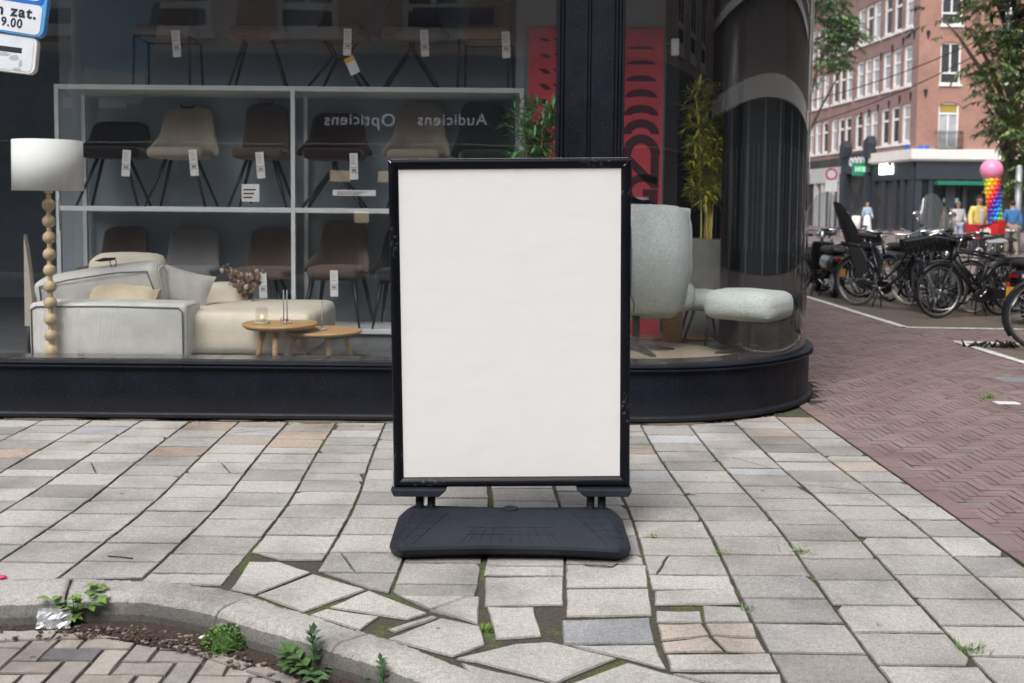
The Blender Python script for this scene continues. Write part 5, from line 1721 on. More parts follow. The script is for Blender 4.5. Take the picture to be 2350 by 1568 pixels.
sh_ = MB().grid(lambda u, v: ((u - .5) * .09 * (1 - .3 * abs(v - .5)), (v - .5) * .05, .016 * math.sin(PI * u) * math.sin(PI * v) + rr.uniform(0, .003)), 9, 6)
sh_.sphere((.004, .004, .018), .011, 8, 5, (1.2, .8, .25), mi=1)
tag(sh_.build("shell", [M_("white shell", (.72, .69, .62), .5), M_("brown stain", (.25, .13, .06), .7)], M=T(p.x, p.y, RZ) @ rotm(R(24))), "white shell like scrap with a brown stain beside the bushy weed", "litter")
def butt(px, py, rz, label, tilt=0):
    p_ = G(px, py, RZ)
    t = thing("cigarette_butt", label, "cigarette butt", (p_.x, p_.y, RZ + .006), rz, "cigarette butts in the gutter")
    MB().bar((-.014, 0, 0), (.008, 0, .0), .0038, .0038, 8).build("filter", M_("orange filter", (.62, .30, .06), .7), t, M=rotm(-tilt, 'Y'))
    MB().bar((.0082, 0, 0), (.017, 0, .001), .0038, .0036, 8).build("stub", M_("white paper", (.7, .7, .68), .7), t, M=rotm(-tilt, 'Y'))
butt(656, 1523, R(80), "cigarette butt standing tilted left of the lobed weed", R(-62))
butt(757, 1562, R(180), "cigarette butt lying flat at the picture's bottom right of the lobed weed")
p = G(592, 1500, RZ)
tag(MB().sphere((0, 0, .006), .009, 8, 5, (1.3, 1, .7)).build("yellow_scrap", M_("yellow scrap", (.62, .45, .03), .6), M=T(p.x, p.y, RZ)), "tiny yellow scrap in the gutter left of the cigarette butts", "litter")
p = G(3, 1328, .003)
tag(MB().sphere((0, 0, .006), .016, 10, 6, (1.4, .8, .5)).build("pink_scrap", M_("pink scrap", (.72, .03, .20), .5), M=T(p.x, p.y, .003)), "bright pink scrap on the pavement at the left picture edge", "litter")
p = G(273, 1352, .004)
for px, py, c, r_, l_, s_ in ((2310, 925, (.68, .69, .70), .0, "small bright white cover plate set in the red street", .09), (2345, 872, (.21, .22, .24), .0, "grey metal cover plate at the right edge of the red street", .22)):
    p = G(px, py, .0)
    q = MB().box(-s_, s_, -s_ * .5, s_ * .5, -.004, .005)
    tag(q.build("cover_plate", M_("cover plate", c, .5), M=T(p.x, p.y, 0) @ rotm(R(-4)), bevel=.002), l_, "cover plate")
tw = MB().tube([G(240, 1345, .006), G(262, 1347, .012), G(282, 1350, .008), G(302, 1352, .006)], .0022, 6)
tw = MB().tube([G(248, 1231, .006) + Vector((0, 0, 0)), G(265, 1277, .004)], .002, 5)
p1, p2, p3 = G(248, 1276.5, .004), G(275, 1278, .008), G(305, 1282, .004)
tag(MB().tube([p1, p2, p3], .0025, 6).build("twig", M_("dark twig", (.05, .015, .015), .8)), "short dark red twig on the pavement above the curved kerb", "twig")
tag(MB().tube([G(1342, 1297, .004), G(1375, 1299, .012), G(1405, 1301, .005), G(1418, 1294, .004)], .003, 6).build("twig", M_("brown twig", (.10, .06, .03), .8)), "brown twigs lying under the right end of the board's foot", "twig")
# ================================================================== BUILDINGS OF THE STREET
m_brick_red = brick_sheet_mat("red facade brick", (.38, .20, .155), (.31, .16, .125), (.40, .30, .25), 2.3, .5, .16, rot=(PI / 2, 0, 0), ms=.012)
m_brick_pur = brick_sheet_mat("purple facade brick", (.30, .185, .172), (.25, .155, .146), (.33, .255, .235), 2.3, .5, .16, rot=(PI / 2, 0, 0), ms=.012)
m_brick_brn = brick_sheet_mat("brown facade brick", (.64, .46, .38), (.50, .36, .30), (.66, .58, .52), 2.0, .5, .16, rot=(PI / 2, 0, 0), ms=.014)
m_wf = M_("white window paint", (.80, .80, .78), .45, var=.04)
m_pane = M_("far window pane", (.03, .035, .04), .06, spec=.8, var=.3, vs=.6)
m_pane_lt = M_("curtained pane", (.42, .44, .48), .3, var=.2, vs=1.5)
m_stone = M_("white stucco", (.74, .73, .70), .7, var=.06, vs=1.5)
m_shopdk = M_("slate shopfront", (.030, .038, .050), .45, var=.12, vs=1)
m_iron = M_("dark iron", (.015, .015, .017), .5)
def facade_wall(W, H, rects, rev=.16, x0=0.0, z0=0.0):
    """wall in the xz plane facing -y with openings (x0, x1, z0, z1) that have real reveals"""
    mb = MB()
    xs = sorted({x0, W} | {r[0] for r in rects} | {r[1] for r in rects})
    zs = sorted({z0, H} | {r[2] for r in rects} | {r[3] for r in rects})
    for a, b in zip(xs, xs[1:]):
        for c, d in zip(zs, zs[1:]):
            xm, zm = (a + b) / 2, (c + d) / 2
            if any(r[0] < xm < r[1] and r[2] < zm < r[3] for r in rects): continue
            mb.add([(a, 0, c), (b, 0, c), (b, 0, d), (a, 0, d)], [(0, 1, 2, 3)])
    for a, b, c, d in rects:
        mb.add([(a, 0, c), (b, 0, c), (b, 0, d), (a, 0, d), (a, rev, c), (b, rev, c), (b, rev, d), (a, rev, d)], [(0, 4, 5, 1), (1, 5, 6, 2), (2, 6, 7, 3), (3, 7, 4, 0)])
    return mb
def window(parent, M, r, rev=.16, style='sash', pane=None, sill=True, fw=.11):
    a, b, c, d = r
    f = MB(); y0, y1 = rev - .09, rev
    f.box(a, a + fw, y0, y1, c, d); f.box(b - fw, b, y0, y1, c, d)
    f.box(a + fw, b - fw, y0, y1, d - fw, d); f.box(a + fw, b - fw, y0, y1, c, c + fw)
    H = d - c; xm = (a + b) / 2
    if style == 'sash':
        f.box(a + fw, b - fw, y0 + .02, y1, c + H * .62, c + H * .62 + fw * .8)
    elif style == 'cross':
        f.box(a + fw, b - fw, y0 + .01, y1, c + H * .25, c + H * .25 + fw); f.box(xm - .05, xm + .05, y0 + .01, y1, c + H * .25 + fw, d - fw)
    elif style == 'door':
        f.box(a + fw, b - fw, y0 + .01, y1, c + H * .74, c + H * .74 + fw); f.box(xm - .05, xm + .05, y0 + .01, y1, c + fw, c + H * .74)
    w_ = f.build("window", m_wf, parent, M=M)
    MB().add([(a + fw, y1 - .02, c + fw), (b - fw, y1 - .02, c + fw), (b - fw, y1 - .02, d - fw), (a + fw, y1 - .02, d - fw)], [(0, 1, 2, 3)]).build("pane", pane or m_pane, w_)
    if sill: MB().box(a - .08, b + .08, -.10, rev - .1, c - .15, c - .001).build("sill", m_wf, w_)
    return w_
def frame_from(p, xdir):
    x = Vector((xdir[0], xdir[1], 0)).normalized(); z = Vector((0, 0, 1)); y = z.cross(x)
    return Matrix(((x.x, y.x, 0, p[0]), (x.y, y.y, 0, p[1]), (x.z, y.z, 1, p[2] if len(p) > 2 else 0), (0, 0, 0, 1)))

# ---- brick corner building at the end of the street
KY = 67.0
kc = P(2101, 350, KY); kx = kc.x
bld = thing("corner_building", "red brick corner house with white windows above dark shopfronts", "building", (kx, KY, 0))
zc0, zc1 = P(2150, 366, KY).z, P(2150, 343, KY).z
rM = T(0, 0, 0)
def rr_(x0, x1, y0, y1):
    a, b = P(x0, y1, KY), P(x1, y0, KY)
    return (a.x - kx, b.x - kx, a.z, b.z)
HR = 19.0
rw = [rr_(2151, 2202, 236, 340), rr_(2156, 2207, 98, 193), rr_(2160, 2212, -45, 57), rr_(2290, 2335, 236, 330), rr_(2296, 2340, 98, 193), rr_(2300, 2345, -45, 57)]
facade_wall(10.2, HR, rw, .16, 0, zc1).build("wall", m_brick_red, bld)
for i, r_ in enumerate(rw):
    window(bld, rM, r_, .16, 'door' if i == 0 else 'cross', m_pane_lt if i == 0 else None)
    mb = MB(); n = 9                                             # arched soldier course over the opening
    for k in range(n):
        f = (k + .5) / n - .5
        xm = (r_[0] + r_[1]) / 2 + f * (r_[1] - r_[0]) * 1.12
        mb.box(-.07, .07, -.03, .02, 0, .38, M=T(xm, 0, r_[3] + .05 - 1.1 * f * f * .9) @ rotm(f * .5, 'Y'))
    mb.build("lintel", M_("pale brick arch", (.42, .22, .17), .85), bld)
yp = rw[0]
MB().add([(yp[0] + .12, .138, yp[2] + (yp[3] - yp[2]) * .79), (yp[1] - .12, .138, yp[2] + (yp[3] - yp[2]) * .79), (yp[1] - .12, .138, yp[3] - .12), (yp[0] + .12, .138, yp[3] - .12)], [(0, 1, 2, 3)]).build("roller_blind", M_("ochre blind", (.38, .27, .05), .8), bld)
bal = MB()
bx_0, bx_1, bz_0, bz_1 = yp[0] - .15, yp[1] + .15, P(2150, 341, KY).z, P(2150, 302, KY).z
bal.box(bx_0, bx_1, -.45, -.003, bz_0 - .08, bz_0)
for z_ in (bz_1, bz_1 - .12, bz_0 + .1):
    bal.box(bx_0, bx_1, -.45, -.41, z_ - .03, z_)
    for x_ in (bx_0, bx_1 - .04): bal.box(x_, x_ + .04, -.405, -.003, z_ - .03, z_)
for k in range(14): bal.bar((bx_0 + .03 + (bx_1 - bx_0 - .06) * k / 13, -.43, bz_0), (bx_0 + .03 + (bx_1 - bx_0 - .06) * k / 13, -.43, bz_1), .022, .022, 5)
bal.build("balcony", m_iron, bld)
def anchors(M, pts_):
    for x_, z_ in pts_:
        mb = MB().prism([(-.13, .12), (0, -.34), (.13, .12), (.09, .24), (-.09, .24)], 0, .06, rotm(PI / 2, 'X'))
        mb.build("wall_anchor", m_iron, bld, M=M @ T(x_, -.004, z_))
anchors(rM, [(P(x, y, KY).x - kx, P(x, y, KY).z) for x, y in ((2124, 213), (2235, 215), (2130, 79), (2240, 80))])
# left face along the street
FD = Vector((-1.15, 15.5, 0)); FL = 34.0
fdir = FD.normalized(); far = fdir * FL
lM = frame_from((far.x, far.y, 0), (-fdir.x, -fdir.y))
def s_of(px):                                                     # distance from the corner along the left face seen at px
    d = _ray(px, 300); lo = None
    # ray (t d) meets line (kx,KY)+s f
    a = np.array([[d[0], -fdir.x], [d[1], -fdir.y]]); t, s = np.linalg.solve(a, np.array([kx, KY]))
    return s
s2078 = s_of(2078); dep = KY + fdir.y * s2078
zz = lambda y: P(2078, y, dep).z
lr = []
cxs = [2078, 2053, 2030, 2005, 1988, 1970, 1945.5, 1930, 1914, 1893, 1877, 1862]
for px in cxs:
    s = s_of(px)
    for (yb, yt) in ((328, 238), (197, 104), (64, -31)):
        w_ = .62
        lr.append((FL - s - w_, FL - s + w_, zz(yb), zz(yt)))
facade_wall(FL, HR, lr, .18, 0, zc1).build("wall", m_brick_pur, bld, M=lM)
for r_ in lr:
    window(bld, lM, r_, .18, 'sash', rnd.choice([m_pane_lt, m_pane_lt, None]), fw=.2)
anchors(lM, [(FL - s_of(px), zz(y)) for px, y in ((2088, 222), (2063, 224), (2039, 230), (2014, 233), (1994, 240), (1976, 243), (2092, 84), (2067, 91), (2043, 99), (2018, 108))])
# shopfronts: slate fascia, white cornice, piers, glazing
co1 = MB()
co1.box(-.45, 10.4, -.45, -.003, zc0, zc1); co1.box(-.3, 10.3, -.3, -.003, zc0 - .12, zc0 - .001)
co1.build("cornice", m_stone, bld)
co2 = MB(); sL = s_of(2008)
co2.box(FL - sL, FL + .28, -.45, -.003, zc0, zc1); co2.box(FL - sL, FL + .2, -.3, -.003, zc0 - .12, zc0 - .001)
co2.build("cornice", m_stone, bld, M=lM)
zf0 = P(2150, 412, KY).z
sf = MB()
sf.box(0, 10.2, -.18, .1, zf0, zc0 - .13); sf.box(-.02, 10.2, -.24, -.19, zf0, zf0 + .35)
for a, b in ((0, .45), (.9, 1.2), (2.05, 2.7), (3.2, 3.45), (7.2, 7.5), (9.7, 10.2)): sf.box(a, b, -.14, .1, 0, zf0 - .002)
sf.box(3.45, 9.7, -.12, .1, 0, .55)
sf.build("shopfront", m_shopdk, bld)
MB().box(.0, 10.2, .02, .06, 0.01, zf0).build("shop_glass", M_("dark shop glass", (.012, .02, .022), .08, spec=.8, var=.4, vs=.7), bld)
MB().box(P(2140, 420, KY).x - kx, 9.6, -.85, -.245, P(2150, 425, KY).z, P(2150, 416, KY).z).build("awning", M_("green awning", (.012, .16, .10), .7), bld)
gs = MB(); gs.box(P(2166, 440, KY).x - kx, P(2200, 440, KY).x - kx, -.01, .015, P(2170, 465, KY).z, P(2170, 455, KY).z); gs.build("window_sticker", M_("pale teal strip", (.30, .55, .55), .5), bld)
sf2 = MB()
z_l = zf0
sf2.box(FL - sL, FL - .0, -.18, .1, z_l, zc0 - .13)
for px in (2098, 2080, 2062, 2036, 2012): s = s_of(px); sf2.box(FL - s - .35, FL - s + .25, -.14, .1, 0, z_l - .002)
sf2.build("shopfront", m_shopdk, bld, M=lM)
MB().box(0, FL, .02, .06, .01, zc1).build("shop_glass", M_("dim shop interior", (.06, .06, .062), .15, var=.5, vs=.5), bld, M=lM)
sa, sb = s_of(2019), s_of(2068)
lit = MB()
zs0, zs1 = P(2045, 398, KY + 3).z, P(2045, 378, KY + 3).z
text_mesh("lit_lettering", "MaiBeet", (zs1 - zs0) * 1.55, emit("lit white letters", (1, 1, .97), 2.6), bld, lM @ T(FL - (sa + sb) / 2, -.20, (zs0 + zs1) / 2) @ rotm(PI / 2, 'X'), extr=.05, bold=.07, sx=(sa - sb) / 4.9)
# projecting green cross sign
s_ = s_of(2000)
gz = P(1998, 389, KY + fdir.y * s_).z
gsn = MB().box(-1.15, -.1, -.06, .06, -.48, .48)
gsn.build("projecting_sign", M_("green sign", (.0, .20, .14), .4), bld, M=T(fdir.x * s_, fdir.y * s_, gz) @ T(-.2, 0, 0))
gb = MB(); gb.box(-.95, -.85, -.075, -.062, -.18, .2); gb.box(-.75, -.65, -.075, -.062, -.18, .2); gb.box(-.85, -.75, -.075, -.062, -.04, .06); gb.box(-.42, -.18, -.075, -.062, -.2, .2)
gb.build("sign_marks", M_("sign marks white", (.6, .75, .65), .5), bld, M=T(fdir.x * s_ - .2, fdir.y * s_, gz))
MB().box(-.60, -.48, -.075, -.062, -.15, .2).build("sign_marks", emit("sign marks green", (.1, .9, .15), .6), bld, M=T(fdir.x * s_ - .2, fdir.y * s_, gz))
# neighbouring dark shop with two tall horn boards
s0_, s1_ = s_of(2006), s_of(1942)
hz = lambda px, y: P(px, y, KY + fdir.y * s_of(px)).z
ns = MB()
ns.box(FL - s1_, FL - s0_ + .2, -.35, -.02, hz(1985, 398), hz(1985, 352))
ns.box(FL - s_of(1948) - .35, FL - s_of(1948) + .5, -.5, .1, 0, hz(1948, 398))
ns.box(FL - s_of(2002) - .1, FL - s_of(2002) + .2, -.5, .1, 0, hz(2002, 398))
ns.build("shopfront", m_shopdk, bld, M=lM)
for px, yt in ((1951, 324), (2007, 313)):
    z0_, z1_ = hz(px, 362), hz(px, yt)
    MB().prism([(-.45, z0_), (.5, z0_), (.55, z1_ - .5), (.3, z1_), (-.4, z1_ - .35)], -.02, .55, rotm(PI / 2, 'X')).build("horn_board", m_shopdk, bld, M=lM @ T(FL - s_of(px), -.1, 0))
text_mesh("lettering", "oooo", 1.25, m_wf, bld, lM @ T(FL - s_of(1979), -.36, hz(1979, 368)) @ rotm(PI / 2, 'X'), extr=.01, bold=.05)
ns3 = MB().box(0, FL - s1_, -.3, -.02, hz(1915, 420), hz(1915, 385))
ns3.build("shopfront", M_("pale shopfront", (.46, .47, .48), .6), bld, M=lM)
for px in (1936, 1915, 1896, 1880):
    MB().box(FL - s_of(px) - .3, FL - s_of(px) + .3, -.22, .1, 0, hz(px, 421)).build("pier", M_("pale pier", (.5, .5, .5), .7), bld, M=lM)
MB().box(-1.8, 10.6, .3, 12, .02, HR - .02).build("core", m_brick_brn, bld) if False else None
MB().box(.02, 10.2, .3, 30, HR - .2, HR).build("roof", m_stone, bld)
MB().box(-.5, 10.5, -.5, .3, HR, HR + .5).build("roof_cornice", m_stone, bld)
MB().box(0, FL + .5, -.5, .3, HR + .003, HR + .5).build("roof_cornice", m_stone, bld, M=lM)
for i in range(4):                                               # blue street name plates
    if i > 2: break
    a, b = ((2075, 2088), (2105, 2118), (2121, 2132))[i]
    if i == 0: q = MB().box(FL - s_of(2076), FL - s_of(2088), -.04, -.003, hz(2080, 343), hz(2080, 335)); q.build("name_plate", m_blue, bld, M=lM)
    else: MB().box(P(a, 340, KY).x - kx, P(b, 340, KY).x - kx, -.04, -.003, P(a, 342, KY).z, P(a, 335, KY).z).build("name_plate", m_blue, bld)
# block that closes the far end of the street
fe = thing("far_terrace", "pale stuccoed terrace closing the far end of the street, beside the glass corner", "building", (22, 108, 0))
fr_ = [(x0, x0 + 1.1, z0, z0 + 2.4) for x0 in np.arange(1, 24, 2.2) for z0 in (6.2, 10.2, 14.2)]
facade_wall(26, 19, fr_, .18).build("wall", M_("pale stucco", (.55, .52, .49), .8, var=.1, vs=.5), fe)
for r_ in fr_: window(fe, T(), r_, .18, 'sash', fw=.14)

# ---- the buildings that stand across the road, seen only mirrored in the shop glass
MIR = 2 * (FY + .03)
def opp(px, py, Y=-7.0):                                          # where the mirrored point really is
    p_ = P(px, py, MIR - Y)
    return Vector((p_.x, Y, p_.z))
ob = thing("opposite_building", "brown brick house across the road with a dark optician's shopfront, seen as a reflection", "building", (0, -7, 0), PI)
oz = opp(400, 122).z
X_OB0, X_OB1 = -17.1, 17.0                                          # in its own turned frame x = -world x
wl_, wr_ = -opp(485, 60).x, -opp(340, 60).x
orc = [(wl_, wr_, opp(400, 72).z, opp(400, 72).z + 1.9)]
for dx in (-20.8, -18.2, -15.6, -13, -10.4, -7.8, -5.2, -2.6, 2.6, 5.2, 7.8, 10.4): orc.append((wl_ + dx, wr_ + dx, orc[0][2], orc[0][3]))
orc = [r_ for r_ in orc if r_[0] > X_OB0 + .3 and r_[1] < X_OB1 - .3 and not (-7.6 < (r_[0] + r_[1]) / 2 < -.2)]
facade_wall(X_OB1, 8.6, orc, .16, X_OB0, oz).build("wall", m_brick_brn, ob)
for r_ in orc: window(ob, T(), r_, .16, 'cross', fw=.14)
os_ = MB()
os_.box(X_OB0, X_OB1, -.1, .1, 2.75, oz); os_.box(X_OB0, X_OB1, .3, .4, 0, 2.75)
for x_ in np.arange(X_OB0, X_OB1, 2.4): os_.box(x_, x_ + .22, -.1, .1, 0, 2.748)
os_.build("shopfront", M_("charcoal shopfront", (.10, .112, .13), .5), ob)
for body, px in (("Opticiens", 827), ("Audiciens", 1038)):
    q = opp(px, 277)
    text_mesh("lettering", body, .335, emit("lit white shop letters", (.85, .9, 1), .75), ob, T(-q.x, -.11, q.z) @ rotm(PI / 2, 'X'), extr=.01, space=1.1)
q0, q1 = opp(948, 55), opp(1135, 20)
MB().box(-q1.x, -q0.x, -.05, -.003, q0.z, q1.z).build("name_plate", M_("navy plate", (.01, .03, .12), .4), ob)
wrm = emit("lit shop panel", (1, .82, .55), .95)
for a, b, c, d in ((752, 800, 390, 416), (863, 905, 390, 416), (808, 842, 485, 511)):
    q0, q1 = opp(a, d), opp(b, c)
    MB().box(-q1.x, -q0.x, .24, .26, q0.z, q1.z).build("lit_panel", wrm, ob)
for a, b, c, d in ((233, 295, 224, 251), (153, 186, 224, 251)):
    q0, q1 = opp(a, d), opp(b, c)
    MB().box(-q1.x, -q0.x, -.14, -.11, q0.z, q1.z).build("white_panel", m_wf, ob)
MB().box(X_OB0 - .1, X_OB1 + .1, -.3, 8, 8.6, 8.8).build("roof", m_stone, ob)
sb_ = thing("side_building", "red brick house across the side street, seen only bent in the round glass", "building", (17.2, 27, 0), -PI / 2)
src = [(x0, x0 + 1.0, z0, z0 + 2.2) for x0 in np.arange(1.0, 33, 1.9) for z0 in (7.2, 10.2)]
facade_wall(35, 13.5, src, .16, 0, 4.4).build("wall", brick_sheet_mat("dark grey brown brick", (.15, .125, .11), (.12, .10, .09), (.2, .18, .17), 4.3, .5, .16, rot=(PI / 2, 0, 0)), sb_)
MB().box(-.1, 35.1, -.15, -.003, 6.3, 6.55).build("string_course", m_stone, sb_)
for r_ in src: window(sb_, T(), r_, .16, 'sash', fw=.13)
MB().box(-.3, 35.3, -.4, -.003, 3.9, 4.398).build("cornice", m_stone, sb_)
MB().box(0, 35, -.05, .2, 0, 3.9).build("shopfront", M_("black shopfront", (.012, .017, .022), .4), sb_)
m_pil = M_("grey pilaster", (.40, .44, .47), .5)
for i_ in range(9): MB().box(1 + i_ * 3.9, 1.32 + i_ * 3.9, -.12, -.051, 0.02, 3.88).build("pilaster", m_pil, sb_)
for i_ in range(8):
    fb = MB()
    for k_ in range(4): fb.box(1.5 + i_ * 3.9 + k_ * 1.08, 1.56 + i_ * 3.9 + k_ * 1.08, -.10, -.051, .5, 2.949)
    fb.build("window_frame", m_wf, sb_)
MB().box(0, 35, .05, 9, 13.5, 13.7).build("roof", m_stone, sb_)
# ================================================================== TREES
def tree(name, label, loc, trunk, limbs, sprays, leafcols, lsize=.12, seed=1, nleaf=10):
    rr = random.Random(seed)
    t = thing(name, label, "tree", loc)
    tb = MB()
    tb.tube(trunk[0], trunk[1], 12)
    for path_, r0, r1 in limbs:
        n = len(path_); tb.tube(path_, [r0 + (r1 - r0) * i / (n - 1) for i in range(n)], 7)
    lv = MB()
    for (c, d, L) in sprays:
        c = Vector(c); d = Vector(d).normalized()
        side = d.cross(Vector((0, 0, 1)))
        if side.length < 1e-3: side = Vector((1, 0, 0))
        side.normalize()
        e_ = c + d * L + Vector((0, 0, -.30 * L))
        md = c + d * L * .55 + Vector((0, 0, -.04 * L))
        tb.tube([c, md, e_], [.012, .008, .004], 4)
        for k in range(nleaf):
            f = .15 + .85 * k / nleaf
            q = c.lerp(md, f / .55) if f < .55 else md.lerp(e_, (f - .55) / .45)
            for sg_ in (-1, 1):
                dd = d * .55 + side * sg_ * rr.uniform(.5, 1.0) + Vector((rr.uniform(-.3, .3), rr.uniform(-.3, .3), rr.uniform(-.75, .15)))
                leaf(lv, q, dd, lsize * rr.uniform(.7, 1.35), lsize * .20, rr.choice([0, 0, 0, 1, 1, 2]))
    tb.build("trunk", M_("bark", (.10, .08, .06), .9, bmp=.5, bs=25), t)
    def lm(c):
        m, nt, b = base_mat("tree leaf"); co = coords(nt)
        nt.links.new(ramp(nt, noise(nt, co, .9, 4), [(.3, [v * .65 for v in c]), (.7, [v * 1.3 for v in c])]), b.inputs['Base Color'])
        b.inputs['Roughness'].default_value = .5
        return m
    lv.build("crown", [lm(c) for c in leafcols], t)
    return t
def crown_sprays(rr, n, fn, L=(.35, .8)):
    out = []
    while len(out) < n:
        q = fn(rr)
        if q is None: continue
        a = rr.uniform(0, 2 * PI)
        out.append((q, (math.cos(a), math.sin(a), rr.uniform(-.5, .35)), rr.uniform(*L)))
    return out
TY = 36.0
tp = P(2313, 480, TY)
rr = random.Random(77)
LVC = [(.075, .135, .055), (.12, .19, .065), (.27, .29, .07)]
outline = [(2350, 452), (2318, 440), (2300, 400), (2290, 350), (2275, 300), (2262, 255), (2245, 205), (2222, 160), (2240, 120), (2205, 80), (2150, 62), (2110, 75), (2050, 55), (2080, 20), (2130, -10), (2190, -80), (2260, -200)]
def in_crown(rr):
    """a point of the crown: dense core to the right, thinning to ragged sprays on the left"""
    px = 2360 - abs(rr.gauss(0, 1)) * 105 + rr.uniform(-10, 160) * (rr.random() < .5)
    py = rr.uniform(-260, 455)
    lim = None
    if px < 2350:
        # left border at this height
        lb = np.interp(py, [-200, -80, -10, 20, 55, 75, 100, 160, 205, 255, 300, 350, 400, 440], [2240, 2190, 2120, 2080, 2052, 2120, 2230, 2222, 2245, 2258, 2266, 2284, 2294, 2310])
        if px < lb + rr.uniform(-6, 14): return None
        gap = math.sin(px * .045 + 1.3) * math.sin(py * .038 + .4)
        if gap < -.38 and px < 2330: return None
        if py < 95 and px < 2215 and rr.random() < .80: return None
    dy = rr.uniform(-2.6, 2.6)
    q = P(px, py, TY + dy)
    return (q.x - tp.x, dy, q.z)
sp_ = crown_sprays(rr, 1200, in_crown, (.35, .85))
lim_ = []
for px, py in ((2160, 40), (2215, 60), (2262, 240), (2290, 350), (2330, 120), (2390, 160), (2240, -80), (2420, 20), (2330, -160)):
    q = P(px, py, TY + rr.uniform(-1.2, 1.2)); zst = max(2.6, q.z - 2.5 - abs(px - 2313) * .012)
    e_ = Vector((q.x - tp.x, q.y - TY, q.z)); s_ = Vector((0, 0, min(zst, 8.2)))
    lim_.append(([s_, s_.lerp(e_, .4) + Vector((0, 0, .5)), s_.lerp(e_, .75) + Vector((0, 0, .35)), e_], .11, .02))
tree("street_tree", "leafy green street tree at the right edge hanging over the balloons", (tp.x, TY, 0),
     ([(0, 0, 0), (.03, 0, 2.2), (-.05, 0, 5), (.1, 0, 9.5)], [.26, .20, .16, .06]), lim_, sp_, LVC, .21, 9, 9)
# nearer dark sprig at the top right
NT = P(2350, 30, 14.0)
rr = random.Random(5)
def in_sprig(rr):
    px, py = rr.uniform(2290, 2420), rr.uniform(-80, 84)
    if py > 20 + (px - 2290) * .75 or px < 2296 + rr.uniform(0, 20): return None
    dy = rr.uniform(-.5, .5); q = P(px, py, 14 + dy)
    return (q.x - NT.x - .9, dy, q.z)
tree("street_tree", "dark leafy branch of a nearer tree at the picture's top right corner", (NT.x + .9, 14.0, 0),
     ([(0, 0, 0), (0, 0, 3), (.1, .1, 7)], [.14, .12, .08]), [([(0, 0, 3.2), (-.35, 0, 4.1), (-.9, 0, 4.45)], .05, .012)], crown_sprays(rr, 60, in_sprig, (.2, .4)), [(.02, .036, .018), (.03, .05, .02), (.05, .07, .022)], .13, 4, 6)
# tree beside the glass corner
LYT = 46.0
lt = P(1840, 480, LYT)
rr = random.Random(6)
def in_left(rr):
    py = rr.uniform(-160, 190); px = 1985 - abs(rr.gauss(0, 60)) - rr.random() * 20
    rb = np.interp(py, [-150, -40, 0, 25, 60, 95, 120, 145, 165, 190], [1905, 1925, 1935, 1945, 1962, 1978, 1950, 1942, 1935, 1892])
    if px > rb - rr.uniform(-5, 12) or px < 1770: return None
    if math.sin(px * .07 + .6) * math.sin(py * .06 + 1) < -.45: return None
    dy = rr.uniform(-2.5, 2.5); q = P(px, py, LYT + dy)
    return (q.x - lt.x, dy, q.z)
tree("street_tree", "green street tree showing between the glass corner and the brick house", (lt.x, LYT, 0),
     ([(0, 0, 0), (.05, 0, 3), (0, 0, 8.5)], [.24, .18, .07]),
     [([(0, 0, 4.5), (.8, 0, 6.2), (1.9, .2, 8.2)], .09, .02), ([(0, 0, 5.5), (.7, .3, 8.2), (1.4, .3, 10)], .08, .02), ([(0, 0, 4), (-1.2, .2, 6.3), (-2, .2, 8.4)], .09, .02)],
     crown_sprays(rr, 360, in_left, (.4, .9)), [(.085, .165, .075), (.13, .22, .09), (.2, .26, .08)], .22, 12, 8)

# ---- overhead wires
for (a, b, sg_, l_) in (((1860, 232), (2360, 40), .35, "upper"), ((1860, 285), (2360, 62), .4, "lower")):
    p0_, p1_ = P(a[0], a[1], 58), P(b[0], b[1], 44)
    pts_ = [p0_.lerp(p1_, i / 14) - Vector((0, 0, sg_ * math.sin(PI * i / 14))) for i in range(15)]
    tag(MB().tube(pts_, .028, 5).build("overhead_wire", m_iron), l_ + " dark overhead tram wire crossing before the brick house", "wire", "overhead tram wires")

# ---- street signs, poles, bin
NY = 50.0
q = P(1908, 400, NY)
ne = thing("no_entry_sign", "round white sign with a red rim above a white plate on a pole", "traffic sign", (q.x, NY, 0))
MB().bar((0, .05, 0), (0, .05, q.z + .3), .05, .05, 10).build("pole", m_gal, ne)
DX = rotm(PI / 2, 'X')
MB().lathe([(.30, 0), (.30, .02)], 32, T(0, 0, q.z) @ DX).build("round_plate", M_("sign red", (.62, .03, .05), .4), ne)
MB().lathe([(.21, .0205), (.21, .024)], 32, T(0, 0, q.z) @ DX).build("white_disc", m_sw, ne)
za, zb2 = P(1908, 440, NY).z, P(1908, 414, NY).z
MB().box(-.30, .30, -.02, .0, za, zb2).build("under_plate", M_("white under plate", (.72, .73, .74), .4), ne)
q = P(2336, 470, 33.5)
gp = thing("street_pole", "grey steel pole beside the tree trunk behind the man in blue", "pole", (q.x, 33.5, 0))
MB().bar((0, 0, 0), (0, 0, P(2336, 385, 33.5).z), .115, .10, 14).build("pole", m_gal, gp)
MB().sphere((0, 0, P(2336, 385, 33.5).z), .1, 12, 6).build("pole_cap", m_gal, gp)
q = P(1964, 532, 62)
bn = thing("litter_bin", "small white bin on the pavement before the dark shopfronts", "bin", (q.x, 62, 0))
MB().lathe([(.24, 0), (.26, 1.0), (.22, 1.05)], 16).build("bin_body", m_wf, bn)
q = P(2174, 500, 38)
eb = thing("sandwich_board", "small brown easel board standing left of the woman in white", "sign board", (q.x, 38, 0))
mb = MB()
for sx in (-1, 1):
    for sy in (-1, 1): mb.bar((sx * .26, sy * .3, 0), (sx * .12, 0, 1.55), .03, .03, 6)
mb.build("easel_leg", M_("brown wood", (.22, .14, .08), .7), eb)
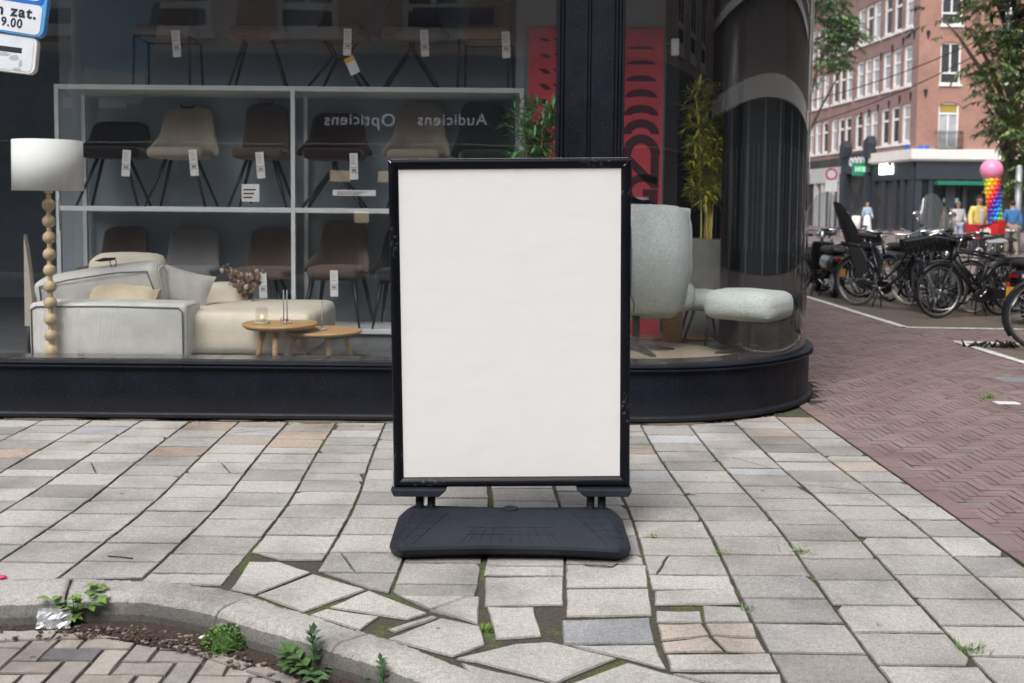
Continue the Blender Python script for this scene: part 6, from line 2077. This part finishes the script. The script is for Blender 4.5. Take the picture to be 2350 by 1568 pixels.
MB().box(-.2, .2, -.17, -.14, .55, 1.15, M=rotm(R(-11), 'X')).build("board_panel", M_("chalk board", (.05, .055, .05), .7), eb)
# ================================================================== PEOPLE
def skin_mesh(name, joints, edges, mats, parent, root=0, sub=2, M=None, smooth=True):
    me = D.meshes.new(name)
    me.from_pydata([j[0] for j in joints], edges, [])
    for m in mats: me.materials.append(m)
    o = D.objects.new(name, me); COL.objects.link(o); o.parent = parent
    md = o.modifiers.new("skin", 'SKIN'); md.use_smooth_shade = True
    md.use_x_symmetry = False; md.use_y_symmetry = False; md.use_z_symmetry = False
    for i, j in enumerate(joints):
        r_ = j[1]; sv = me.skin_vertices[0].data[i]
        sv.radius = r_ if isinstance(r_, tuple) else (r_, r_)
        sv.use_root = (i == root)
    s = o.modifiers.new("sub", 'SUBSURF'); s.levels = sub; s.render_levels = sub
    bpy.context.view_layer.update()
    dg = bpy.context.evaluated_depsgraph_get()
    me2 = D.meshes.new_from_object(o.evaluated_get(dg))
    D.objects.remove(o); D.meshes.remove(me)
    me2.name = name
    o2 = D.objects.new(name, me2); COL.objects.link(o2); o2.parent = parent
    if M is not None: o2.matrix_local = M
    me2.materials.clear()
    for m in mats: me2.materials.append(m)
    for p_ in me2.polygons: p_.use_smooth = True; p_.material_index = 0
    return o2
m_skin = M_("skin", (.46, .27, .19), .55, var=.06)
m_hair_d = M_("dark hair", (.018, .013, .010), .6)
m_hair_l = M_("light hair", (.30, .20, .11), .6)
m_shoe = M_("white trainer", (.55, .54, .52), .6)
def person(label, loc, rz, H, top, bottom, hair, stride=.0, armsw=.0, skirt=False, shirt=None, longhair=False, legs_skin=False, armbend=0.0):
    t = thing("person", label, "person", loc, rz)
    k = H / 1.75
    def J(x, y, z, r): return ((x * k, y * k, z * k), (r * k if not isinstance(r, tuple) else (r[0] * k, r[1] * k)))
    # facing -y
    s = stride
    body = [J(0, 0, .95, (.15, .11)), J(0, 0, 1.12, (.135, .10)), J(0, -.005, 1.32, (.165, .11)), J(0, .01, 1.46, (.08, .07)), J(0, -.005, 1.53, .055), J(0, -.02, 1.62, (.078, .092)), J(0, -.015, 1.71, (.070, .082)),
            J(.19, .01, 1.42, .055), J(.24, .02 - armsw * .35, 1.15, .043), J(.245, -.05 - armsw - armbend, .93 + armbend * .6, .033), J(.245, -.08 - armsw * 1.15 - armbend, .84 + armbend * .7, (.022, .042)),
            J(-.19, .01, 1.42, .055), J(-.24, .02 + armsw * .35, 1.15, .043), J(-.245, -.05 + armsw - armbend, .93 + armbend * .6, .033), J(-.245, -.08 + armsw * 1.15 - armbend, .84 + armbend * .7, (.022, .042)),
            J(.095, 0, .88, .085), J(.10, -.03 - s * .5, .50, .06), J(.10, .02 - s * 1.05, .09, .04), J(.11, -.13 - s * 1.05, .03, (.04, .03)),
            J(-.095, 0, .88, .085), J(-.10, -.03 + s * .30, .50, .06), J(-.10, .05 + s * 1.05, .10 + abs(s) * .12, .04), J(-.11, -.08 + s * 1.05, .03 + abs(s) * .05, (.04, .03))]
    ed = [(0, 1), (1, 2), (2, 3), (3, 4), (4, 5), (5, 6), (2, 7), (7, 8), (8, 9), (9, 10), (2, 11), (11, 12), (12, 13), (13, 14), (0, 15), (15, 16), (16, 17), (17, 18), (0, 19), (19, 20), (20, 21), (21, 22)]
    skin_mesh("body", body, ed, [m_skin], t)
    def grow(i, f, add=.0):
        p_, r_ = body[i]
        r_ = r_ if isinstance(r_, tuple) else (r_, r_)
        return (p_, (r_[0] * f + add * k, r_[1] * f + add * k))
    up = [grow(0, 1.02, .022), grow(1, 1.02, .022), grow(2, 1.02, .024), grow(3, 1.0, .018), grow(7, 1, .026), grow(8, 1, .026), grow(9, 1, .022), grow(11, 1, .026), grow(12, 1, .026), grow(13, 1, .022)]
    skin_mesh("top", up, [(0, 1), (1, 2), (2, 3), (2, 4), (4, 5), (5, 6), (2, 7), (7, 8), (8, 9)], [top], t)
    if skirt:
        n = 20; pr = []
        MB().lathe([(.15 * k, 1.02 * k), (.19 * k, .9 * k), (.24 * k, .45 * k), (.27 * k, .14 * k)], 20, Matrix.Diagonal((1, .78, 1, 1)), cap=False).build("skirt", bottom, t)
    else:
        lo = [grow(0, 1, .016), grow(15, 1, .022), grow(16, 1, .026), grow(17, 1, .03), grow(19, 1, .022), grow(20, 1, .026), grow(21, 1, .03)]
        skin_mesh("trousers", lo, [(0, 1), (1, 2), (2, 3), (0, 4), (4, 5), (5, 6)], [bottom], t)
    for i, j in ((17, 18), (21, 22)):
        a, b = Vector(body[i][0]), Vector(body[j][0])
        MB().sphere(((a + b) / 2) + Vector((0, -.01, -.02)) * k, .055 * k, 10, 7, (.9, 2.2, .8)).build("shoe", m_shoe, t)
    hr = MB().sphere((0, .008 * k, 1.685 * k), .098 * k, 14, 9, (.9, 1.08, .98))
    if longhair: hr.sphere((0, .05 * k, 1.55 * k), .09 * k, 12, 8, (.95, .6, 1.5))
    # cut the face free: keep only the part behind / above the face
    o = hr.build("hair", hair, t)
    bm = bmesh.new(); bm.from_mesh(o.data)
    kill = [f for f in bm.faces if (f.calc_center_median().y < -.028 * k and f.calc_center_median().z < 1.705 * k) or f.calc_center_median().z < (1.40 if longhair else 1.615) * k]
    bmesh.ops.delete(bm, geom=kill, context='FACES'); bm.to_mesh(o.data); bm.free()
    # face: nose, eyes, mouth, ears
    fc = MB()
    fc.add([(0, -.105 * k, 1.665 * k), (-.014 * k, -.098 * k, 1.625 * k), (0, -.125 * k, 1.622 * k), (.014 * k, -.098 * k, 1.625 * k)], [(0, 1, 2), (0, 2, 3), (1, 3, 2)])
    for sx in (-1, 1): fc.sphere((sx * .082 * k, 0, 1.64 * k), .02 * k, 8, 6, (.5, 1, 1.5))
    fc.build("nose_and_ears", m_skin, t)
    ey = MB()
    for sx in (-1, 1): ey.sphere((sx * .03 * k, -.094 * k, 1.662 * k), .009 * k, 8, 6, (1.3, .6, .8))
    ey.box(-.024 * k, .024 * k, -.1 * k, -.094 * k, 1.592 * k, 1.599 * k)
    ey.build("eyes_and_mouth", M_("eye dark", (.06, .03, .03), .5), t)
    if shirt is not None:
        MB().grid(lambda u, v: ((u - .5) * (.07 + .05 * v) * k, (-.128 - .018 * math.sin(PI * min(1, v * 1.1))) * k, (.98 + v * .42) * k), 6, 8).build("shirt", shirt, t, solid=.012)
    return t
m_denim = M_("blue denim shirt", (.045, .16, .38), .8, var=.15)
m_khaki = M_("khaki trousers", (.20, .185, .15), .85)
m_ltblue = M_("light blue blouse", (.34, .48, .60), .8)
m_wcloth = M_("white cloth", (.74, .73, .75), .8)
m_lilac = M_("pale lilac cloth", (.55, .56, .70), .8)
m_yellow = M_("pale yellow jacket", (.78, .64, .20), .8)
m_navy = M_("dark trousers", (.03, .035, .05), .85)
q = P(2319.5, 586, 33.0)
bm_ = person("man in a blue shirt and khaki trousers walking away, seen from behind", (q.x, 33.0, 0), PI - R(8), 1.80, m_denim, m_khaki, m_hair_d, stride=.16, armsw=.10)
MB().lathe([(.18, .93), (.20, .86), (.19, .80)], 18, Matrix.Diagonal((1, .8, 1, 1)), cap=False).build("shirt_tail", m_wcloth, bm_)
q = P(1989, 533, 62.5)
person("woman in a light blue blouse and long white skirt walking by the dark shopfronts", (q.x, 62.5, 0), R(8), 1.88, m_ltblue, m_wcloth, m_hair_l, armsw=.1, skirt=True, longhair=True)
q = P(2197, 560, 40.0)
person("woman in a white top and lilac trousers beside the easel board", (q.x, 40, 0), R(-4), 1.80, m_wcloth, m_lilac, m_hair_l, stride=.08, armbend=.12)
q = P(2243, 600, 29.0)
person("man in an open yellow jacket over a white shirt behind the red cart", (q.x, 29.0, 0), R(6), 1.90, m_yellow, m_navy, m_hair_d, shirt=m_wcloth)

# ================================================================== BALLOONS AND RED CART
BYY = 28.0
bot_, top_ = P(2284, 512, BYY), P(2277, 414, BYY)
ball = thing("balloon_column", "twisted rainbow balloon column with a large pink balloon on top", "balloons", (bot_.x, BYY, bot_.z))
cols_ = [(.85, .62, .02), (.90, .25, .02), (.75, .02, .04), (.10, .03, .35), (.02, .10, .55), (.02, .30, .65), (.20, .52, .05), (.55, .60, .03)]
bmats = []
for c in cols_:
    m, nt, b = base_mat("balloon rubber"); b.inputs['Base Color'].default_value = (*c, 1); b.inputs['Roughness'].default_value = .18
    bmats.append(m)
protos = []
NL = 11; NR = 8
for lv_ in range(NL):
    f = lv_ / (NL - 1)
    c = bot_.lerp(top_, f) - Vector(bot_)
    rad = .125 + .02 * f
    for k in range(NR):
        a = 2 * PI * k / NR + lv_ * .42
        ci = k
        nm = "balloon"
        x, y, z = c.x + rad * math.cos(a) + rnd.uniform(-.012, .012), rad * math.sin(a), c.z + rnd.uniform(-.014, .014)
        if len(protos) <= ci:
            o = MB().sphere((0, 0, 0), .080, 12, 8).build(nm, bmats[ci], ball, M=T(x, y, z)); protos.append(o)
        else:
            o = protos[ci].copy(); COL.objects.link(o); o.parent = ball; o.matrix_local = T(x, y, z)
pk = P(2275.5, 390, BYY)
m_pink, nt_, b_ = base_mat("pink balloon"); b_.inputs['Base Color'].default_value = (.84, .28, .46, 1); b_.inputs['Roughness'].default_value = .3
rp = 24.5 * BYY / FPX
MB().sphere((pk.x - bot_.x, 0, pk.z - bot_.z), rp, 28, 18).build("large_balloon", m_pink, ball)
MB().bar((0, 0, -.9), (top_.x - bot_.x, 0, top_.z - bot_.z), .02, .02, 6).build("pole", m_gal, ball)
CYY = 27.0
ca, cb = P(2228, 548, CYY), P(2277, 515, CYY)
m_cart = M_("red cart paint", (.62, .022, .025), .45)
ct = thing("cargo_bike", "red cargo bike box with white lettering and a pale wheel beside the balloons", "cargo bike", ((ca.x + cb.x) / 2, CYY, 0))
hw = (cb.x - ca.x) / 2
zb_c, zt_c = ca.z, cb.z
bx_ = MB().add([(-hw * .9, -.35, zb_c), (hw * .9, -.35, zb_c), (hw * .9, .35, zb_c), (-hw * .9, .35, zb_c), (-hw, -.4, zt_c), (hw, -.4, zt_c), (hw, .4, zt_c), (-hw, .4, zt_c)],
               [(0, 3, 2, 1), (0, 1, 5, 4), (1, 2, 6, 5), (2, 3, 7, 6), (3, 0, 4, 7), (4, 5, 6, 7)])
bx_.build("box", m_cart, ct, bevel=.01)
mk_ = MB()
for i, (a, b) in enumerate(((-.55, -.40), (-.34, -.2), (-.14, .0), (.06, .2), (.28, .4))):
    mk_.box(a * hw, b * hw, -.412, -.39, zb_c + (zt_c - zb_c) * .38, zb_c + (zt_c - zb_c) * (.78 if i % 2 else .7), M=T(-.06, .015, 0))
mk_.build("lettering", m_wf, ct)
wq = P(2248, 551, CYY - .5)
def ring(mb, c, r, th, M=None, n=30, mi=0):
    mb.tube([(c[0] + r * math.cos(2 * PI * i / n), c[1], c[2] + r * math.sin(2 * PI * i / n)) for i in range(n)], th, 8, True, mi, M=M)
wm = MB(); ring(wm, (0, 0, 0), .22, .028)
for k in range(6): wm.bar((0, 0, 0), (.21 * math.cos(k * PI / 3), 0, .21 * math.sin(k * PI / 3)), .006, .006, 4)
wm.build("wheel", M_("pale tyre", (.5, .5, .48), .7), ct, M=T(wq.x - (ca.x + cb.x) / 2, -.5, .25) @ rotm(R(35)))
fm = MB()
fm.tube([(wq.x - (ca.x + cb.x) / 2, -.5, .25), (wq.x - (ca.x + cb.x) / 2 + .06, -.46, .8), (wq.x - (ca.x + cb.x) / 2 + .12, -.42, 1.05)], .022, 8)
fm.bar((wq.x - (ca.x + cb.x) / 2 - .1, -.44, 1.05), (wq.x - (ca.x + cb.x) / 2 + .35, -.40, 1.12), .016)
fm.bar((wq.x - (ca.x + cb.x) / 2 + .06, -.46, .7), (.1, -.2, zb_c), .022)
for sx in (-1, 1): fm.bar((sx * hw * .7, .2, zb_c), (sx * hw * .8, .25, .02), .03, .02)
fm.build("frame", m_black, ct)
c2_, c3_ = P(2281, 537, 27.5), P(2300, 506, 27.5)
ctx = (ca.x + cb.x) / 2
MB().box(c2_.x - ctx, c3_.x - ctx, .3, .7, c2_.z, c3_.z).build("rear_box", M_("deep red", (.35, .012, .015), .5), ct, bevel=.01)
MB().bar((c2_.x - ctx + .1, .5, .02), (c2_.x - ctx + .1, .5, c2_.z), .03).build("stand", m_black, ct)

# ================================================================== BICYCLES
m_spoke = M_("spoke steel", (.45, .46, .48), .3, .9)
m_tan = M_("brown leather", (.19, .065, .03), .5)
WR, WB = .375, 1.16
WCACHE = {}
def wheel(parent, loc, M0=None, tyre=None, r=WR):
    key = ('w', r)
    if key not in WCACHE:
        a = MB(); ring(a, (0, 0, 0), r - .045, .011, n=36)
        for k in range(28):
            t_ = 2 * PI * k / 28; s_ = .035 * (1 if k % 2 else -1); u = t_ + .35 * (1 if k % 4 < 2 else -1)
            a.bar((.022 * math.cos(u), s_, .022 * math.sin(u)), ((r - .05) * math.cos(t_), 0, (r - .05) * math.sin(t_)), .0017, .0017, 4)
        a.bar((0, -.06, 0), (0, .06, 0), .03, .03, 12)
        WCACHE[key] = a
    w_ = WCACHE[key].build("wheel", m_spoke, parent, M=(M0 or Matrix()) @ T(*loc))
    b = MB(); ring(b, (0, 0, 0), r - .022, .0225, n=44)
    b.build("tyre", tyre or m_rubber, w_)
    return w_
def bicycle(label, loc, rz, frame=None, style='step', steer=0.0, lean=3.0, seatc=None, seat=None, basket=False, chrome=True, tyre=None, childseat=False, rack=True, screen=False, sc=1.0, bag=False):
    t = thing("bicycle", label, "bicycle", loc, rz, "bicycles parked in the bay")
    t.scale = (sc, sc, sc)
    fm_ = frame or m_black
    LM_ = rotm(R(lean), 'X')
    def B(mb, name, mat, par=None, **kw): return mb.build(name, mat, par or t, M=LM_ @ kw.pop('M', Matrix()), **kw)
    hubR, hubF = Vector((0, 0, WR)), Vector((WB, 0, WR))
    bb = Vector((.47, 0, .30)); st_top = Vector((.27, 0, .88)); hd_top = Vector((.92, 0, .98)); hd_bot = Vector((.985, 0, .76))
    f = MB()
    f.bar(bb, st_top, .017, .017, 10)
    if style == 'step':
        f.tube([hd_bot + Vector((-.01, 0, .02)), (.80, 0, .52), (.60, 0, .36), bb], .022, 10)
        f.tube([hd_top + Vector((.0, 0, -.06)), (.74, 0, .62), (.52, 0, .44), (.39, 0, .46)], .016, 10)
    else:
        f.bar(st_top - Vector((-.02, 0, .05)), hd_top - Vector((.0, 0, .05)), .018, .018, 10)
        f.bar(bb, hd_bot + Vector((-.005, 0, .03)), .024, .024, 10)
    f.bar(hd_bot - Vector((0, 0, .0)), hd_top, .022, .022, 10)
    for sy in (-.06, .06):
        f.bar(hubR + Vector((0, sy, 0)), bb + Vector((0, sy * .4, 0)), .010, .010, 8)
        f.bar(hubR + Vector((0, sy, 0)), st_top + Vector((.03, sy * .25, -.12)), .009, .009, 8)
    B(f, "frame", fm_)
    wheel(t, hubR, LM_, tyre)
    g_ = MB()                                              # chain case
    g_.prism([(.0, -.06), (.5, -.095), (.58, -.04), (.58, .04), (.5, .095), (.0, .06), (-.07, .0)], -.075, -.052, T(0, 0, WR - .05) @ rotm(PI / 2, 'X') @ rotm(-.05))
    gcase = B(g_, "chain_case", M_("chain case", (.012, .012, .013), .5), bevel=.006) if style != 'sport' else None
    c_ = MB(); c_.bar(bb + Vector((0, -.09, 0)), bb + Vector((0, .09, 0)), .014)
    c_.bar(bb + Vector((0, -.09, 0)), bb + Vector((.12, -.09, -.12)), .010); c_.bar(bb + Vector((0, .09, 0)), bb + Vector((-.12, .09, .12)), .010)
    cr_ = B(c_, "crank", m_steel)
    MB().box(.53, .65, -.17, -.10, .165, .19).build("pedal", m_black, cr_)
    MB().box(.29, .41, .10, .17, .405, .43).build("pedal", m_black, cr_)
    s_ = MB(); s_.bar(st_top, st_top + Vector((-.045, 0, .14)), .013, .013, 8)
    B(s_, "seat_post", m_chrome)
    sd = st_top + Vector((-.05, 0, .16))
    sdm = MB()
    sdm.grid(lambda u, v: (sd.x - .15 + .30 * u, (v - .5) * 2 * (.095 * (1 - u) ** .8 + .022), sd.z + .035 * (1 - (2 * v - 1) ** 2) + .03 * (1 - u) ** 2 - .012), 10, 8)
    B(sdm, "saddle", seat or M_("saddle black", (.012, .012, .012), .35), solid=.03, sub=1)
    def arc_(c, r, a0, a1, n=16): return [(c.x + r * math.cos(a0 + (a1 - a0) * i / n), 0, c.z + r * math.sin(a0 + (a1 - a0) * i / n)) for i in range(n + 1)]
    mg = MB()
    def guard(c, a0, a1):
        pr = arc_(c, WR + .02, a0, a1)
        vs = []; n = len(pr)
        for (x, y, z) in pr:
            d = Vector((x - c.x, 0, z - c.z)).normalized()
            for yy, dr in ((-.032, -.02), (-.018, .004), (.018, .004), (.032, -.02)): vs.append((x + d.x * dr, yy, z + d.z * dr))
        return vs, [(i * 4 + k, i * 4 + k + 1, (i + 1) * 4 + k + 1, (i + 1) * 4 + k) for i in range(n - 1) for k in range(3)]
    mg.add(*guard(hubR, R(25), R(215)), 0, True)
    B(mg, "mudguard", fm_, solid=.003)
    if rack:
        r_ = MB(); z_ = .80
        for yy in (-.07, 0, .07): r_.bar((-.33, yy, z_), (.20, yy * .6, z_ + .01), .006, .006, 6)
        for xx in (-.33, -.1, .12): r_.bar((xx, -.07, z_), (xx, .07, z_), .006, .006, 6)
        for yy in (-.07, .07): r_.bar((-.2, yy, z_), (0, yy, WR), .006, .006, 6); r_.bar((-.05, yy, z_), (0.01, yy, WR), .006, .006, 6)
        B(r_, "rack", m_black)
        B(MB().box(-.365, -.345, -.04, .04, .66, .70), "rear_light", M_("red reflector", (.5, .01, .015), .3))
    k_ = MB()
    for yy in (-.10, .10): k_.bar((.42, yy * .3, .27), (.36, yy, .012), .011, .009, 6)
    B(k_, "kickstand", m_black, None, M=rotm(R(-lean), 'X'))
    # front end, turned by the steering angle about the head tube
    ax = (hd_top - hd_bot).normalized()
    SM_ = T(*hd_bot) @ Matrix.Rotation(R(steer), 4, ax) @ T(*(-hd_bot))
    ff = MB()
    for sy in (-.055, .055):
        ff.tube([hd_bot + Vector((0, sy * .5, -.01)), hd_bot + Vector((.04, sy, -.08)), (WB - .04, sy, WR + .1), (WB, sy, WR)], .011, 8)
    ff.bar(hd_bot + Vector((0, -.04, -.02)), hd_bot + Vector((0, .04, -.02)), .018)
    B(ff, "fork", fm_, M=SM_)
    wheel(t, hubF, LM_ @ SM_, tyre)
    mg2 = MB().add(*guard(hubF, R(40), R(190)), 0, True)
    B(mg2, "mudguard", fm_, M=SM_, solid=.003)
    hb = MB(); hc = hd_top + ax * .12
    hb.bar(hd_top, hc, .013)
    hb.tube([(hc.x - .26, -.30, hc.z + .05), (hc.x - .10, -.29, hc.z + .06), (hc.x + .04, -.15, hc.z + .03), (hc.x + .05, 0, hc.z), (hc.x + .04, .15, hc.z + .03), (hc.x - .10, .29, hc.z + .06), (hc.x - .26, .30, hc.z + .05)], .011, 8)
    hbo = B(hb, "handlebar", m_chrome if chrome else m_black, M=SM_)
    gr2 = MB()
    for sy in (-1, 1): MB().bar((hc.x - .28, sy * .30, hc.z + .05), (hc.x - .15, sy * .295, hc.z + .057), .017, .017, 10).build("grip", seat or m_black, hbo)
    bl = MB()
    for sy in (-1, 1): MB().bar((hc.x - .02, sy * .24, hc.z + .03), (hc.x - .16, sy * .26, hc.z - .0), .006, .005, 6).build("brake_lever", m_chrome, hbo)
    hl = MB().lathe([(.0, 0), (.035, .02), (.045, .06), (.04, .065)], 16, T(hd_bot.x + .06, 0, hd_bot.z + .10) @ rotm(PI / 2, 'Y'))
    B(hl, "headlight", m_chrome, M=SM_)
    if basket:
        bk = MB(); x0, x1, z0, z1 = hd_top.x + .06, hd_top.x + .42, hd_bot.z + .12, hd_top.z + .12
        for z in (z0, (z0 + z1) / 2, z1): bk.tube([(x0, -.2, z), (x1, -.22, z), (x1, .22, z), (x0, .2, z)], .006, 6, True)
        for i in range(7):
            y = -.2 + .4 * i / 6; bk.bar((x1, y, z0), (x1, y * 1.1, z1), .004, .004, 4); bk.bar((x0, y, z0), (x0, y, z1), .004, .004, 4); bk.bar((x0, y, z0), (x1, y, z0), .004, .004, 4)
        bk.box(x0 + .02, x1 - .02, -.17, .17, z0 + .01, z1 - .03)
        B(bk, "front_crate", m_black, M=SM_)
    if bag:
        for sy in (-1, 1): B(MB().prism([(-.30, .42), (.1, .42), (.14, .80), (-.30, .80)], -sy * .09 - .07, -sy * .09 + .07, rotm(PI / 2, 'X')), "pannier", M_("black pannier", (.012, .012, .013), .8), bevel=.03)
    if childseat:
        cs = MB()
        cs.grid(lambda u, v: (-.12 - .30 * v ** 1.2 + .14 * (abs(2 * u - 1) ** 2) * (1 - v * .4), (u - .5) * (.36 - .20 * v ** 2), .90 + .66 * v - .05 * (abs(2 * u - 1) ** 3)), 10, 12)
        cso = B(cs, "child_seat", M_("black seat shell", (.006, .006, .007), .75, spec=.2), solid=.04, sub=1)
        c2 = MB(); c2.grid(lambda u, v: (-.15 + .34 * v, (u - .5) * .34, .90 - .03 * v + .05 * abs(2 * u - 1) ** 3), 8, 6)
        c2.build("seat_pan", M_("black seat pan", (.010, .010, .011), .6), cso, solid=.05)
        for sy in (-1, 1):
            MB().prism([(.0, .90), (.24, .88), (.34, .70), (.30, .50), (.16, .48), (.10, .66)], -sy * .17 - .02, -sy * .17 + .02, rotm(PI / 2, 'X')).build("foot_guard", M_("grey black foot guard", (.03, .032, .036), .6), cso, bevel=.01)
    return t
m_navyf = M_("navy bike paint", (.006, .012, .026), .3, coat=.5)
m_matt = M_("matt black paint", (.011, .012, .013), .4)
m_gtyre = M_("grey worn tyre", (.10, .09, .082), .85)
Z0 = .004
bicycle("black city bicycle in front with a grey saddle and its front wheel to the left", (6.93, 14.07, Z0), math.atan2(-.47, -1.15), m_matt, 'diamond', steer=-6, lean=-3, seat=M_("grey saddle", (.30, .31, .32), .45), chrome=False, sc=1.0)
bicycle("dark blue step-through bicycle with a black child seat at the left of the row", (5.33, 15.34, Z0), math.atan2(-.90, .55), m_navyf, 'step', steer=-34, lean=2, childseat=True, basket=True, tyre=m_gtyre, sc=1.03)
bicycle("black bicycle with a brown leather saddle and chrome handlebar behind the child seat", (6.02, 17.2, Z0), R(-86), m_black, 'diamond', steer=8, lean=2, seat=m_tan, basket=False)
bicycle("black bicycle with pale tyres standing behind the front city bicycle", (6.66, 14.35, Z0), R(114), m_black, 'step', steer=12, lean=-2, tyre=M_("cream tyre", (.30, .27, .23), .8))
bicycle("black bicycle with a front crate behind the dark blue step-through bicycle", (7.05, 16.5, Z0), R(-112), m_matt, 'step', steer=10, basket=True, chrome=False)
bicycle("black bicycle partly out of view at the right edge of the bay", (7.35, 14.55, Z0), R(-170), m_black, 'diamond', steer=-20, lean=-2, bag=True)
bicycle("black bicycle mostly hidden behind the glass corner at the left of the bay", (4.72, 16.9, Z0), R(-8), m_black, 'step', steer=18, lean=2)
bicycle("nearest black bicycle cut by the picture's right edge, its large wheel in view", (5.63, 10.48, Z0), R(-14), m_black, 'step', lean=2, bag=False, sc=1.04)
bicycle("black bicycle with a grey tyre deep in the row behind the brown saddle", (5.9, 18.9, Z0), R(-62), m_matt, 'step', steer=-8, lean=2, tyre=m_gtyre, basket=True)
bicycle("dark bicycle behind the front city bicycle, near the bay's right end", (7.5, 15.5, Z0), R(-150), m_matt, 'diamond', steer=16, lean=-2, chrome=False, basket=True)
bicycle("black bicycle in the row between the child seat bicycle and the front city bicycle", (6.3, 15.6, Z0), R(-98), m_black, 'step', steer=-24, lean=3, bag=True)
bicycle("black bicycle farthest back in the row below the woman in white", (7.6, 17.6, Z0), R(-140), m_black, 'step', steer=8, lean=2, seat=m_tan)
bicycle("dark blue bicycle with a black crate behind the right end of the row", (7.9, 16.2, Z0), R(-160), m_navyf, 'step', steer=12, basket=True, lean=-2)
bicycle("black bicycle without a crate standing left of the tall windscreen", (5.6, 17.9, Z0), R(-70), m_matt, 'diamond', steer=-15, lean=3, chrome=True, bag=True)
# low dark tarpaulin scrap by the near wheel
q = G(2275, 797, .004)
mb = MB(); rr = random.Random(3)
for _ in range(14):
    x, y = rr.uniform(-.28, .3), rr.uniform(-.06, .06)
    mb.tube([(x, y, 0), (x + rr.uniform(-.08, .08), y + rr.uniform(-.03, .03), rr.uniform(.02, .07)), (x + rr.uniform(-.12, .12), y, .0)], .012, 6)
tag(mb.build("leaf_debris", M_("dark debris", (.02, .017, .013), .9), M=T(q.x, q.y, .008)), "heap of dark debris on the bay line before the near wheel", "debris")

# ================================================================== SCOOTERS
m_scr = glass_mat("scooter screen", 1.7, (.70, .72, .74), .05)
_nt = m_scr.node_tree; _o = [n for n in _nt.nodes if n.type == 'OUTPUT_MATERIAL'][0]; _src = _o.inputs[0].links[0].from_socket
_mx = _n(_nt, "ShaderNodeMixShader"); _df = _n(_nt, "ShaderNodeBsdfDiffuse"); _df.inputs[0].default_value = (.55, .57, .6, 1)
_mx.inputs[0].default_value = .10                        # scuffed, slightly milky plastic
_nt.links.new(_src, _mx.inputs[1]); _nt.links.new(_df.outputs[0], _mx.inputs[2]); _nt.links.new(_mx.outputs[0], _o.inputs[0])
def scooter(label, loc, rz, screen=True, col=None):
    t = thing("scooter", label, "scooter", loc, rz, "motor scooters in the bay")
    bm0 = col or M_("black scooter paint", (.010, .010, .012), .22, coat=.6)
    for x, nm in ((0, "wheel"), (1.25, "wheel")):
        w_ = MB().lathe([(.10, -.05), (.16, -.055), (.17, 0), (.16, .055), (.10, .05)], 24, T(x, 0, .24) @ rotm(PI / 2, 'X')).build(nm, m_steel, t)
        b = MB(); ring(b, (x, 0, .24), .185, .056, n=28); b.build("tyre", m_rubber, w_)
    rbox(-.38, .42, -.17, .17, .42, .74, "rear_body", bm0, t, r=.12, puff=.03)
    rbox(-.32, .48, -.14, .14, .745, .86, "seat", M_("scooter seat", (.012, .012, .012), .55), t, r=.05, puff=.02)
    MB().box(.40, .92, -.17, .17, .28, .36).build("floor_board", m_black, t, bevel=.03)
    sh_ = MB().grid(lambda u, v: (.90 + .16 * (1 - v) * 1.0 + .06 * (1 - abs(2 * u - 1)), (u - .5) * (.44 - .1 * v), .30 + .62 * v), 10, 10)
    sh_.build("leg_shield", bm0, t, solid=.05, sub=1)
    MB().grid(lambda u, v: (1.05 + .42 * u, (v - .5) * .20, .46 + .05 * math.sin(PI * u) - .03 * (2 * v - 1) ** 2), 8, 6).build("front_mudguard", bm0, t, solid=.02)
    f = MB(); f.bar((1.0, 0, .9), (1.22, -.08, .26), .025); f.bar((1.05, .06, .75), (1.25, .08, .24), .025); f.bar((.97, 0, .85), (.93, 0, 1.08), .03)
    f.build("fork", m_steel, t)
    h = MB(); h.tube([(.80, -.36, 1.10), (.93, -.2, 1.12), (.96, 0, 1.10), (.93, .2, 1.12), (.80, .36, 1.10)], .018, 8); ho = h.build("handlebar", m_chrome, t)
    hl = MB().lathe([(.02, -.06), (.085, -.02), (.09, .05), (.075, .06)], 20, T(1.02, 0, 1.04) @ rotm(PI / 2, 'Y')); hl.build("headlight", m_chrome, t)
    for sy in (-1, 1):
        m_ = MB(); m_.bar((.90, sy * .26, 1.12), (.90, sy * .36, 1.36), .008); m_.sphere((.90, sy * .37, 1.40), .075, 14, 8, (.35, 1.1, .8)); m_.build("mirror", m_chrome, t)
    MB().box(-.43, -.40, -.06, .06, .63, .675).build("tail_light", M_("red lens", (.22, .008, .012), .25), t)
    MB().box(-.47, -.455, -.055, .055, .38, .51, M=T() ).build("number_plate", M_("yellow plate", (.62, .33, .03), .5), t)
    MB().tube([(-.35, -.16, .30), (.1, -.19, .27), (.3, -.15, .28)], [.05, .055, .02], 12).build("exhaust", m_steel, t)
    MB().bar((.25, .1, .26), (.18, .2, .01), .014).build("side_stand", m_black, t)
    if screen:
        MB().grid(lambda u, v: (1.06 - .26 * v, (u - .5) * .66 * (1 - .22 * v ** 3) * 1.0, 1.0 + .78 * v - .30 * (abs(2 * u - 1) ** 3) * v ** 2), 14, 12).build("windscreen", m_scr, t)
    return t
q = P(1905, 682, 16.9)
scooter("black scooter seen from behind with a clear windscreen at the left of the bay", (q.x, 16.7, Z0), R(86))
q = P(2068, 640, 18.6)
scooter("black scooter with a tall windscreen in the middle of the bay behind the bicycles", (q.x, 18.6, Z0), R(-76))
q = P(2296, 700, 12.6)
scooter("black scooter with a yellow plate at the right edge behind the near wheel", (q.x + .62, 12.95, Z0), R(24), screen=False)
